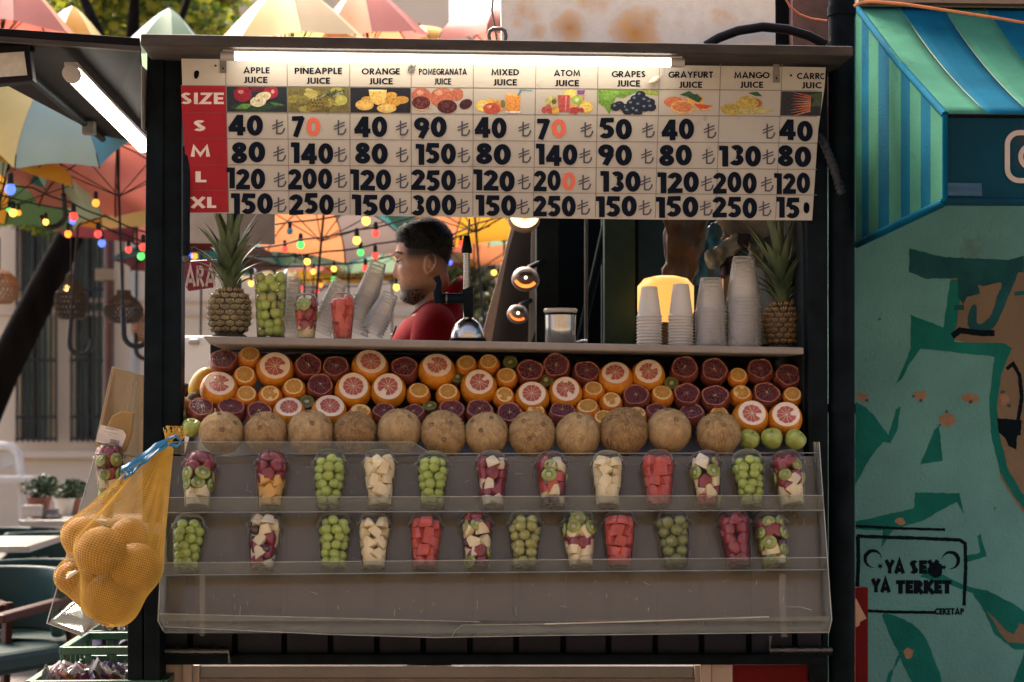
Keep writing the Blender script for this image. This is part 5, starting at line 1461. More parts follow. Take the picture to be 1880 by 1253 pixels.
# leaning dark board and pale strip behind the heaters
m = MB(); m.pquad([(948, 385), (1008, 385), (990, 640), (880, 640), (902, 560)], 1.35, .03, FM((.018, .014, .013)))
tag(obj("dark_board", m), "dark brown board leaning behind the patio heaters", "board")
m = MB(); m.pquad([(978, 385), (1012, 385), (1003, 560), (970, 640), (975, 470)], 1.3, .02, FM((.26, .21, .17)))
tag(obj("pale_strip", m), "pale grey cloth strip hanging behind the round heaters", "cloth")
m = MB(); m.pquad([(925, 470), (931, 470), (900, 640), (878, 640)], 1.28, .02, FM((.36, .28, .21)))
m.pquad([(955, 385), (947, 385), (925, 470), (931, 470)], 1.28, .02, FM((.36, .28, .21)))
tag(obj("batten", m), "pale crooked batten edging the dark board", "batten")
# red bag with letters
ar = thing("red_bag", P(365, 540, .55), "red plastic packet with white letters hanging beside the pineapple", "bag")
m = MB(); m.pquad([(333, 480), (398, 476), (392, 528), (345, 535), (336, 520)], .55, .02, M("red_foil", (.20, .012, .05), .3, var=.4, vs=9, coat=.4)); obj("packet", m, parent=ar, bevel=.004)
m = MB(); 
def fb(X, Y, k): return P(X, Y, .546)
put_text(m, "ARA", 340, 396, 507, 38, .2, fb, FM((.45, .36, .33)), gap=.08); obj("lettering", m, parent=ar)
# ================================================================== GRAFFITI WALL
YW = .30
wall_m = M("teal_render", (.080, .225, .212), .85, var=.2, vs=3, bump=.9, bs=90, dirt=(.07, .12, .10), dirt_lo=.60, ds=5)
gw = thing("graffiti_wall", P(1730, 1253, YW), "teal rendered street wall with graffiti and a black stencil", "wall")
gw.location.z = 0
m = MB(); a, b = P(1560, 200, YW), P(2080, 200, YW)
m.prism([Vector((a.x, YW, 0)), Vector((b.x, YW, 0)), Vector((b.x, YW, 5.2)), Vector((a.x, YW, 5.2))], (0, .3, 0), wall_m)
obj("wall_face", m, parent=gw)
paint_t = M("dark_teal_paint", (.003, .105, .085), .85, spec=.15, var=.2, vs=6, bump=.9, bs=90, col2=(.006, .135, .108))
paint_b = M("beige_paint", (.135, .090, .050), .8, var=.18, vs=5, bump=.6, bs=90, dirt=(.10, .065, .04), dirt_lo=.58, ds=7)
paint_k = M("black_spray", (.002, .006, .009), .85, spec=.08, var=.3, vs=14, bump=.5, bs=90)
paint_d = M("deep_teal_spray", (.010, .062, .066), .85, spec=.1, var=.3, vs=9, bump=.5, bs=90)
bare = M("bare_plaster", (.22, .125, .07), .9, var=.25, vs=12, bump=.6, bs=60)
rgw = random.Random(9)
def smooth(pts, n=6):
    out = []; k = len(pts)
    for i in range(k):
        p0, p1, p2, p3 = [Vector(pts[(i + j - 1) % k]) for j in range(4)]
        if (p2 - p1).length < 6: out.append(p1); continue
        for q in range(n):
            t = q / n
            out.append(.5 * ((2 * p1) + (-p0 + p2) * t + (2 * p0 - 5 * p1 + 4 * p2 - p3) * t * t + (-p0 + 3 * p1 - 3 * p2 + p3) * t ** 3))
    return out
def blob(mb, pts, lift, mat, curved=False, rough=.8):
    q = smooth(pts) if curved else [Vector(p) for p in pts]
    # finely ragged outline, like sprayed paint
    r2 = []
    for i in range(len(q)):
        a, b = q[i], q[(i + 1) % len(q)]; n = max(1, int((b - a).length / 7))
        for j in range(n):
            p = a.lerp(b, j / n); r2.append(p + Vector((rgw.uniform(-rough, rough), rgw.uniform(-rough, rough))))
    from mathutils.geometry import tessellate_polygon
    vs = [P(p.x, p.y, YW - lift * .22) for p in r2]
    if curved is not None and rough > .5:
        for _ in range(int(len(r2) * 1.3)):
            p = rgw.choice(r2) + Vector((rgw.gauss(0, 2.2), rgw.gauss(0, 2.2))); s = rgw.uniform(.3, .8); o_ = len(vs)
            mb.add([P(p.x - s, p.y, YW - lift * .22 + .00003), P(p.x, p.y - s, YW - lift * .22 + .00003), P(p.x + s, p.y, YW - lift * .22 + .00003), P(p.x, p.y + s, YW - lift * .22 + .00003)], [(0, 1, 2, 3)], mat)
    tri = tessellate_polygon([[Vector((p.x, p.y, 0)) for p in r2]])
    mb.add(vs, [t for t in tri], mat)
def spray_line(mb, pts, w, lift, mat, curved=True, soft=0):
    """a sprayed stroke with ragged edges and specks"""
    q = []
    for i in range(len(pts) - 1):
        a, b = Vector(pts[i]), Vector(pts[i + 1]); n = max(2, int((b - a).length / 4))
        for j in range(n): q.append(a.lerp(b, j / n))
    q.append(Vector(pts[-1]))
    rb = stroke([(p.x, p.y) for p in q], w)
    vs = [P(v.x + rgw.uniform(-.5, .5), v.y + rgw.uniform(-.5, .5), YW - lift * .22) for pr in rb for v in pr]
    mb.add(vs, [(2 * i, 2 * i + 1, 2 * i + 3, 2 * i + 2) for i in range(len(rb) - 1)], mat)
    for _ in range(int(len(q) * soft)):
        p = rgw.choice(q) + Vector((rgw.gauss(0, w * .55), rgw.gauss(0, w * .55))); s = rgw.uniform(.4, .9)
        mb.add([P(p.x - s, p.y, YW - lift * .22), P(p.x, p.y - s, YW - lift * .22), P(p.x + s, p.y, YW - lift * .22), P(p.x, p.y + s, YW - lift * .22)], [(0, 1, 2, 3)], mat)
m = MB()
blob(m, [(1745, 505), (1900, 470), (1900, 970), (1870, 930), (1838, 880), (1822, 800), (1820, 740), (1835, 650), (1800, 636), (1740, 622)], .0012, paint_b)
obj("beige_patch", m, parent=gw)
m = MB()
def T_(pts, c=False, lift=.002): blob(m, pts, lift, paint_t, c)
T_([(1571, 738), (1590, 748), (1612, 772), (1631, 800), (1645, 752), (1653, 746), (1648, 790), (1634, 815), (1622, 812), (1596, 842), (1584, 866), (1570, 890)])
T_([(1672, 578), (1732, 602), (1745, 515), (1768, 512), (1752, 628), (1846, 631), (1858, 640), (1838, 690), (1830, 745), (1836, 800), (1850, 860), (1876, 905), (1900, 930), (1900, 960), (1862, 912), (1836, 868), (1820, 800), (1816, 740), (1826, 655), (1760, 648), (1690, 640), (1670, 668), (1655, 697), (1645, 705), (1660, 672), (1672, 640)])
T_([(1715, 790), (1724, 782), (1731, 846), (1690, 852)])
T_([(1571, 958), (1678, 934), (1680, 905), (1762, 906), (1770, 945), (1756, 922), (1690, 958), (1640, 972), (1618, 1006), (1622, 974), (1571, 972)])
T_([(1795, 984), (1800, 980), (1812, 1022), (1775, 1032), (1775, 1020), (1800, 1015)])
T_([(1700, 1040), (1770, 1075), (1812, 1085), (1860, 1108), (1890, 1130), (1890, 1192), (1862, 1193), (1826, 1165), (1805, 1118), (1785, 1090), (1740, 1072), (1690, 1060)])
T_([(1620, 1128), (1660, 1138), (1695, 1165), (1715, 1210), (1728, 1260), (1690, 1275), (1660, 1225), (1648, 1205), (1630, 1270), (1630, 1240), (1652, 1210), (1640, 1180)], True)
T_([(1880, 1200), (1890, 1190), (1890, 1270), (1858, 1260)])
blob(m, [(1669, 456), (1730, 472), (1850, 478), (1880, 470), (1880, 500), (1750, 512), (1700, 512), (1669, 500)], .0016, paint_d)
obj("teal_paint", m, parent=gw)
m = MB()
blob(m, [(1758, 510), (1790, 502), (1800, 540), (1775, 545), (1768, 560), (1760, 548)], .0026, paint_d); blob(m, [(1790, 500), (1870, 480), (1845, 560), (1826, 600), (1800, 615), (1778, 600), (1780, 570), (1792, 560), (1795, 595), (1818, 580), (1830, 545), (1838, 520), (1800, 525)], .0027, paint_d, True)
spray_line(m, [(1748, 618), (1762, 607), (1800, 612), (1826, 612)], 11, .0029, paint_k, soft=.5)
spray_line(m, [(1848, 678), (1860, 668), (1872, 690), (1876, 730), (1868, 780), (1862, 815)], 7, .0029, paint_k, soft=.4)
blob(m, [(1830, 768), (1876, 772), (1874, 800), (1866, 800), (1866, 826), (1852, 820), (1846, 805), (1834, 795)], .003, paint_k)
spray_line(m, [(1752, 565), (1770, 565)], 9, .0029, paint_d, soft=.4); spray_line(m, [(1862, 540), (1880, 538)], 8, .0029, paint_d, soft=.4)
# the stencil: box, crescents, stars, words
spray_line(m, [(1573, 985), (1700, 989), (1762, 992), (1772, 998), (1773, 1045), (1770, 1112)], 6.5, .003, paint_k, soft=.5)
spray_line(m, [(1575, 985), (1576, 1030), (1574, 1082)], 7, .0031, paint_k, soft=.3)
spray_line(m, [(1571, 966), (1640, 970), (1735, 973)], 5, .003, paint_k, soft=1.2)
spray_line(m, [(1592, 1122), (1640, 1124), (1718, 1125)], 5.5, .003, paint_k, soft=.4)
def crescent(cx, cy, r, rot, dx):
    n = 22; out = []
    for i in range(n + 1):
        a = R(rot + 38 + (360 - 76) * i / n); out.append((cx + r * math.cos(a), cy - r * math.sin(a)))
    cx2, cy2 = cx + dx * math.cos(R(rot)), cy - dx * math.sin(R(rot)); r2 = r * .80
    inn = []
    for i in range(n + 1):
        a = R(rot + 50 + (360 - 100) * i / n); inn.append((cx2 + r2 * math.cos(a), cy2 - r2 * math.sin(a)))
    blob(m, out + inn[::-1], .003, paint_k, rough=.4)
crescent(1602, 1025.5, 17, -40, 4); crescent(1746, 1028.5, 17, 215, 4)
def star(cx, cy, r, rot):
    blob(m, [(cx + (r if i % 2 == 0 else r * .42) * math.cos(R(rot + 36 * i)), cy + (r if i % 2 == 0 else r * .42) * math.sin(R(rot + 36 * i))) for i in range(10)], .0031, paint_k, rough=.3)
star(1616, 1040, 6.5, 90); star(1733, 1042, 6, 80)
fw = lambda X, Y, k: P(X, Y, YW - .0008 - k * .00002)
put_text(m, "YA", 1625, 1661, 1041, 25, .31, fw, paint_k, gap=0); put_text(m, "SEX", 1670, 1724, 1041.5, 25, .30, fw, paint_k, gap=.04)
blob(m, [(1706, 1040), (1722, 1034), (1730, 1040), (1728, 1056), (1716, 1061), (1704, 1052)], .0042, paint_k, True)
put_text(m, "YA", 1600, 1635, 1075.5, 25, .31, fw, paint_k, gap=0); put_text(m, "TERKET", 1645, 1747, 1078, 25, .30, fw, paint_k, gap=.02)
put_text(m, "CEKETAP", 1716, 1770, 1123, 12, .26, fw, paint_k, gap=.02)
obj("black_spray", m, parent=gw)
m = MB()
for x, y, rx, ry in ((1583, 728, 11, 8), (1690, 726, 14, 10), (1781, 731, 20, 9), (1738, 772, 16, 13), (1845, 735, 9, 12), (1653, 958, 9, 7), (1668, 1200, 9, 12)):
    blob(m, [(x + rx * math.cos(R(30 * i)) * rgw.uniform(.7, 1.15), y + ry * math.sin(R(30 * i)) * rgw.uniform(.7, 1.15)) for i in range(12)], .0034, bare, rough=1.0)
blob(m, [(1812, 1122), (1850, 1160), (1862, 1165), (1872, 1145), (1890, 1150), (1890, 1182), (1852, 1180), (1838, 1165)], .0034, paint_b)
obj("bare_patch", m, parent=gw)
m = MB()
for x, y, s in ((1592, 736, 4), (1677, 728, 4), (1690, 736, 4), (1782, 738, 5), (1738, 756, 4), (1726, 780, 3), (1840, 720, 5), (1852, 745, 5), (1826, 934, 2.5), (1615, 586, 3)):
    blob(m, [(x + s * math.cos(R(45 * i)) * rgw.uniform(.5, 1.2), y + s * math.sin(R(45 * i)) * rgw.uniform(.4, .9)) for i in range(8)], .0046, FM((.02, .018, .02)))
obj("hole", m, parent=gw)
# red strip with tape
m = MB(); ground_box(m, 1571, 1594, 1079, .22, .03, red_panel); rs = obj("red_strip", m, bevel=.002); tag(rs, "narrow red upright board with beige tape against the graffiti wall", "board")
m = MB(); m.pquad([(1571, 1098), (1580, 1115), (1591, 1136), (1579, 1142), (1578, 1149), (1571, 1152)], .217, .001, FM((.42, .26, .15))); obj("tape", m, parent=rs)

# ================================================================== STRIPED AWNING
fab_g = M("green_canvas", (.040, .150, .098), .9, spec=.04, var=.2, vs=5, bump=.4, bs=200, dirt=(.022, .065, .04), dirt_lo=.62, ds=8)
fab_b = M("blue_canvas", (.0015, .072, .125), .9, spec=.04, var=.25, vs=5, bump=.4, bs=200, dirt=(.006, .045, .07), dirt_lo=.66, ds=8)
fab_d = M("valance_canvas", (.001, .030, .048), .8, spec=.12, var=.3, vs=4, bump=.3, bs=200, dirt=(.035, .035, .03), dirt_lo=.55, ds=3)
seam = M("pale_seam", (.06, .13, .085), .7)
logo_w = M("white_print", (.36, .30, .245), .6, var=.08, vs=20)
YF = -.56
aw = thing("striped_awning", P(1730, 400, -.1), "green and blue striped canvas awning with a dark blue valance", "awning")
tb = P(1573, 14, YW - .02); tf = P(1735, 211, YF); bf = P(1735, 371, YF); bbk = P(1573, 449, YW - .02)
xr = P(2050, 250, YF).x
m = MB()
# top slope stripes: seams follow the photo's columns along the valance
edges = [0, .118, .232, .348, .465, .58, .70]
cols = [fab_g, fab_b, fab_g, fab_b, fab_g, fab_b]
def topn(x, q): return tb.lerp(Vector((tb.x, tf.y, tf.z)), q) + Vector((x, 0, 0))
w0 = P(1815, 212, YF).x - tf.x
for i in range(7):
    x0, x1 = i * w0 + (0 if i else 0), (i + 1) * w0
    vs_ = []
    for q in range(13):
        t = q / 12; base_ = tb.lerp(tf, t)
        for h in range(5):
            xx = (x0 + (x1 - x0) * h / 4) * (1.17 - .17 * t)
            vs_.append(base_ + Vector((xx, 0, -.02 * math.sin(math.pi * t) - .005 * math.sin(math.pi * t) * math.sin(xx * 9))))
    m.add(vs_, [(q * 5 + h, q * 5 + h + 1, (q + 1) * 5 + h + 1, (q + 1) * 5 + h) for q in range(12) for h in range(4)], [fab_g, fab_b][i % 2], True)
    if i: m.tube([tb.lerp(tf, q / 8) + Vector((x0 * (1.17 - .17 * q / 8), 0, .001 - .02 * math.sin(math.pi * q / 8))) for q in range(9)], .0014, 5, seam)
s_ = obj("top_canvas", m, parent=aw); sd = s_.modifiers.new("thick", 'SOLIDIFY'); sd.thickness = .003
m = MB(); n = 9
xs = [0, .08, .17, .29, .42, .555, .655, .77, .87, 1.0]
for i in range(9):
    a, b = xs[i], xs[i + 1]
    q = [tb.lerp(tf, a), tb.lerp(tf, b), bbk.lerp(bf, b), bbk.lerp(bf, a)]
    m.add(q, [(0, 1, 2, 3)], [fab_g, fab_b][i % 2])
    if i: m.tube([q[0] + Vector((-.001, 0, 0)), q[3] + Vector((-.001, 0, 0))], .001, 5, seam)
s_ = obj("side_canvas", m, parent=aw); sd = s_.modifiers.new("thick", 'SOLIDIFY'); sd.thickness = .003
m = MB(); m.tube([tb, tb.lerp(tf, .5) + Vector((0, 0, -.012)), tf], .009, 8, fab_b); m.tube([bbk, bbk.lerp(bf, .5), bf], .011, 8, fab_b); m.tube([tf, bf], .007, 8, fab_b)
m.tube([bf, Vector((xr, YF, bf.z))], .009, 8, fab_d); m.tube([tf + Vector((0, 0, -.002)), Vector((xr, YF, tf.z - .002))], .005, 8, gap_mat)
obj("frame_tube", m, parent=aw)
m = MB(); m.prism([tf, Vector((xr, YF, tf.z)), Vector((xr, YF, bf.z)), bf], (0, .006, 0), fab_d)
obj("valance", m, parent=aw)
m = MB(); fl_ = lambda X, Y, k: P(X, Y, YF - .003 - k * .0003)
def rrect(x0, y0, x1, y1, r, w):
    pts = arc(x0 + r, y0 + r, r, r, 180, 270, 8) + arc(x1 - r, y0 + r, r, r, 270, 360, 8) + arc(x1 - r, y1 - r, r, r, 0, 90, 8) + arc(x0 + r, y1 - r, r, r, 90, 180, 8)
    pts.append(pts[0]); rb = stroke(pts, w)
    m.add([P(v.x, v.y, YF - .003) for pr in rb for v in pr], [(2 * i, 2 * i + 1, 2 * i + 3, 2 * i + 2) for i in range(len(rb) - 1)], logo_w)
rrect(1849.5, 244, 1940, 332, 22, 9.5)
rb = stroke(arc(1895, 288, 21, 21, 0, 360, 28), 9); m.add([P(v.x, v.y, YF - .003) for pr in rb for v in pr], [(2 * i, 2 * i + 1, 2 * i + 3, 2 * i + 2) for i in range(len(rb) - 1)], logo_w)
rb = stroke(arc(1920, 263, 3, 3, 0, 360, 12), 5); m.add([P(v.x, v.y, YF - .003) for pr in rb for v in pr], [(2 * i, 2 * i + 1, 2 * i + 3, 2 * i + 2) for i in range(len(rb) - 1)], logo_w)
obj("camera_emblem", m, parent=aw)
m = MB(); m.prism([P(1736, 336, YF - .001), P(1802, 337, YF - .001), P(1803, 360, YF - .001), P(1735, 359, YF - .001)], (0, -.001, 0), FM((.004, .055, .10)))
put_text(m, "AHMUD", 1739, 1768, 347, 7, .2, fl_, FM((.01, .06, .12)), gap=.12); put_text(m, "GÖLGE", 1773, 1799, 347, 6, .2, fl_, FM((.01, .05, .14)), gap=.12)
obj("maker_sticker", m, parent=aw)
m = MB(); a = P(1570, 16, YW - .01); b = P(2050, 46, YW - .01)
m.prism([Vector((a.x, YW - .05, a.z + .01)), Vector((b.x, YW - .05, a.z + .01)), Vector((b.x, YW - .05, a.z + .12)), Vector((a.x, YW - .05, a.z + .12))], (0, .05, 0), FM((.26, .18, .12), .8))
obj("wall_batten", m, parent=aw)
# ================================================================== FACADE BEHIND
YB = 9.0
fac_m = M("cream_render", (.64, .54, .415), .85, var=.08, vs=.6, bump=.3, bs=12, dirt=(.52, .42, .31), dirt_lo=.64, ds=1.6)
fac_d = M("darker_cream_render", (.54, .43, .33), .85, var=.1, vs=1)  # darker cream for the thin bands and the far house
shut_m = M("green_shutter", (.15, .23, .18), .6, var=.2, vs=3)
iron = M("dark_iron", (.025, .025, .03), .5, metal=.6, var=.3)
fac = thing("townhouse", P(200, 900, YB), "cream townhouse facade with green shuttered barred windows", "building"); fac.location.z = 0
m = MB()
xl, xr_ = P(-500, 500, YB).x, P(826, 500, YB).x
ztop = 4.7
wins = [(34, 100, 402, 806), (134, 200, 402, 806), (585, 640, 300, 420), (700, 745, -60, 40)]
# wall as columns between window openings
def zz2(y): return P(0, y, YB).z
cols_ = sorted([(P(a, 500, YB).x, P(b, 500, YB).x, zz2(d), zz2(c)) for a, b, c, d in wins[:2]])
x = xl
for a, b, z0, z1 in cols_:
    m.prism([Vector((x, YB, 0)), Vector((a, YB, 0)), Vector((a, YB, ztop)), Vector((x, YB, ztop))], (0, .4, 0), fac_m)
    m.prism([Vector((a, YB, 0)), Vector((b, YB, 0)), Vector((b, YB, z0)), Vector((a, YB, z0))], (0, .4, 0), fac_m)
    m.prism([Vector((a, YB, z1)), Vector((b, YB, z1)), Vector((b, YB, ztop)), Vector((a, YB, ztop))], (0, .4, 0), fac_m)
    x = b
m.prism([Vector((x, YB, 0)), Vector((xr_, YB, 0)), Vector((xr_, YB, ztop)), Vector((x, YB, ztop))], (0, .4, 0), fac_m)
obj("wall", m, parent=fac)
m = MB()
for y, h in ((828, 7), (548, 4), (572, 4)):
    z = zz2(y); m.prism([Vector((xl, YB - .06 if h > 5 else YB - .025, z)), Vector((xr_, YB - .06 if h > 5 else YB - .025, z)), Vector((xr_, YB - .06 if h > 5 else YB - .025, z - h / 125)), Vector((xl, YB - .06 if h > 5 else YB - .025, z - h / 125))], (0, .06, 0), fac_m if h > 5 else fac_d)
obj("ledge", m, parent=fac, bevel=.01)
for a, b, c, d in wins[:2]:
    w = MB(); w.pbox(a, c, b, d, YB + .28, .03, FM((.30, .26, .2)))
    for s in (a + (b - a) * .12, a + (b - a) * .52):
        w.pbox(s, c, s + (b - a) * .32, d, YB + .2, .05, shut_m)
        for k in range(22): w.pbox(s + 1, c + 6 + k * (d - c) / 22, s + (b - a) * .32 - 1, c + 10 + k * (d - c) / 22, YB + .19, .02, shut_m)
    wo = obj("window", w, parent=fac)
    w = MB()
    for k in range(8):
        x = a - 3 + (b - a + 6) * k / 7; w.tube([P(x, c - 30, YB - .1), P(x, d + 6, YB - .1)], .011, 6, iron)
    for y in (c + 20, c + 130, c + 260, d - 40, d): w.tube([P(a - 6, y, YB - .1), P(b + 4, y, YB - .1)], .011, 6, iron)
    obj("window_bars", w, parent=wo)
m = MB(); m.tube([Vector((P(247, 500, 8.85).x, 8.85, 0)), Vector((P(247, 500, 8.85).x, 8.85, 6))], .035, 12, FM((.33, .33, .31)))
tag(obj("downpipe", m), "pale grey downpipe on the cream facade behind the kiosk post", "pipe")
m = MB(); m.tube([Vector((P(197, 700, 5.2).x, 5.2, 0)), Vector((P(203, 380, 5.2).x, 5.2, 3.2))], .028, 10, M("brown_red_pole", (.06, .02, .018), .5, var=.3))
m.box(P(194, 505, 5.2), (.05, .04, .03), FM((.2, .17, .12)))
tag(obj("pole", m), "dark red brown iron pole behind the bell shaped lamps", "pole")
# the bright side of the passage: another house, farther, and a white cabinet
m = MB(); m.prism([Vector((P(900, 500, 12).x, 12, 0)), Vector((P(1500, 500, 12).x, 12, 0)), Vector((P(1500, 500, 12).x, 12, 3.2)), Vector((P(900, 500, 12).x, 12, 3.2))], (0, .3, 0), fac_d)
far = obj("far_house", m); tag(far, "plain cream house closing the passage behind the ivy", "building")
m = MB(); m.pbox(322, 617, 420, 900, 1.9, .4, M("white_cabinet", (.72, .68, .62), .4, var=.04)); m.pbox(344, 622, 366, 633, 1.88, .02, plastic_grey)
tag(obj("white_cabinet", m, bevel=.01), "white cabinet glimpsed between the post and the fruit slope", "cabinet")
# ivy
def leaf_cloud(m, boxes, n, size, mats, r, axis=None):
    for _ in range(n):
        c, h = r.choice(boxes)
        while True:
            v = Vector((r.uniform(-1, 1), r.uniform(-1, 1), r.uniform(-1, 1)))
            if v.length < 1: break
        p = Vector(c) + Vector((v.x * h[0], v.y * h[1], v.z * h[2]))
        e = Euler((r.uniform(-1.2, 1.2), r.uniform(-1.2, 1.2), r.uniform(0, 6.3))).to_matrix(); s = size * r.uniform(.6, 1.3)
        m.add([p + e @ Vector(q) * s for q in ((0, -1, 0), (.55, 0, .12), (0, 1, 0), (-.55, 0, .12))], [(0, 1, 2, 3)], r.choice(mats))
def LM(n, c):
    m = M("leaf_green_%s" % n, c, .55, var=.3, vs=6); nt = m.node_tree; b = nt.nodes["Principled BSDF"]
    tl = nt.nodes.new("ShaderNodeBsdfTranslucent"); tl.inputs[0].default_value = (min(1, c[0] * 1.7), min(1, c[1] * 1.7), c[2], 1)
    mx = nt.nodes.new("ShaderNodeMixShader"); mx.inputs[0].default_value = .5
    nt.links.new(b.outputs[0], mx.inputs[1]); nt.links.new(tl.outputs[0], mx.inputs[2]); nt.links.new(mx.outputs[0], nt.nodes["Material Output"].inputs[0]); return m
lf = [LM(n, c) for n, c in (("dark", (.035, .06, .012)), ("mid", (.075, .11, .015)), ("bright", (.17, .19, .022)), ("yellow", (.27, .26, .035)))]
ivy_l = [M("ivy_%d" % i, c, .5, var=.3) for i, c in enumerate(((.03, .065, .025), (.06, .11, .05), (.12, .17, .09), (.22, .25, .15)))]
r = random.Random(2); m = MB()
leaf_cloud(m, [(P(880, 560, 7.5), (.28, .15, .35)), (P(870, 500, 7.5), (.25, .15, .25)), (P(885, 640, 7.5), (.3, .2, .3)), (P(840, 590, 7.6), (.12, .1, .4))], 1500, .045, ivy_l, r)
ivy = thing("ivy", P(880, 760, 7.5), "climbing ivy in green leaf behind the juicer and the vendor's collar", "ivy"); ivy.location.z = 0
obj("foliage", m, parent=ivy)
m = MB()
for x in (858, 872, 888, 900): m.tube([P(x + r.uniform(-3, 3), 480, 7.5), P(x, 560, 7.55), P(x + r.uniform(-6, 6), 800, 7.5)], .012, 6, FM((.06, .05, .03)))
obj("stem", m, parent=ivy)

# ================================================================== TREE
bark = M("dark_bark", (.006, .005, .0045), .95, spec=.03, var=.5, vs=14, bump=.9, bs=30, vec=(1, 1, .25))
tree = thing("tree", P(-60, 900, 5.5), "leaning dark tree with yellow green crown over the umbrellas", "tree"); tree.location.z = 0
m = MB(); tp = [P(x, y, 5.5) for x, y in ((-120, 960), (-40, 780), (0, 690), (40, 610), (90, 515), (135, 425), (170, 340), (215, 220), (240, 120), (250, -20))]
tp = [Vector((tp[0].x - .3, 5.5, 0))] + tp
m.tube(tp, [.14, .12, .102, .095, .086, .08, .072, .062, .052, .04, .026], 14, bark)
for a, b, c in ((6, (120, 330), (60, 100)), (7, (290, 160), (360, -40)), (8, (180, 60), (120, -80))):
    m.tube([tp[a], P(b[0], b[1], 5.6), P(c[0], c[1], 5.9)], [.05, .035, .015], 8, bark)
for i, v in enumerate(m.v): m.v[i] = v + Vector((mnoise.noise(v * 6), mnoise.noise(v * 6 + Vector((9, 0, 0))), 0)) * .014
obj("trunk", m, parent=tree)
r = random.Random(6); m = MB(); bl = []
for _ in range(26):
    bl.append((P(r.uniform(90, 430), r.uniform(-90, 48), r.uniform(6.4, 8.2)), (r.uniform(.18, .4), r.uniform(.2, .4), r.uniform(.1, .24))))
for _ in range(9): bl.append((P(r.uniform(-60, 120), r.uniform(330, 420), r.uniform(7.4, 8.0)), (.15, .15, .06)))
leaf_cloud(m, bl[:26], 8000, .042, lf, r); leaf_cloud(m, bl[26:], 500, .04, lf[:3], r); leaf_cloud(m, [(P(120, 385, 7.5), (.08, .1, .05)), (P(40, 385, 7.5), (.15, .1, .05))], 260, .035, lf[1:], r)
obj("crown", m, parent=tree)

# ================================================================== UMBRELLAS OVERHEAD
cloth = {}
def CM(c):
    if c not in cloth:
        m, nt, b = new_mat("umbrella_cloth_%d" % len(cloth))
        n = noise_node(nt, 3, 4); a = tuple(x * .88 for x in c); d = tuple(min(1, x * 1.1) for x in c)
        col = ramp(nt, n.outputs[0], [(.3, a), (.7, d)]).outputs[0]
        nt.links.new(col, b.inputs["Base Color"]); b.inputs["Roughness"].default_value = .6
        tl = nt.nodes.new("ShaderNodeBsdfTranslucent"); nt.links.new(col, tl.inputs[0])
        mx = nt.nodes.new("ShaderNodeMixShader"); mx.inputs[0].default_value = .34
        nt.links.new(b.outputs[0], mx.inputs[1]); nt.links.new(tl.outputs[0], mx.inputs[2])
        nt.links.new(mx.outputs[0], nt.nodes["Material Output"].inputs[0]); cloth[c] = m
    return cloth[c]
RED, CORAL, YEL, CRM, PALE, CYAN, BLUE, TEAL, GRN, PGRN, ORG, GREY, PINK, MAR, PEACH = ((.38, .11, .09), (.50, .18, .14), (.56, .30, .03), (.66, .53, .33), (.60, .50, .20), (.34, .50, .50), (.09, .29, .40), (.03, .17, .19), (.06, .15, .06), (.24, .36, .25), (.50, .19, .085), (.17, .135, .13), (.62, .25, .21), (.07, .012, .016), (.64, .28, .14))
wire_m = M("umbrella_wire", (.010, .010, .012), .6, var=.2, spec=.2)
hook_m = M("umbrella_hook", (.008, .010, .012), .5, var=.3, spec=.25)
UMB = []
def umbrella(px, py, Y, rad, colors, label, tilt=(0, 0), spin=0.0, dome=.32, handle=.62, hook=True, torn=0):
    """px,py: where the crown's tip is seen"""
    o = thing("umbrella", P(px, py, Y), label, "umbrella", "open umbrellas hung over the passage")
    o.rotation_mode = 'ZYX'; o.rotation_euler = (R(tilt[0]), R(tilt[1]), R(spin))
    n = 8; D = rad * dome; m = MB(); K = 6; S_ = 5
    def prof_(f):
        if dome >= .6: return rad * f, -D * f ** 1.22
        return rad * math.sin(f * 1.45) / math.sin(1.45), -D * (1 - math.cos(f * 1.45)) / (1 - math.cos(1.45))
    for i in range(n):
        vs = []
        for a in range(K + 1):
            f = a / K; rr, z = prof_(f)
            for b in range(S_ + 1):
                g_ = b / S_; t = 2 * math.pi * (i + g_) / n
                sag = 1 - .075 * math.sin(math.pi * g_) * f
                chord = math.cos(math.pi / n) / math.cos(2 * math.pi / n * (g_ - .5))
                q = rr * sag * chord
                vs.append(Vector((q * math.cos(t), q * math.sin(t), z - .02 * rad * math.sin(math.pi * g_) * f * 0)))
        fs = [(a * (S_ + 1) + b, a * (S_ + 1) + b + 1, (a + 1) * (S_ + 1) + b + 1, (a + 1) * (S_ + 1) + b) for a in range(K) for b in range(S_)]
        m.add(vs, fs, CM(colors[i % len(colors)]), True)
    obj("canopy", m, parent=o, local=True)
    m = MB()
    for i in range(n):
        t = 2 * math.pi * i / n; pts = []
        for a in range(K + 1):
            f = a / K; rr, z = prof_(f)
            pts.append((rr * math.cos(t), rr * math.sin(t), z - .006))
        m.tube(pts, .003, 5, wire_m)
        m.tube([(0, 0, -D - rad * .18), pts[3]], .0025, 5, wire_m)
    obj("ribs", m, parent=o, local=True)
    if handle:
        m = MB(); L = -D - handle
        m.tube([(0, 0, .012), (0, 0, L)], .0055, 8, wire_m)
        s_ = obj("shaft", m, parent=o, local=True)
        if hook:
            m = MB(); m.tube([(0, 0, L + .05), (0, 0, L - .06)] + [(.05 - .05 * math.cos(R(a)), 0, L - .06 - .05 * math.sin(R(a))) for a in range(20, 190, 20)] + [(.1, 0, L - .035)], .0115, 8, hook_m)
            obj("hook_handle", m, parent=o, local=True)
    UMB.append(o); return o
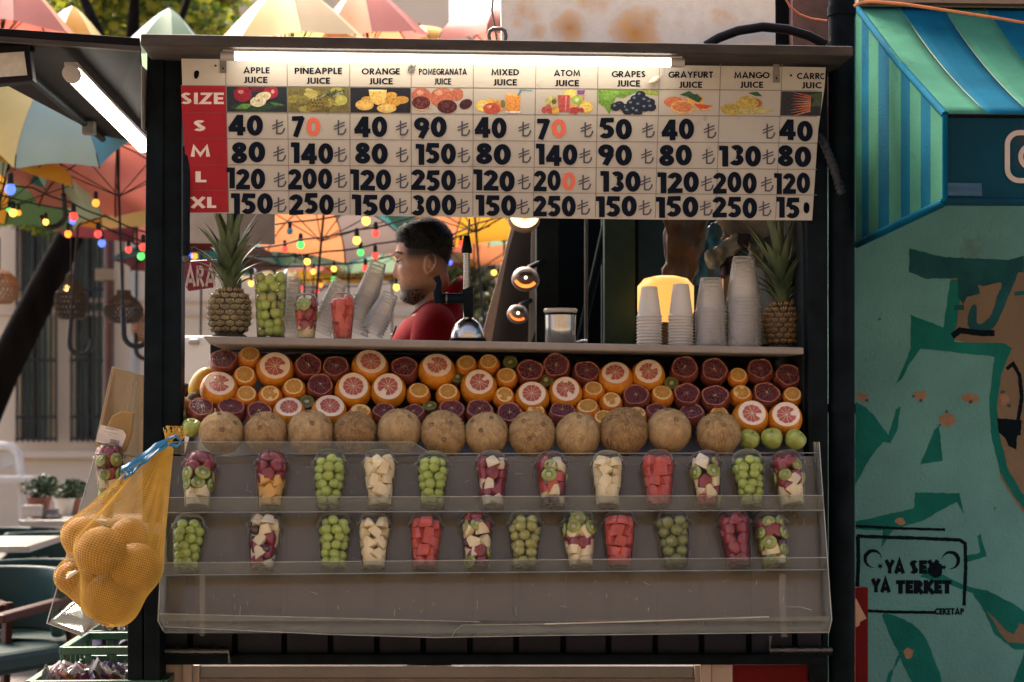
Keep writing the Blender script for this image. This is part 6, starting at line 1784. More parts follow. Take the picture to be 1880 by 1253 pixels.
# above the roof line
umbrella(18, -58, 3.2, .33, (CORAL, RED, CORAL, PEACH), "coral red umbrella at the corner above the side flap", (4, 8), 20, .75, .3, False)
umbrella(134, 10, 3.6, .27, (YEL, CRM, YEL, PALE), "yellow and cream umbrella tip beside the coral umbrella", (0, 6), 0, 1.0, .3, False)
umbrella(312, 14, 3.6, .24, (PGRN, CYAN, PGRN), "pale green umbrella peak rising over the roof joint", (0, 4), 15, 1.05, .3, False)
umbrella(528, -40, 3.0, .33, (CRM, PALE, CRM, CRM), "large cream umbrella behind the roof's middle", (2, -4), 10, .85, .3, False)
umbrella(664, -34, 3.3, .27, (PINK, PEACH, PINK, CORAL), "pink umbrella with peach panels next to the large cream one", (4, -6), 5, .95, .3, False)
umbrella(770, 48, 4.2, .22, (YEL, ORG, YEL), "small yellow umbrella low behind the roof beam", (6, 0), 12, .4, .3, False)
umbrella(925, 22, 3.4, .34, (PINK, CORAL, GREY, PINK), "faded pink umbrella beside the rusty sheet", (-2, 0), 30, .5, .3, False)
# under the side flap
umbrella(98, 118, 2.6, .42, (PALE, CYAN, BLUE, CRM, CRM, CRM, CRM, CRM), "large cream, yellow and blue umbrella under the side flap", (46, 4), 210, .5, .5)
umbrella(215, 262, 3.0, .46, (CORAL, RED, CORAL), "red umbrella with a dark hook just under the blue one", (-14, -4), 10, .34, .62)
umbrella(150, 318, 3.9, .62, (YEL, PALE, YEL, ORG), "wide yellow umbrella below the red one", (-6, 3), 0, .22, .6)
umbrella(20, 288, 3.1, .42, (PGRN, GRN, YEL, PGRN), "green and yellow umbrella at the edge below the flood lamp", (-14, 10), 10, .4, .55)
umbrella(-6, 185, 2.9, .36, (TEAL, CYAN, TEAL), "teal umbrella at the very edge beside the flood lamp", (-16, 30), 30, .5, .5)
umbrella(252, 372, 4.6, .50, (MAR, RED, MAR), "dark maroon umbrella low beside the kiosk post", (-4, 0), 10, .25, .55)
umbrella(96, 148, 3.4, .38, (YEL, ORG, YEL), "orange yellow umbrella peeping over the large cream one", (0, 20), 0, .5, .3, False)
# seen through the hatch
umbrella(598, 352, 3.2, .46, (ORG, ORG, YEL, YEL, PGRN, YEL, TEAL, GREY), "orange, grey and teal umbrella above the vendor's forehead", (-16, 4), 80, .32, .62)
umbrella(560, 392, 4.4, .50, (TEAL, PGRN, CYAN, YEL), "teal and pale green umbrella behind the string of bulbs", (-8, 0), 20, .3, .6)
umbrella(868, 352, 3.4, .40, (YEL, YEL, ORG, YEL), "yellow umbrella behind the vendor's head and the juicer", (-14, -4), 12, .3, .6)
umbrella(925, 370, 4.2, .42, (ORG, PGRN, ORG), "orange umbrella with green panel beside the bright heater", (-8, 0), 8, .3, .55)
umbrella(870, 432, 6.8, .62, (RED, ORG, RED), "far red and orange umbrella over the ivy", (-2, 0), 6, .2, .55)
umbrella(505, 418, 5.2, .52, (TEAL, CYAN, BLUE), "dark teal umbrella behind the pineapple's crown", (-4, 0), 0, .28, .6)
umbrella(640, 440, 6.0, .55, (CRM, PGRN, PINK, CRM), "far cream and pink umbrella above the leaning cup stacks", (-2, 0), 10, .25, .55)
umbrella(575, 466, 7.0, .6, (YEL, YEL, CRM, PALE), "far yellow umbrella low over the cream wall", (0, 0), 15, .25, .55)
umbrella(720, 452, 7.2, .6, (PGRN, MAR, PGRN, YEL), "far green and maroon umbrella behind the vendor's nose", (0, 0), 15, .22, .55)
umbrella(370, 445, 4.8, .45, (MAR, TEAL, MAR), "maroon and teal umbrella between post and pineapple crown", (-4, 0), 15, .25, .55)

# ================================================================== FESTOON LIGHTS
sock = M("bulb_socket", (.006, .007, .008), .6, spec=.2)
def bm(n, c, s):
    m, nt, b = new_mat(n); b.inputs["Base Color"].default_value = C4(c); b.inputs["Roughness"].default_value = .2
    b.inputs["Emission Color"].default_value = C4(c); b.inputs["Emission Strength"].default_value = s; return m
BC = {'r': bm("red_bulb", (1, .05, .035), .42), 'g': bm("green_bulb", (.08, .85, .12), .36), 'y': bm("yellow_bulb", (1, .52, .07), .75), 'b': bm("blue_bulb", (.07, .14, 1), .5), 'o': bm("orange_bulb", (1, .25, .02), .5), 'd': bm("unlit_blue_bulb", (.05, .18, .28), .0), 'k': bm("unlit_green_bulb", (.05, .12, .08), 0)}
names = {'r': "lit red", 'g': "lit green", 'y': "lit yellow", 'b': "lit blue", 'o': "lit orange", 'd': "unlit blue", 'k': "unlit green"}
def bulb(px, py, r, c, Y, label):
    kk = 1 / sc(Y); o = thing("festoon_bulb", P(px, py, Y), label, "bulb", "coloured bulbs on the festoon strings")
    m = MB(); q = r * kk; m.lathe([(.001, -1.05 * q), (.5 * q, -.92 * q), (.88 * q, -.5 * q), (1.0 * q, 0), (.88 * q, .5 * q), (.6 * q, .9 * q), (.55 * q, 1.1 * q)], 16, BC[c]); obj("globe", m, parent=o, local=True)
    m = MB(); m.lathe([(.001, 3.0 * q), (.45 * q, 3.0 * q), (.55 * q, 2.6 * q), (.62 * q, .9 * q), (.45 * q, .8 * q)], 12, sock); obj("socket", m, parent=o, local=True)
BL = [(532,425,6,'d',2.6,"beside the grey panel"),(523,458,5.5,'r',2.8,"above the tall plum cup"),(552,450,7,'g',2.6,"over the pineapple chunks cup"),(655,442,7.5,'y',2.5,"hanging before the grey umbrella panel"),(690,429,7,'r',2.5,"nearest the vendor's forehead"),(662,464,6.5,'g',2.7,"below the yellow bulb before the grey panel"),
 (689,470,6.5,'r',2.8,"at the height of the vendor's eye"),(564,481,6,'y',3.6,"over the domed strawberry cup"),(613,494,5,'y',3.8,"between the picks and the leaning cups"),(671,493,6,'r',3.4,"behind the longest leaning stack"),(542,478,5,'k',3.6,"over the tall plum cup's rim"),(575,499,5,'y',4.0,"behind the two picks"),(612,513,5,'g',4.2,"just above the leaning stack"),
 (552,530,4.5,'r',4.8,"low above the domed strawberry cup"),(582,535,4,'r',4.8,"low behind the watermelon cup"),(589,524,4,'o',4.8,"beside the low red bulb"),(728,528,6,'y',3.4,"in front of the vendor's mouth"),(846,447,5,'r',3.6,"behind the juicer's cap"),(826,482,4.5,'b',4.4,"at the back of the vendor's head"),(907,501,5,'y',5.0,"before the ivy"),(461,521,5,'y',3.6,"beside the pineapple's leaves"),(348,470,5,'b',3.4,"over the red packet"),(357,471,6,'o',3.5,"next to the blue bulb over the red packet"),
 (670,405,0,'y',2.4,""),(672,406,8,'y',2.4,"touching the price board's lower edge"),
 (19,348,10,'b',2.4,"large at the edge under the green umbrella"),(17,385,5,'g',3.2,"beside the yellow one at the edge"),(24,391,7,'y',3.0,"at the edge over the hanging hook"),(34,391,5,'o',3.2,"touching the yellow one at the edge"),(84,408,5.5,'y',3.0,"before the green shutters"),(135,398,8,'r',2.6,"on the tree trunk"),(133,406,6,'b',3.0,"behind the red one on the trunk"),(125,430,6.5,'o',2.8,"lowest on the tree trunk"),(176,373,7,'o',2.5,"under the red umbrella"),(180,430,7,'r',2.6,"above the bell shaped lamp"),(187,447,7,'b',2.7,"below the red one near the iron pole"),(236,459,6,'r',3.0,"under the maroon umbrella"),(263,454,7.5,'r',2.5,"touching the kiosk post"),(259,471,7,'g',2.6,"below the red one at the kiosk post")]
for px, py, rr, c, Y, w in BL:
    if rr: bulb(px, py, rr, c, Y, "%s globe bulb %s" % (names[c], w))
def string(pts, Y, label, rad=.0035):
    m = MB(); q = []
    pp = [P(x, y, Y + dy) for x, y, dy in pts]
    for i in range(len(pp) - 1):
        n = 8
        for k in range(n):
            t = k / n; v = pp[i].lerp(pp[i + 1], t); v.z -= .007 * math.sin(math.pi * t); q.append(v)
    q.append(pp[-1]); m.tube(q, rad, 6, sock); tag(obj("festoon_wire", m), label, "wire", "festoon wires")
string([(-20, 330, 0), (60, 345, .1), (130, 372, .1), (200, 400, 0), (280, 430, 0)], 2.5, "festoon wire crossing in front of the leaning tree")
string([(-20, 352, 0), (120, 385, 0), (280, 450, 0)], 2.9, "lower festoon wire crossing the leaning tree")
string([(470, 455, 0), (552, 440, 0), (655, 422, 0), (735, 405, 0), (860, 360, 0)], 2.5, "festoon wire rising behind the vendor's hair")
string([(440, 415, 0), (532, 408, 0), (640, 392, 0)], 2.6, "uppermost festoon wire behind the price board's edge")
string([(470, 472, 0), (600, 462, 0), (690, 448, 0), (760, 432, 0)], 2.75, "festoon wire over the leaning cup stacks")
string([(480, 488, 0), (610, 485, 0), (700, 475, 0), (900, 415, 0)], 3.3, "festoon wire passing the vendor's brow")
string([(490, 512, 0), (610, 512, 0), (730, 505, 0)], 4.0, "lowest festoon wire over the cream wall")
string([(500, 524, 0), (600, 526, 0), (720, 520, 0)], 4.8, "far festoon wire low over the cream wall")
string([(800, 440, 0), (870, 412, 0), (960, 380, 0)], 2.8, "festoon wire before the yellow umbrella")

# ================================================================== RATTAN LAMPS
ratt = M("dark_rattan", (.022, .014, .010), .7, var=.3); ratt2 = M("brown_rattan", (.20, .10, .05), .7, var=.3)
def rattan(px, py, Y, prof, mt, label, lit=None, cord=140):
    kk = 1 / sc(Y); o = thing("rattan_lamp", P(px, py, Y), label, "lamp", "woven rattan lamps over the cafe tables")
    m = MB(); n = 26
    def pt(f, a):
        i = min(int(f * (len(prof) - 1)), len(prof) - 2); t = f * (len(prof) - 1) - i
        r_ = prof[i][0] + (prof[i + 1][0] - prof[i][0]) * t; z = prof[i][1] + (prof[i + 1][1] - prof[i][1]) * t
        return Vector((r_ * kk * math.cos(a), r_ * kk * math.sin(a), z * kk))
    for s in (-1, 1):
        for j in range(n):
            m.tube([pt(q / 16, 2 * math.pi * j / n + s * q / 16 * 1.3) for q in range(17)], .0034, 4, mt)
    for f in (0, .12, .5, 1.0): m.tube([pt(f, 2 * math.pi * q / 28) for q in range(29)], .0045, 5, mt)
    obj("woven_shade", m, parent=o, local=True)
    m = MB(); m.tube([(0, 0, prof[0][1] * kk), (0, 0, (prof[0][1] + cord) * kk)], .003, 5, sock); m.lathe([(.012, prof[0][1] * kk), (.02, (prof[0][1] - 6) * kk), (.02, (prof[0][1] - 14) * kk)], 10, sock); obj("cord", m, parent=o, local=True)
    m = MB(); m.ball((-.02, 0, (prof[0][1] - 24) * kk), 6 * kk, emis("warm_bulb", (1, .62, .2), 2) if lit else FM((.45, .38, .28), .2), 12, 8, (.8, .8, 1.2)); obj("bulb", m, parent=o, local=True)
rattan(130, 550, 4.0, [(7, 44), (8, 36), (16, 26), (26, 12), (29, 0), (28, -18), (23, -34)], ratt, "bell shaped dark rattan lamp with a lit bulb beside the trunk", True, 70)
rattan(227, 565, 4.0, [(12, 30), (13, 22), (28, 10), (35, -2), (34, -14), (25, -26)], ratt, "squat dark rattan lamp hanging before the downpipe", None, 90)
rattan(0, 528, 4.0, [(8, 30), (20, 26), (30, 12), (34, -2), (30, -18), (20, -28)], ratt2, "brown rattan globe lamp cut by the picture's edge".replace("cut by the picture's edge", "behind the leaning trunk"), None, 60)
rattan(268, 604, 4.6, [(8, 26), (20, 20), (26, 6), (26, -6), (20, -18), (14, -22)], ratt2, "pale brown rattan lamp half hidden by the kiosk post", None, 90)

# ================================================================== CAFE FURNITURE
teal_l = M("dark_teal_leather", (.003, .026, .024), .5, var=.35, vs=5, bump=.15, bs=40, spec=.25)
wood_r = M("red_brown_wood", (.045, .012, .008), .5, spec=.2, var=.3, vs=8, vec=(1, 1, .2))
wood_d = M("dark_wood", (.02, .018, .017), .45, var=.3)
top_m = M("pale_table_top", (.34, .31, .27), .3, var=.08, vs=6)
def cushion(m, c, h, mat, rot=None): m.box(c, h, mat, rot)
def armchair(loc, rz, label, legm):
    o = thing("armchair", loc, label, "chair", "teal cafe armchairs", rot=(0, 0, rz), scale=(.95, .95, .88))
    m = MB(); m.box((0, 0, .44), (.25, .25, .045), teal_l); obj("seat", m, parent=o, local=True, bevel=.025)
    m = MB(); pts = []
    for i in range(11):
        a = R(200 + 140 * i / 10); pts.append((.29 * math.cos(a), .29 * math.sin(a) - .0))
    vs = []
    for x, y in pts:
        f = 1.0
        for z in (.52, .64, .74, .80): vs.append((x * (1 + .1 * (z - .52)), y * (1 + .3 * (z - .52)), z))
    fs = [(i * 4 + j, (i + 1) * 4 + j, (i + 1) * 4 + j + 1, i * 4 + j + 1) for i in range(10) for j in range(3)]
    m.add(vs, fs, teal_l, True); b = obj("backrest", m, parent=o, local=True); sd = b.modifiers.new("thick", 'SOLIDIFY'); sd.thickness = .045; b2 = b.modifiers.new("round", 'BEVEL'); b2.width = .015; b2.segments = 3
    for sx in (-1, 1):
        for sy in (-1, 1):
            m = MB(); m.prism([(sx * .24, sy * .22, .66 if sy > 0 else .6), (sx * .24 + .03, sy * .22, .66 if sy > 0 else .6), (sx * .30 + .025, sy * .30, 0), (sx * .30, sy * .30, 0)], (0, .045, 0), legm)
            obj("leg", m, parent=o, local=True, bevel=.004)
        m = MB(); m.box((sx * .27, .02, .66), (.03, .24, .018), legm, Matrix.Rotation(R(-6), 3, 'X')); obj("armrest", m, parent=o, local=True, bevel=.008)
    return o
def gpt(px, Y): 
    p = P(px, 900, Y); return Vector((p.x, Y, 0))
armchair(gpt(78, 2.6), R(215), "teal leather armchair with red brown wooden legs beside the net bag", wood_r)
armchair(gpt(-18, 2.2), R(150), "armchair with wide red brown legs at the edge under the pale table", wood_r)
armchair(gpt(95, 4.6), R(180), "dark teal armchair pushed to the table with potted plants", wood_d)
armchair(gpt(10, 5.0), R(175), "dark armchair behind the pale table at the edge", wood_d)
def table(x0, x1, Y, d, label):
    a, b = P(x0, 900, Y), P(x1, 900, Y)
    o = thing("cafe_table", Vector(((a.x + b.x) / 2, Y + d / 2, 0)), label, "table", "pale cafe tables")
    w = (b.x - a.x) / 2
    m = MB(); m.box((0, 0, .74), (w, d / 2, .014), top_m); obj("table_top", m, parent=o, local=True, bevel=.004)
    m = MB(); m.box((0, 0, .37), (.03, .03, .355), wood_d); m.box((0, 0, .01), (w * .6, .2, .01), wood_d); obj("leg", m, parent=o, local=True)
table(-180, 54, 2.9, .7, "pale topped cafe table at the edge before the high chair")
table(34, 250, 5.0, .7, "pale topped cafe table carrying the potted plants")
hc = thing("high_chair", gpt(18, 7.4), "white plastic high chair standing by the cream facade", "high chair")
hm = M("white_plastic", (.60, .57, .52), .4, var=.05); kk = 1 / sc(7.4)
m = MB(); m.tube([P(x, y, 7.4) for x, y in ((-14, 870), (-12, 830), (2, 818), (20, 820), (34, 835), (38, 880))], .03, 10, hm); m.pquad([(-10, 825), (22, 822), (32, 850), (-8, 868)], 7.42, .05, hm); obj("backrest", m, parent=hc)
m = MB(); m.box(P(10, 880, 7.3), (.2, .16, .02), hm); obj("tray", m, parent=hc, bevel=.006)
for x in (-12, 36):
    for dy in (-.15, .2):
        m = MB(); a = P(x, 870, 7.4 + dy); m.tube([a, Vector((a.x + (.04 if x > 0 else -.04), 7.4 + dy, 0))], .018, 8, hm); obj("leg", m, parent=hc)
pot_t = M("terracotta", (.22, .085, .05), .8, var=.2, vs=6); pot_w = M("white_pot", (.55, .52, .47), .5, var=.06)
def potted(px, Y, z, label, pm, r_, leaf, seed):
    p = P(px, 900, Y); o = thing("potted_plant", Vector((p.x, Y, z)), label, "potted plant", "potted plants on the cafe table")
    m = MB(); m.lathe([(.001, 0), (r_ * .7, 0), (r_, r_ * 1.5), (r_ * 1.06, r_ * 1.5), (r_ * 1.06, r_ * 1.75), (r_ * .9, r_ * 1.75), (r_ * .85, r_ * 1.5), (.001, r_ * 1.5)], 18, pm); obj("pot", m, parent=o, local=True, sharp=R(40))
    r = random.Random(seed); m = MB(); leaf_cloud(m, [((0, 0, r_ * 2.5), (r_ * 1.6, r_ * 1.3, r_ * .9)), ((r_ * .6, 0, r_ * 2.9), (r_ * 1.0, r_, r_ * .9))], 340, r_ * .28, leaf, r); obj("foliage", m, parent=o, local=True)
    m = MB()
    for i in range(7): m.tube([(0, 0, r_ * 1.4), (r.uniform(-1, 1) * r_ * 1.2, r.uniform(-1, 1) * r_, r_ * 2.8)], .003, 4, FM((.05, .06, .02)))
    obj("stem", m, parent=o, local=True)
dk = [ivy_l[0], ivy_l[1], M("pot_leaf", (.02, .05, .02), .5)]
potted(72, 5.25, .754, "leafy plant in a square terracotta pot on the cafe table", pot_t, .062, dk, 1)
potted(118, 5.5, .754, "small bushy plant in a white pot on the cafe table", pot_w, .054, dk, 2)
potted(132, 5.62, .754, "small plant in a brown pot behind the white pot", pot_t, .05, dk, 3)
m = MB(); m.box(P(60, 938, 5.1), (.05, .03, .03), FM((.42, .38, .34))); tag(obj("menu_holder", m, bevel=.003), "small pale menu stand on the plant table", "menu stand")
m = MB(); c = P(95, 940, 5.15); c.z = .754; m.lathe([(.001, 0), (.05, 0), (.06, .012), (.05, .014), (.035, .035), (.04, .05), (.001, .05)], 18, FM((.12, .11, .1), .3), c=c); tag(obj("ashtray", m), "dark round ashtray on the plant table", "ashtray")
# ================================================================== NET BAG OF POMELOS
YN = -.40
kk = 1 / sc(YN)
net_m = M("yellow_net", (.56, .34, .045), .55, var=.18, vs=20)
pom_m = M("pomelo_skin", (.36, .15, .022), .6, spec=.2, var=.15, vs=4, bump=.3, bs=80, col2=(.42, .20, .04))
PS = [(152, 985, 38, .03, "uppermost"), (186, 1012, 47, -.045, "nearest the camera side, bulging foremost"), (249, 1042, 47, -.02, "resting against the clear rack"), (205, 1100, 52, .0, "lowest in the bag"), (172, 1075, 42, .05, "deep behind the foremost one"), (131, 1060, 30, .04, "small, in the tied corner of the bag"), (236, 985, 36, .05, "half way up beside the rack")]
sph = []
for px, py, r, dy, w in PS:
    c = P(px, py, YN + dy); rr = r * kk; sph.append((np.array(c), rr))
    o = thing("pomelo", c, "orange yellow pomelo in the net bag, %s" % w.replace("nearest the camera side, ", ""), "pomelo", "pomelos in the yellow net bag", scale=rr * .965)
    m = MB(); m.ball((0, 0, 0), 1, pom_m, 28, 18, (1, 1, .97)); obj("skin", m, parent=o, local=True)
    m = MB(); m.lathe([(.10, .0), (.06, .02), (.001, .03)], 10, FM((.15, .14, .05)), c=(0, 0, .955)); obj("stalk", m, parent=o, local=True)
apex = np.array(P(309, 812, YN + .03)); bot = np.array(P(196, 1150, YN))
ax = bot - apex; Lx = np.linalg.norm(ax); ax = ax / Lx
e1 = np.cross(ax, np.array([0, 1, 0.])); e1 /= np.linalg.norm(e1); e2 = np.cross(ax, e1)
NT, NP = 82, 120
rad = np.zeros((NT, NP))
for i in range(NT):
    t = Lx * (i + .5) / NT * 1.005
    for j in range(NP):
        d = e1 * math.cos(2 * math.pi * j / NP) + e2 * math.sin(2 * math.pi * j / NP)
        best = .0
        for c, r in sph:
            q = c - apex; h = q @ ax - t
            if abs(h) >= r: continue
            re = math.sqrt(r * r - h * h); o_ = q - ax * (q @ ax)
            al = o_ @ d; pe = math.sqrt(max(0, o_ @ o_ - al * al))
            if pe < re: best = max(best, al + math.sqrt(re * re - pe * pe))
        rad[i, j] = best
# taut net: straight from the neck to the widest fruit, and bridging the hollows round the bag
ts = np.arange(NT)
def hull1(y, cyc=False):
    x = np.arange(len(y)); pts = []
    for a in range(len(y)):
        while len(pts) >= 2 and (y[pts[-1]] - y[pts[-2]]) * (a - pts[-2]) <= (y[a] - y[pts[-2]]) * (pts[-1] - pts[-2]): pts.pop()
        pts.append(a)
    return np.interp(x, pts, y[pts])
full = rad.copy()
for j in range(NP):
    y = np.concatenate([[.010], rad[:, j]]); h = hull1(y)[1:]; pk = int(np.argmax(rad[:, j]))
    w = np.where(ts < pk, .97, .72); full[:, j] = rad[:, j] + (h - rad[:, j]) * w
K = np.array([1, 4, 6, 4, 1.]) / 16
for _ in range(4):
    f = np.concatenate([full[:, -2:], full, full[:, :2]], 1); full = sum(K[k] * f[:, k:k + NP] for k in range(5))
    f = np.concatenate([full[:1], full[:1], full, full[-1:], full[-1:]], 0); g_ = sum(K[k] * f[k:k + NT] for k in range(5)); full = np.maximum(g_, rad * .995)
full = full + .0035
full[-1] = np.minimum(full[-1], .01); full[-2] = np.minimum(full[-2], .02)
full[0] = .010; full[1] = np.minimum(full[1], .012)
m = MB(); vs = []
tw = .9
for i in range(NT):
    for j in range(NP):
        a = 2 * math.pi * j / NP
        d = e1 * math.cos(a) + e2 * math.sin(a)
        vs.append(Vector(apex + ax * (Lx * (i + .5) / NT * 1.005) + d * full[i, j]))
r = random.Random(8)
rg_ = list(range(NT))
fs = []
for i in range(NT - 1):
    for j in range(NP): fs.append((i * NP + j, i * NP + (j + 1) % NP, (i + 1) * NP + (j + 1) % NP, (i + 1) * NP + j))
m.add(vs, fs, net_m)
bag = thing("net_bag", Vector(bot), "yellow net bag of pomelos tied to the clear rack with blue ribbon", "net bag")
no = obj("net", m, parent=bag)
wf = no.modifiers.new("threads", 'WIREFRAME'); wf.thickness = .0018; wf.use_even_offset = False; wf.use_replace = True
# neck of the bag, loose top, pulled knot, frayed threads
m = MB()
for k in range(26):
    a = r.uniform(0, 6.3); p0 = Vector(apex) + Vector((r.uniform(-.008, .008), r.uniform(-.008, .008), 0)); m.tube([p0 - Vector(ax) * -.02, p0, p0 + Vector((r.uniform(-.012, .03), r.uniform(-.02, .02), r.uniform(.018, .04)))], .0012, 4, net_m)
def frill(c, s, sd):
    rr = random.Random(sd); n = 12; vs = []
    for i in range(4):
        for j in range(n):
            a = 2 * math.pi * j / n; q = s * (.25 + .28 * i) * (1 + .25 * math.sin(3 * a + sd)); vs.append(c + Vector((q * math.cos(a), q * .6 * math.sin(a), s * .5 * i + rr.uniform(-.1, .1) * s)))
    return vs, [(i * n + j, i * n + (j + 1) % n, (i + 1) * n + (j + 1) % n, (i + 1) * n + j) for i in range(3) for j in range(n)]
for c, s, sd in ((P(318, 803, YN + .03), .017, 1), (P(331, 808, YN + .04), .014, 2)):
    v, f = frill(c, s, sd); mm = MB(); mm.add(v, f, net_m); oo = obj("net_frill", mm, parent=bag); w_ = oo.modifiers.new("threads", 'WIREFRAME'); w_.thickness = .0016
kn = P(143, 1050, YN - .07)
mk = MB()
for k in range(9): mk.tube([kn + Vector((.03, .02, .012)), kn, kn + Vector((r.uniform(-.03, -.02), r.uniform(-.01, .01), r.uniform(-.02, .0)))], [.0035, .002, .0015], 5, net_m)
for k in range(40):
    t = r.uniform(.1, .5); q = Vector(apex).lerp(P(142, 945, YN), t); m.tube([q, q + Vector((r.uniform(-.012, .002), r.uniform(-.01, .01), r.uniform(.002, .012)))], .0008, 4, net_m)
obj("loose_threads", m, parent=bag); obj("knot", mk, parent=bag)
m = MB(); m.tube([kn + Vector((-.002, -.006, .002)), kn + Vector((-.018, -.008, -.008)), kn + Vector((-.026, -.006, -.016))], [.004, .005, .002], 6, FM((.7, .62, .52)))
obj("tie_cord", m, parent=bag)
rib_m = M("blue_ribbon", (.006, .15, .30), .45, var=.2, vs=12)
def ribbon(pts, w, tilt, seed):
    rr = random.Random(seed); m = MB(); q = []
    for i in range(len(pts) - 1):
        for k in range(6): q.append(pts[i].lerp(pts[i + 1], k / 6))
    q.append(pts[-1]); vs = []
    for i, p in enumerate(q):
        a = tilt + .5 * math.sin(i * .5 + seed); vs += [p + Vector((0, math.cos(a), math.sin(a))) * w, p - Vector((0, math.cos(a), math.sin(a))) * w]
    m.add(vs, [(2 * i, 2 * i + 1, 2 * i + 3, 2 * i + 2) for i in range(len(q) - 1)], rib_m, True)
    return m
tie = thing("blue_ribbon", P(300, 815, YN), "bright blue ribbon knotted round the net bag's neck", "ribbon")
for i, (px, w, t) in enumerate([([(306, 812), (285, 820), (262, 838), (240, 855), (222, 862)], .0085, 1.3), ([(308, 815), (290, 828), (262, 852), (245, 868), (228, 876)], .007, 1.1), ([(304, 812), (280, 832), (250, 852), (226, 868), (220, 882)], .004, .6), ([(308, 806), (322, 800), (334, 812), (326, 820), (310, 816)], .004, 1.2)]):
    o = obj("strand", ribbon([P(a, b, YN - .012 + .004 * k) for k, (a, b) in enumerate(px)], w, t, i), parent=tie); sd = o.modifiers.new("thick", 'SOLIDIFY'); sd.thickness = .0008
m = MB()
for k in range(14): m.tube([P(232 + r.uniform(-6, 18), 862 + r.uniform(-6, 14), YN - .01) for _ in range(4)], .0009, 4, rib_m)
obj("frayed_end", m, parent=tie)

# ================================================================== CLEAR SIDE BOX, PACKET, CUP
side = thing("clear_side_box", P(160, 1168, -.1), "clear acrylic box hanging behind the net bag, a fruit cup inside", "display box")
m = MB()
m.prism([P(176, 834, -.06), P(262, 838, .1), P(262, 1130, .1), P(86, 1145, -.2)], (0, .003, 0), acr)
m.prism([P(86, 1145, -.2), P(150, 1168, -.26), P(186, 1142, -.1), P(176, 1120, -.0)], (0, 0, .003), acr)
m.tube([P(176, 834, -.06), P(86, 1145, -.2), P(150, 1168, -.26), P(182, 1116, -.1)], .0018, 6, acr_edge); m.tube([P(176, 834, -.06), P(262, 838, .1)], .0015, 6, acr_edge)
m.prism([P(92, 1140, -.2), P(152, 1160, -.26), P(176, 1100, -.12), P(150, 1090, -.1)], (0, 0, .002), acr)
obj("panel", m, parent=side)
fruit_cup(P(204, 918, .0), (R(-8), 0, .4), .98, [(.004, .06, ['ki', 'pi']), (.06, .095, ['st']), (.095, .115, ['gy', 'ap'] if False else ['ki', 'st']), (.115, .135, ['st'])], "lidded cup of kiwi and berries hanging behind the blue ribbon", 401, group="fruit cup at the side")
pk = thing("clear_packet", P(215, 835, .02), "clear plastic packet of yellow pulp with a white label and barcode", "packet")
pkm = clear("packet_film", (.86, .78, .62), .24, .12, (.46, .35, .22), edge=.25)
Yp = .02
m = MB(); m.prism([P(206, 674, Yp), P(264, 690, Yp), P(262, 838, Yp), P(240, 842, Yp), P(174, 818, Yp)], (0, .045, 0), pkm)
m.tube([P(206, 674, Yp - .001), P(264, 690, Yp - .001)], .0013, 5, acr_edge); m.tube([P(206, 674, Yp - .001), P(174, 818, Yp - .001), P(240, 842, Yp - .001)], .001, 5, acr_edge)
for a in ((238, 700, 216, 770), (246, 690, 232, 760), (252, 700, 240, 780)): m.tube([P(a[0], a[1], Yp - .001), P(a[2], a[3], Yp - .001)], .0007, 4, acr_edge)
obj("film", m, parent=pk)
m = MB(); m.prism([P(204, 765, Yp + .006), P(224, 755, Yp + .006), P(246, 758, Yp + .006), P(240, 800, Yp + .006), P(228, 832, Yp + .006), P(186, 816, Yp + .006), P(194, 790, Yp + .006)], (0, .032, 0), M("yellow_pulp", (.55, .42, .14), .6, var=.12, vs=9))
obj("contents", m, parent=pk, bevel=.004)
m = MB(); lab = [(184, 780), (226, 790), (232, 800), (224, 822), (175, 811)]
m.prism([P(a, b, Yp - .0012) for a, b in lab], (0, .0008, 0), FM((.58, .52, .46), .4))
rl_ = random.Random(5)
def lt(x, y): return P(x, y, Yp - .0016)
def tilt_text(X, Y, k): 
    return P(X + (-.18) * (Y - 792), Y + (X - 205) * .2, Yp - .0016)
put_text(m, "CLEMENTINE" if False else "CITRONADE" if False else "LIMONATA", 194, 217, 788, 3.4, .2, tilt_text, FM((.2, .17, .16)), gap=.14)
for y, x0, x1 in ((795, 192, 219), (799, 199, 208)): m.add([tilt_text(x0, y - .5, 0), tilt_text(x1, y - .5, 0), tilt_text(x1, y + .5, 0), tilt_text(x0, y + .5, 0)], [(0, 1, 2, 3)], FM((.28, .24, .22)))
for k in range(5): m.add([tilt_text(181, 802 + 2.3 * k, 0), tilt_text(198, 802 + 2.3 * k, 0), tilt_text(198, 802.7 + 2.3 * k, 0), tilt_text(181, 802.7 + 2.3 * k, 0)], [(0, 1, 2, 3)], FM((.4, .36, .33)))
x = 206.0
while x < 222:
    w = rl_.choice([.5, .9, 1.4]); m.add([tilt_text(x, 806, 0), tilt_text(x + w, 806, 0), tilt_text(x + w, 814, 0), tilt_text(x, 814, 0)], [(0, 1, 2, 3)], FM((.14, .12, .12))); x += w + rl_.choice([.6, .9])
obj("label", m, parent=pk)

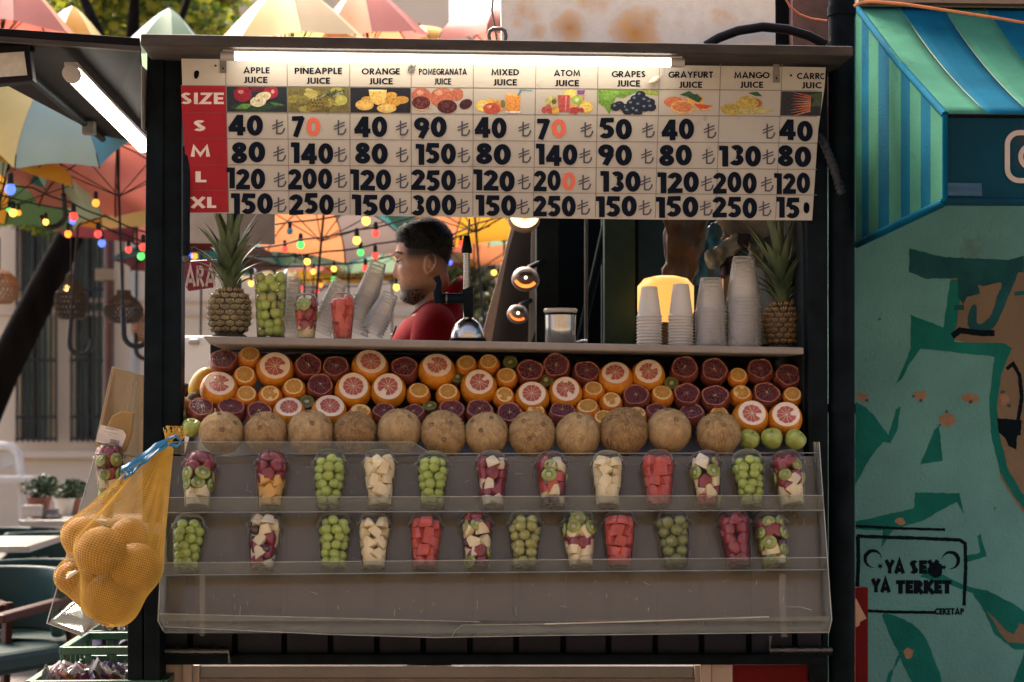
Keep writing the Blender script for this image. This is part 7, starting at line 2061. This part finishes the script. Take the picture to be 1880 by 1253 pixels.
# ================================================================== GREEN CRATES
gcm = M("green_crate_plastic", (.010, .065, .034), .45, var=.2, vs=6, dirt=(.05, .08, .04), dirt_lo=.62, ds=9)
film = clear("crumpled_film", (.9, .89, .92), .12, .12, (.5, .47, .48), edge=.4)
candy = [FM(c, .35) for c in ((.12, .02, .05), (.35, .28, .3), (.06, .03, .12), (.3, .12, .03), (.4, .36, .36), (.25, .03, .04))]
def crate(x0, x1, yt, Y, h, d, label, seed):
    r = random.Random(seed); a, b = P(x0, yt, Y), P(x1, yt, Y)
    o = thing("plastic_crate", Vector(((a.x + b.x) / 2, Y, a.z - h)), label, "crate", "green plastic crates")
    w = b.x - a.x; t = .012
    for nm, p0, p1 in (("side", (a.x, Y), (b.x, Y)), ("side", (a.x, Y + d), (b.x, Y + d)), ("end", (a.x, Y), (a.x, Y + d)), ("end", (b.x, Y), (b.x, Y + d))):
        m = MB(); p0 = Vector((*p0, 0)); p1 = Vector((*p1, 0)); L = (p1 - p0).length; u = (p1 - p0) / L; nn = Vector((-u.y, u.x, 0)) * t * .5
        def bar(s0, s1, z0, z1, th=1.0):
            q = [p0 + u * s0 + Vector((0, 0, z0)) - nn * th, p0 + u * s1 + Vector((0, 0, z0)) - nn * th, p0 + u * s1 + Vector((0, 0, z1)) - nn * th, p0 + u * s0 + Vector((0, 0, z1)) - nn * th]
            m.prism(q, nn * 2 * th, gcm)
        bar(0, L, a.z - .02, a.z, 1.8); bar(0, L, a.z - h, a.z - h + .03); bar(0, L, a.z - h * .55, a.z - h * .55 + .018)
        k = int(L / .06)
        for i in range(k + 1): bar(L * i / k - .008, L * i / k + .008, a.z - h + .03, a.z - .02, .8)
        obj(nm, m, parent=o, bevel=.002)
    m = MB(); m.prism([(a.x, Y, a.z - h + .005), (b.x, Y, a.z - h + .005), (b.x, Y + d, a.z - h + .005), (a.x, Y + d, a.z - h + .005)], (0, 0, -.008), gcm); obj("base", m, parent=o)
    return a, b, o
def sweets(a, b, Y, d, z, n, seed, label, spill=0.0):
    r = random.Random(seed); o = thing("bag_of_sweets", Vector(((a.x + b.x) / 2, Y + d / 2, z)), label, "bag", "clear bags of sweets in the crates")
    m = MB(); 
    for i in range(n):
        c = Vector((r.uniform(a.x + .02, b.x - .02), Y + r.uniform(.02, d - .02), z + r.uniform(-.02, .05)))
        m.box(c, (r.uniform(.01, .022), r.uniform(.006, .012), r.uniform(.008, .018)), r.choice(candy), Euler((r.uniform(-1, 1), r.uniform(-1, 1), r.uniform(0, 3))).to_matrix())
    obj("sweets", m, parent=o, bevel=.003)
    m = MB(); nx, ny = 30, 14; vs = []
    for i in range(nx + 1):
        for j in range(ny + 1):
            x = a.x - spill + (b.x - a.x + spill) * i / nx; y = Y - .01 + (d) * j / ny
            q = Vector((x * 14, y * 14, seed)); h = mnoise.noise(q) * .03 + abs(mnoise.noise(q * 2.3)) * .05 + mnoise.noise(q * 5) * .014
            edge = min(i, nx - i) / nx * 2
            vs.append(Vector((x + mnoise.noise(q * 3) * .012, y + mnoise.noise(q * 3 + Vector((5, 0, 0))) * .012, z + .035 + h - (.09 * max(0, .2 - edge) * 5 if spill else 0))))
    m.add(vs, [(i * (ny + 1) + j, (i + 1) * (ny + 1) + j, (i + 1) * (ny + 1) + j + 1, i * (ny + 1) + j + 1) for i in range(nx) for j in range(ny)], film)
    obj("film", m, parent=o)
a, b, _ = crate(116, 300, 1188, .02, .15, .35, "green plastic crate under the net bag, filled with wrapped sweets", 1)
sweets(a + Vector((-.03, 0, 0)), b, -.05, .1, a.z - .1, 70, 3, "crumpled clear bag of wrapped sweets spilling from the nearer crate", .03)
a2, b2, _ = crate(160, 330, 1158, .5, .14, .35, "second green crate behind the first, clear bags on top", 2)
sweets(a2, b2, .5, .3, a2.z - .03, 60, 4, "clear bag of wrapped sweets lying in the farther crate")
a3, b3, _ = crate(55, 300, 1250, -.14, .2, .3, "third green crate lowest by the kiosk post", 3)
st = thing("crate_stand", Vector(((a.x + b.x) / 2, .2, 0)), "dark low stand carrying the green crates", "stand")
m = MB(); m.box(Vector(((a.x + b.x) / 2, .35, (a.z - .16) / 2)), ((b.x - a.x) / 2 * .9, .35, (a.z - .16) / 2), wood_d); obj("box", m, parent=st)
# ================================================================== THE VENDOR
YP = .78
EO = P(788, 488, YP)              # the ear: origin of the figure
per = thing("person", Vector((EO.x, EO.y, .10)), "dark haired bearded man in a red polo shirt looking down in profile", "person")
HZ = [(-.116, .045, .00, .02), (-.110, .066, -.012, .038), (-.100, .079, -.03, .047), (-.085, .081, -.045, .054), (-.066, .086, -.055, .060), (-.050, .090, -.06, .064), (-.030, .092, -.062, .068), (-.010, .095, -.064, .070),
      (.016, .0985, -.066, .071), (.030, .103, -.068, .072), (.066, .098, -.070, .072), (.090, .084, -.064, .066), (.110, .058, -.045, .052), (.122, .025, -.015, .03), (.126, .01, .0, .004)]
def hrow(z):
    a = np.array(HZ); v = [float(np.interp(z, a[:, 0], a[:, k])) for k in (1, 2, 3)]
    if z > -.06: v[1] *= .88
    return v
def bump(z, pts): return float(np.interp(z, [p[0] for p in pts], [p[1] for p in pts]))
NOSE = [(-.046, 0), (-.040, .006), (-.034, .014), (-.028, .0225), (-.022, .021), (-.010, .0145), (.004, .008), (.016, .0025), (.024, 0)]
NW = [(-.04, .017), (-.028, .0135), (-.01, .0095), (.02, .009)]
LIP = [(-.090, 0), (-.080, -.0035), (-.072, .001), (-.066, .0055), (-.0615, .003), (-.0590, -.004), (-.0565, .004), (-.052, .0085), (-.046, .003), (-.042, 0)]
def head_pt(z, a):
    f0, b0, w = hrow(z); c, s = math.cos(a), math.sin(a); e = 2 / 2.25
    cx, rx = (f0 + b0) / 2, (f0 - b0) / 2
    f = cx + rx * math.copysign(abs(c) ** e, c); l = w * math.copysign(abs(s) ** e, s)
    if c > 0:
        g = math.exp(-(l / bump(z, NW)) ** 2); f += bump(z, NOSE) * g
        f += bump(z, LIP) * math.exp(-(l / .021) ** 2)
        f += .006 * math.exp(-((z - .030) / .010) ** 2 - ((abs(l) - .026) / .022) ** 2)          # brow ridge
        f -= .012 * math.exp(-((z - .010) / .011) ** 2 - ((abs(l) - .031) / .014) ** 2)          # eye socket
        f += .005 * math.exp(-((z + .022) / .018) ** 2 - ((abs(l) - .042) / .018) ** 2)          # cheek bone
        f += .006 * math.exp(-((z + .097) / .014) ** 2 - (l / .022) ** 2)                         # chin
    if abs(l) > .03: l += math.copysign(.004 * math.exp(-((z + .070) / .02) ** 2 - ((f - .0) / .03) ** 2), l)
    return f, l
def W_(f, l, z): return Vector((EO.x - f, EO.y + l, EO.z + z))
body = MB()
zs = [-.116 + .242 * i / 90 for i in range(91)]; NA = 96; vs = []
for z in zs:
    for j in range(NA):
        f, l = head_pt(z, 2 * math.pi * j / NA); vs.append(W_(f, l, z))
fs = [(i * NA + j, i * NA + (j + 1) % NA, (i + 1) * NA + (j + 1) % NA, (i + 1) * NA + j) for i in range(90) for j in range(NA)]
fs += [list(range(NA))[::-1], [90 * NA + j for j in range(NA)]]
body.add(vs, fs, None, True)
# ears: a tilted oval rim with a hollow and a lobe
for s in (-1, 1):
    pts = []
    for k in range(19):
        a = R(-60 + 330 * k / 18); pts.append(W_(-.004 + .0155 * math.cos(a) - .004 * math.sin(a), s * (.071 + .009 * (1 - math.cos(a)) * .5 + .004), .001 + .028 * math.sin(a)))
    body.tube(pts, .0038, 8); body.ball(W_(.002, s * .075, -.027), .0085, None, 10, 8, (1, .6, 1.1)); body.ball(W_(-.002, s * .070, 0), .024, None, 14, 10, (.62, .42, 1.15)); body.tube([W_(.004, s * .076, .016), W_(-.008, s * .079, .004), W_(-.004, s * .079, -.012)], .0035, 6)
def loft(rows, n=28, m=None, mb=None):
    """rows: centre f, l, z, half depth, half width, exponent"""
    vs = []
    for f, l, z, d, w, e in rows:
        for j in range(n):
            a = 2 * math.pi * j / n; c, s = math.cos(a), math.sin(a)
            vs.append(W_(f + d * math.copysign(abs(c) ** (2 / e), c), l + w * math.copysign(abs(s) ** (2 / e), s), z))
    k = len(rows); fs = [(i * n + j, i * n + (j + 1) % n, (i + 1) * n + (j + 1) % n, (i + 1) * n + j) for i in range(k - 1) for j in range(n)]
    fs += [list(range(n))[::-1], [(k - 1) * n + j for j in range(n)]]
    (mb or body).add(vs, fs, m, True)
gz = .10 - EO.z                      # floor of the kiosk, seen from the ear
loft([(-.010, 0, -.03, .050, .050, 2), (-.010, 0, -.07, .052, .052, 2), (-.012, 0, -.105, .055, .056, 2), (-.016, 0, -.135, .060, .066, 2), (-.020, 0, -.165, .07, .09, 2)])
TORSO = [(-.022, 0, -.130, .052, .075, 2), (-.020, 0, -.15, .075, .125, 2.2), (-.014, 0, -.175, .090, .175, 2.4), (-.004, 0, -.215, .105, .188, 2.5), (.004, 0, -.28, .115, .178, 2.6), (.008, 0, -.36, .112, .165, 2.6), (.006, 0, -.46, .104, .155, 2.5), (-.002, 0, -.56, .108, .165, 2.5), (-.006, 0, -.66, .112, .172, 2.5), (-.004, 0, -.72, .09, .15, 2.4)]
loft(TORSO)
for s in (-1, 1):
    body.tube([W_(-.012, s * .165, -.185), W_(-.012, s * .20, -.24), W_(.02, s * .215, -.36), W_(.05, s * .215, -.46), W_(.16, s * .19, -.50), W_(.27, s * .15, -.50)], [.055, .056, .048, .042, .037, .027], 16)
    palm = W_(.315, s * .142, -.505)
    body.box(palm, (.045, .014, .040), None, Matrix.Rotation(R(8) * s, 3, 'Z'))
    for q in range(4):
        b0 = palm + Vector((-.040, 0, .028 - .019 * q)); L = [.068, .076, .071, .056][q]
        body.tube([b0 + Vector((.012, 0, 0)), b0 + Vector((-L * .42, -s * .004, 0)), b0 + Vector((-L * .72, -s * .020, -.001)), b0 + Vector((-L * .86, -s * .040, -.002))], [.0095, .009, .0082, .0068], 10)
    body.tube([palm + Vector((.025, -s * .008, .03)), palm + Vector((-.005, -s * .03, .05)), palm + Vector((-.035, -s * .045, .052))], [.012, .0105, .008], 10)
    body.tube([W_(-.005, s * .085, -.66), W_(.0, s * .095, -.85), W_(.005, s * .1, gz + .50), W_(-.01, s * .1, gz + .30), W_(-.015, s * .1, gz + .09)], [.085, .078, .056, .056, .04], 16)
    body.box(W_(.045, s * .1, gz + .035), (.125, .042, .034))
skin, nt, b = new_mat("skin")
tc = nt.nodes.new("ShaderNodeTexCoord"); sx = nt.nodes.new("ShaderNodeSeparateXYZ"); nt.links.new(tc.outputs['Object'], sx.inputs[0])
def mr(src, a, b_, neg=False):
    n = nt.nodes.new("ShaderNodeMapRange"); n.interpolation_type = 'SMOOTHSTEP'; n.clamp = True
    n.inputs[1].default_value = a; n.inputs[2].default_value = b_; nt.links.new(src, n.inputs[0]); return n.outputs[0]
def mul(a, b_):
    n = nt.nodes.new("ShaderNodeMath"); n.operation = 'MULTIPLY'; nt.links.new(a, n.inputs[0]); nt.links.new(b_, n.inputs[1]); return n.outputs[0]
zo = EO.z - .10                      # object space has its origin at the figure's feet
nz = noise_node(nt, 60, 5)
base = ramp(nt, nz.outputs[0], [(.3, (.31, .145, .08)), (.7, (.40, .205, .12))]).outputs[0]
# cropped hair of the fade: denser towards the crown, only behind the temple; stubble along the jaw
fade = mul(mr(sx.outputs[2], zo - .004, zo + .036), mr(sx.outputs[0], -.082, -.058))
nape = mul(mr(sx.outputs[0], .015, .055), mr(sx.outputs[2], zo - .055, zo + .02))
jaw = mul(mr(sx.outputs[2], zo - .040, zo - .082), mr(sx.outputs[0], .020, -.02))
lipm = mul(mr(sx.outputs[0], -.088, -.094), mul(mr(sx.outputs[2], zo - .074, zo - .069), mr(sx.outputs[2], zo - .047, zo - .051)))
hairc = (.016, .011, .009)
c1 = mix(nt, fade, base, hairc); c1 = mix(nt, nape, c1, hairc)
h_ = nt.nodes.new("ShaderNodeMath"); h_.operation = 'MULTIPLY'; h_.inputs[1].default_value = .72; nt.links.new(jaw, h_.inputs[0]); c1 = mix(nt, h_.outputs[0], c1, hairc)
h2 = nt.nodes.new("ShaderNodeMath"); h2.operation = 'MULTIPLY'; h2.inputs[1].default_value = .5; nt.links.new(lipm, h2.inputs[0]); c1 = mix(nt, h2.outputs[0], c1, (.30, .10, .08))
nt.links.new(c1, b.inputs["Base Color"]); b.inputs["Roughness"].default_value = .45; b.inputs["Specular IOR Level"].default_value = .35
b.inputs["Subsurface Weight"].default_value = .08; b.inputs["Subsurface Radius"].default_value = (.01, .004, .002); b.inputs["Subsurface Scale"].default_value = .5
bo = obj("body", body, skin, parent=per)
rm = bo.modifiers.new("remesh", 'REMESH'); rm.mode = 'VOXEL'; rm.voxel_size = .0032; rm.use_smooth_shade = True
sm_ = bo.modifiers.new("smooth", 'SMOOTH'); sm_.factor = .5; sm_.iterations = 3
# eyes and brows
for s in (-1, 1):
    m = MB(); c = W_(.0815, s * .031, .010); m.ball(c, .0125, FM((.6, .56, .52), .2), 18, 12); ir = (Vector((-1, s * .12, -.35))).normalized()
    m.lathe([(.0058, 0), (.004, .001), (.001, .0014)], 14, FM((.03, .018, .012), .15), c=c + ir * .0118, rot=ir.to_track_quat('Z', 'Y').to_matrix()); obj("eye", m, parent=per)
    m = MB(); rr = random.Random(4 + s)
    lid = [W_(.0815 + .0135 * math.cos(R(a)) * math.cos(R(e)), s * (.031 + .0135 * math.sin(R(a)) ), .010 + .0135 * math.sin(R(e))) for e in (62, 40, 22, 8) for a in (-55, -30, 0, 30, 55, 75)]
    m.add(lid, [(i * 6 + j, i * 6 + j + 1, (i + 1) * 6 + j + 1, (i + 1) * 6 + j) for i in range(3) for j in range(5)], M("eyelid_skin", (.20, .09, .05), .5), True)
    for a in range(-50, 70, 5): p = W_(.0815 + .0138 * math.cos(R(a)), s * (.031 + .0138 * math.sin(R(a))), .0115); m.tube([p, p + Vector((-.006 * math.cos(R(a)), s * .006 * math.sin(R(a)), -.003))], .0005, 4, ink)
    obj("eyelid", m, parent=per)
hair_m = M("black_hair", (.008, .0065, .006), .6, var=.6, vs=40, spec=.22, bump=.8, bs=90)
def blade(m, p, d, nrm, L, w, curl):
    s = d.cross(nrm).normalized() * w; q1 = p + d * L * .5 + nrm * L * curl; q2 = p + d * L + nrm * L * curl * .4
    m.add([p - s, p + s, q1 + s * .8, q1 - s * .8, q2], [(0, 1, 2, 3), (3, 2, 4)], hair_m)
def surf(z, a):
    f, l = head_pt(z, a); p = W_(f, l, z); f2, l2 = head_pt(z, a + .02); f3, l3 = head_pt(min(.1255, z + .004), a)
    n = (W_(f2, l2, z) - p).cross(W_(f3, l3, min(.1255, z + .004)) - p)
    n = n.normalized() if n.length > 1e-12 else Vector((0, 0, 1)); c = W_(.015, 0, .03)
    return f, l, p, (n if n.dot(p - c) > 0 else -n)
rr = random.Random(3)
m = MB()
for s in (-1, 1):
    for k in range(150):
        t = rr.random(); l = .010 + .043 * t; z = .030 + .009 * math.sin(t * 2.6) + rr.uniform(-.0028, .0028) - .004 * t
        a = math.asin(min(1, l / .072)); f, _ = head_pt(z, a); p = W_(f + .0005, s * l, z); blade(m, p, Vector((.35, s * .9, .25 - .4 * t)).normalized(), Vector((-1, 0, 0)), .009, .0009, .15)
obj("eyebrows", m, parent=per)
def hairline(f): return float(np.interp(f, [-.09, -.06, -.03, .0, .03, .066, .078, .12], [-.02, .0, .022, .040, .042, .044, .064, .068]))
m = MB(); N2 = 88; R2 = 60; keep = {}
vv = []; ff = []
for i in range(R2 + 1):
    z = -.02 + .1455 * i / R2
    for j in range(N2):
        f, l, p, n = surf(z, 2 * math.pi * j / N2); hl = hairline(f)
        k = max(0, min(1, (z - hl) / (.030 if f > .06 else .055))); th = .0006 + .0085 * k ** 1.2 + (.006 * max(0, min(1, (z - .06) / .05)))
        if f > .06: th += .004 * k
        vv.append((p + n * th + Vector((0, 0, .3 * th * k)), z > hl))
for i in range(R2):
    for j in range(N2):
        q = (i * N2 + j, i * N2 + (j + 1) % N2, (i + 1) * N2 + (j + 1) % N2, (i + 1) * N2 + j)
        if all(vv[x][1] for x in q): ff.append(q)
ff.append([R2 * N2 + j for j in range(N2)])
m.add([v for v, _ in vv], ff, hair_m, True)
for _ in range(8000):
    z = rr.uniform(.0, .1252); z = z if z > .05 or rr.random() < .6 else rr.uniform(.06, .125); a = rr.uniform(0, 6.2832)
    f, l, p, n = surf(z, a); hl = hairline(f)
    if z < hl + .002: continue
    k = max(0, min(1, (z - hl) / (.030 if f > .06 else .055))); th = .0084 * k ** 1.2 + .0056 * max(0, min(1, (z - .06) / .05)) + (.004 * k if f > .06 else 0)
    d = (Vector((-1, 0, 0)) + Vector((rr.uniform(-.5, .5), rr.uniform(-.6, .6), rr.uniform(-.2, .3)))); d = (d - n * d.dot(n)).normalized()
    L = rr.uniform(.009, .022) * (.3 + .7 * k)
    blade(m, p + n * th * .9 + Vector((0, 0, .3 * th * k)), (d + n * rr.uniform(.05, .5)).normalized(), n, L, .0008, rr.uniform(-.1, .25))
obj("hair", m, parent=per)
m = MB()
for _ in range(2600):
    z = rr.uniform(-.1155, -.03); a = rr.uniform(-2.1, 2.1)
    f, l, p, n = surf(z, a)
    on = (z < -.074 and f > .02) or (-.049 < z < -.040 and abs(l) < .026 and f > .07) or (z < -.088)
    if not on: continue
    if z < -.10 and f < .01: continue
    thick = 1.0 if z < -.085 else .6
    d = (Vector((-.25, 0, -1)) + Vector((rr.uniform(-.3, .3), rr.uniform(-.3, .3), 0))).normalized()
    blade(m, p, (d + n * rr.uniform(.3, .7)).normalized(), n, rr.uniform(.004, .010) * thick, .0007, rr.uniform(-.1, .2))
obj("beard", m, parent=per)
# polo shirt, trousers, shoes
shirt_m = M("red_polo_cloth", (.17, .003, .007), .85, spec=.08, var=.18, vs=14, bump=.35, bs=160)
m = MB(); n = 36
SH = [(-.024, 0, -.118, .062, .072, 2), (-.021, 0, -.135, .068, .092, 2), (-.020, 0, -.152, .086, .140, 2.2), (-.014, 0, -.177, .102, .192, 2.4), (-.004, 0, -.217, .117, .204, 2.5), (.004, 0, -.28, .127, .194, 2.6), (.008, 0, -.36, .124, .181, 2.6), (.008, 0, -.46, .12, .175, 2.5), (.002, 0, -.58, .126, .186, 2.5), (.0, 0, -.66, .128, .19, 2.5)]
vs = []
for f, l, z, d, w, e in SH:
    for j in range(n):
        a = 2 * math.pi * j / n; c, s = math.cos(a), math.sin(a)
        fold = .004 * math.sin(6 * a + z * 40) * min(1, max(0, (-z - .16) * 10))
        vs.append(W_(f + (d + fold) * math.copysign(abs(c) ** (2 / e), c), l + (w + fold) * math.copysign(abs(s) ** (2 / e), s), z - (.040 * max(0, c) ** 2 if z > -.14 else 0) + (.045 * max(0, -c) if z > -.14 else 0)))
m.add(vs, [(i * n + j, i * n + (j + 1) % n, (i + 1) * n + (j + 1) % n, (i + 1) * n + j) for i in range(len(SH) - 1) for j in range(n)], shirt_m, True)
for s in (-1, 1):
    m.tube([W_(-.014, s * .13, -.178), W_(-.014, s * .178, -.19), W_(-.012, s * .212, -.245), W_(.006, s * .222, -.31), W_(.016, s * .224, -.355)], [.060, .069, .070, .066, .066], 20, shirt_m, cap=False)
so = obj("polo_shirt", m, parent=per); sd = so.modifiers.new("thick", 'SOLIDIFY'); sd.thickness = .003; sb_ = so.modifiers.new("sub", 'SUBSURF'); sb_.levels = 1; sb_.render_levels = 1
m = MB(); n = 32; vs = []
for q, (dz, g_) in enumerate(((-.008, .006), (.016, .004), (.030, .010), (.020, .022), (-.010, .036))):
    for j in range(n):
        a = R(24) + (2 * math.pi - R(48)) * j / (n - 1); c, s = math.cos(a), math.sin(a)
        back = max(0, -c); vs.append(W_(-.022 + (.064 + g_) * c, (.070 + g_) * s, -.135 + dz * (1 + .35 * back) - .040 * max(0, c) ** 1.5 + .066 * back))
m.add(vs, [(i * n + j, i * n + j + 1, (i + 1) * n + j + 1, (i + 1) * n + j) for i in range(4) for j in range(n - 1)], M("red_collar", (.15, .003, .006), .85, spec=.08, var=.15, vs=20, bump=.4, bs=200), True)
co = obj("collar", m, parent=so, local=False); sd = co.modifiers.new("thick", 'SOLIDIFY'); sd.thickness = .003
m = MB(); m.prism([W_(.098, -.022, -.185), W_(.098, .022, -.185), W_(.132, .022, -.30), W_(.132, -.022, -.30)], (-.004, 0, .002), FM((.03, .006, .02), .8)); m.ball(W_(.113, 0, -.21), .004, FM((.5, .45, .4)), 8, 6); obj("placket", m, parent=so)
m = MB(); jean = M("dark_trousers", (.018, .02, .028), .85, var=.3, vs=12)
loft([(-.004, 0, -.63, .116, .176, 2.5), (-.004, 0, -.72, .118, .178, 2.5), (-.002, 0, -.78, .11, .175, 2.4)], 28, jean, m)
for s in (-1, 1): m.tube([W_(-.004, s * .088, -.70), W_(.002, s * .097, -.85), W_(.006, s * .1, gz + .50), W_(-.008, s * .1, gz + .30), W_(-.012, s * .1, gz + .07)], [.092, .088, .068, .066, .06], 18, jean)
obj("trousers", m, parent=per)
for s in (-1, 1):
    m = MB(); m.box(W_(.045, s * .1, gz + .037), (.135, .05, .037), black_rubber); obj("shoe", m, parent=per, bevel=.02)
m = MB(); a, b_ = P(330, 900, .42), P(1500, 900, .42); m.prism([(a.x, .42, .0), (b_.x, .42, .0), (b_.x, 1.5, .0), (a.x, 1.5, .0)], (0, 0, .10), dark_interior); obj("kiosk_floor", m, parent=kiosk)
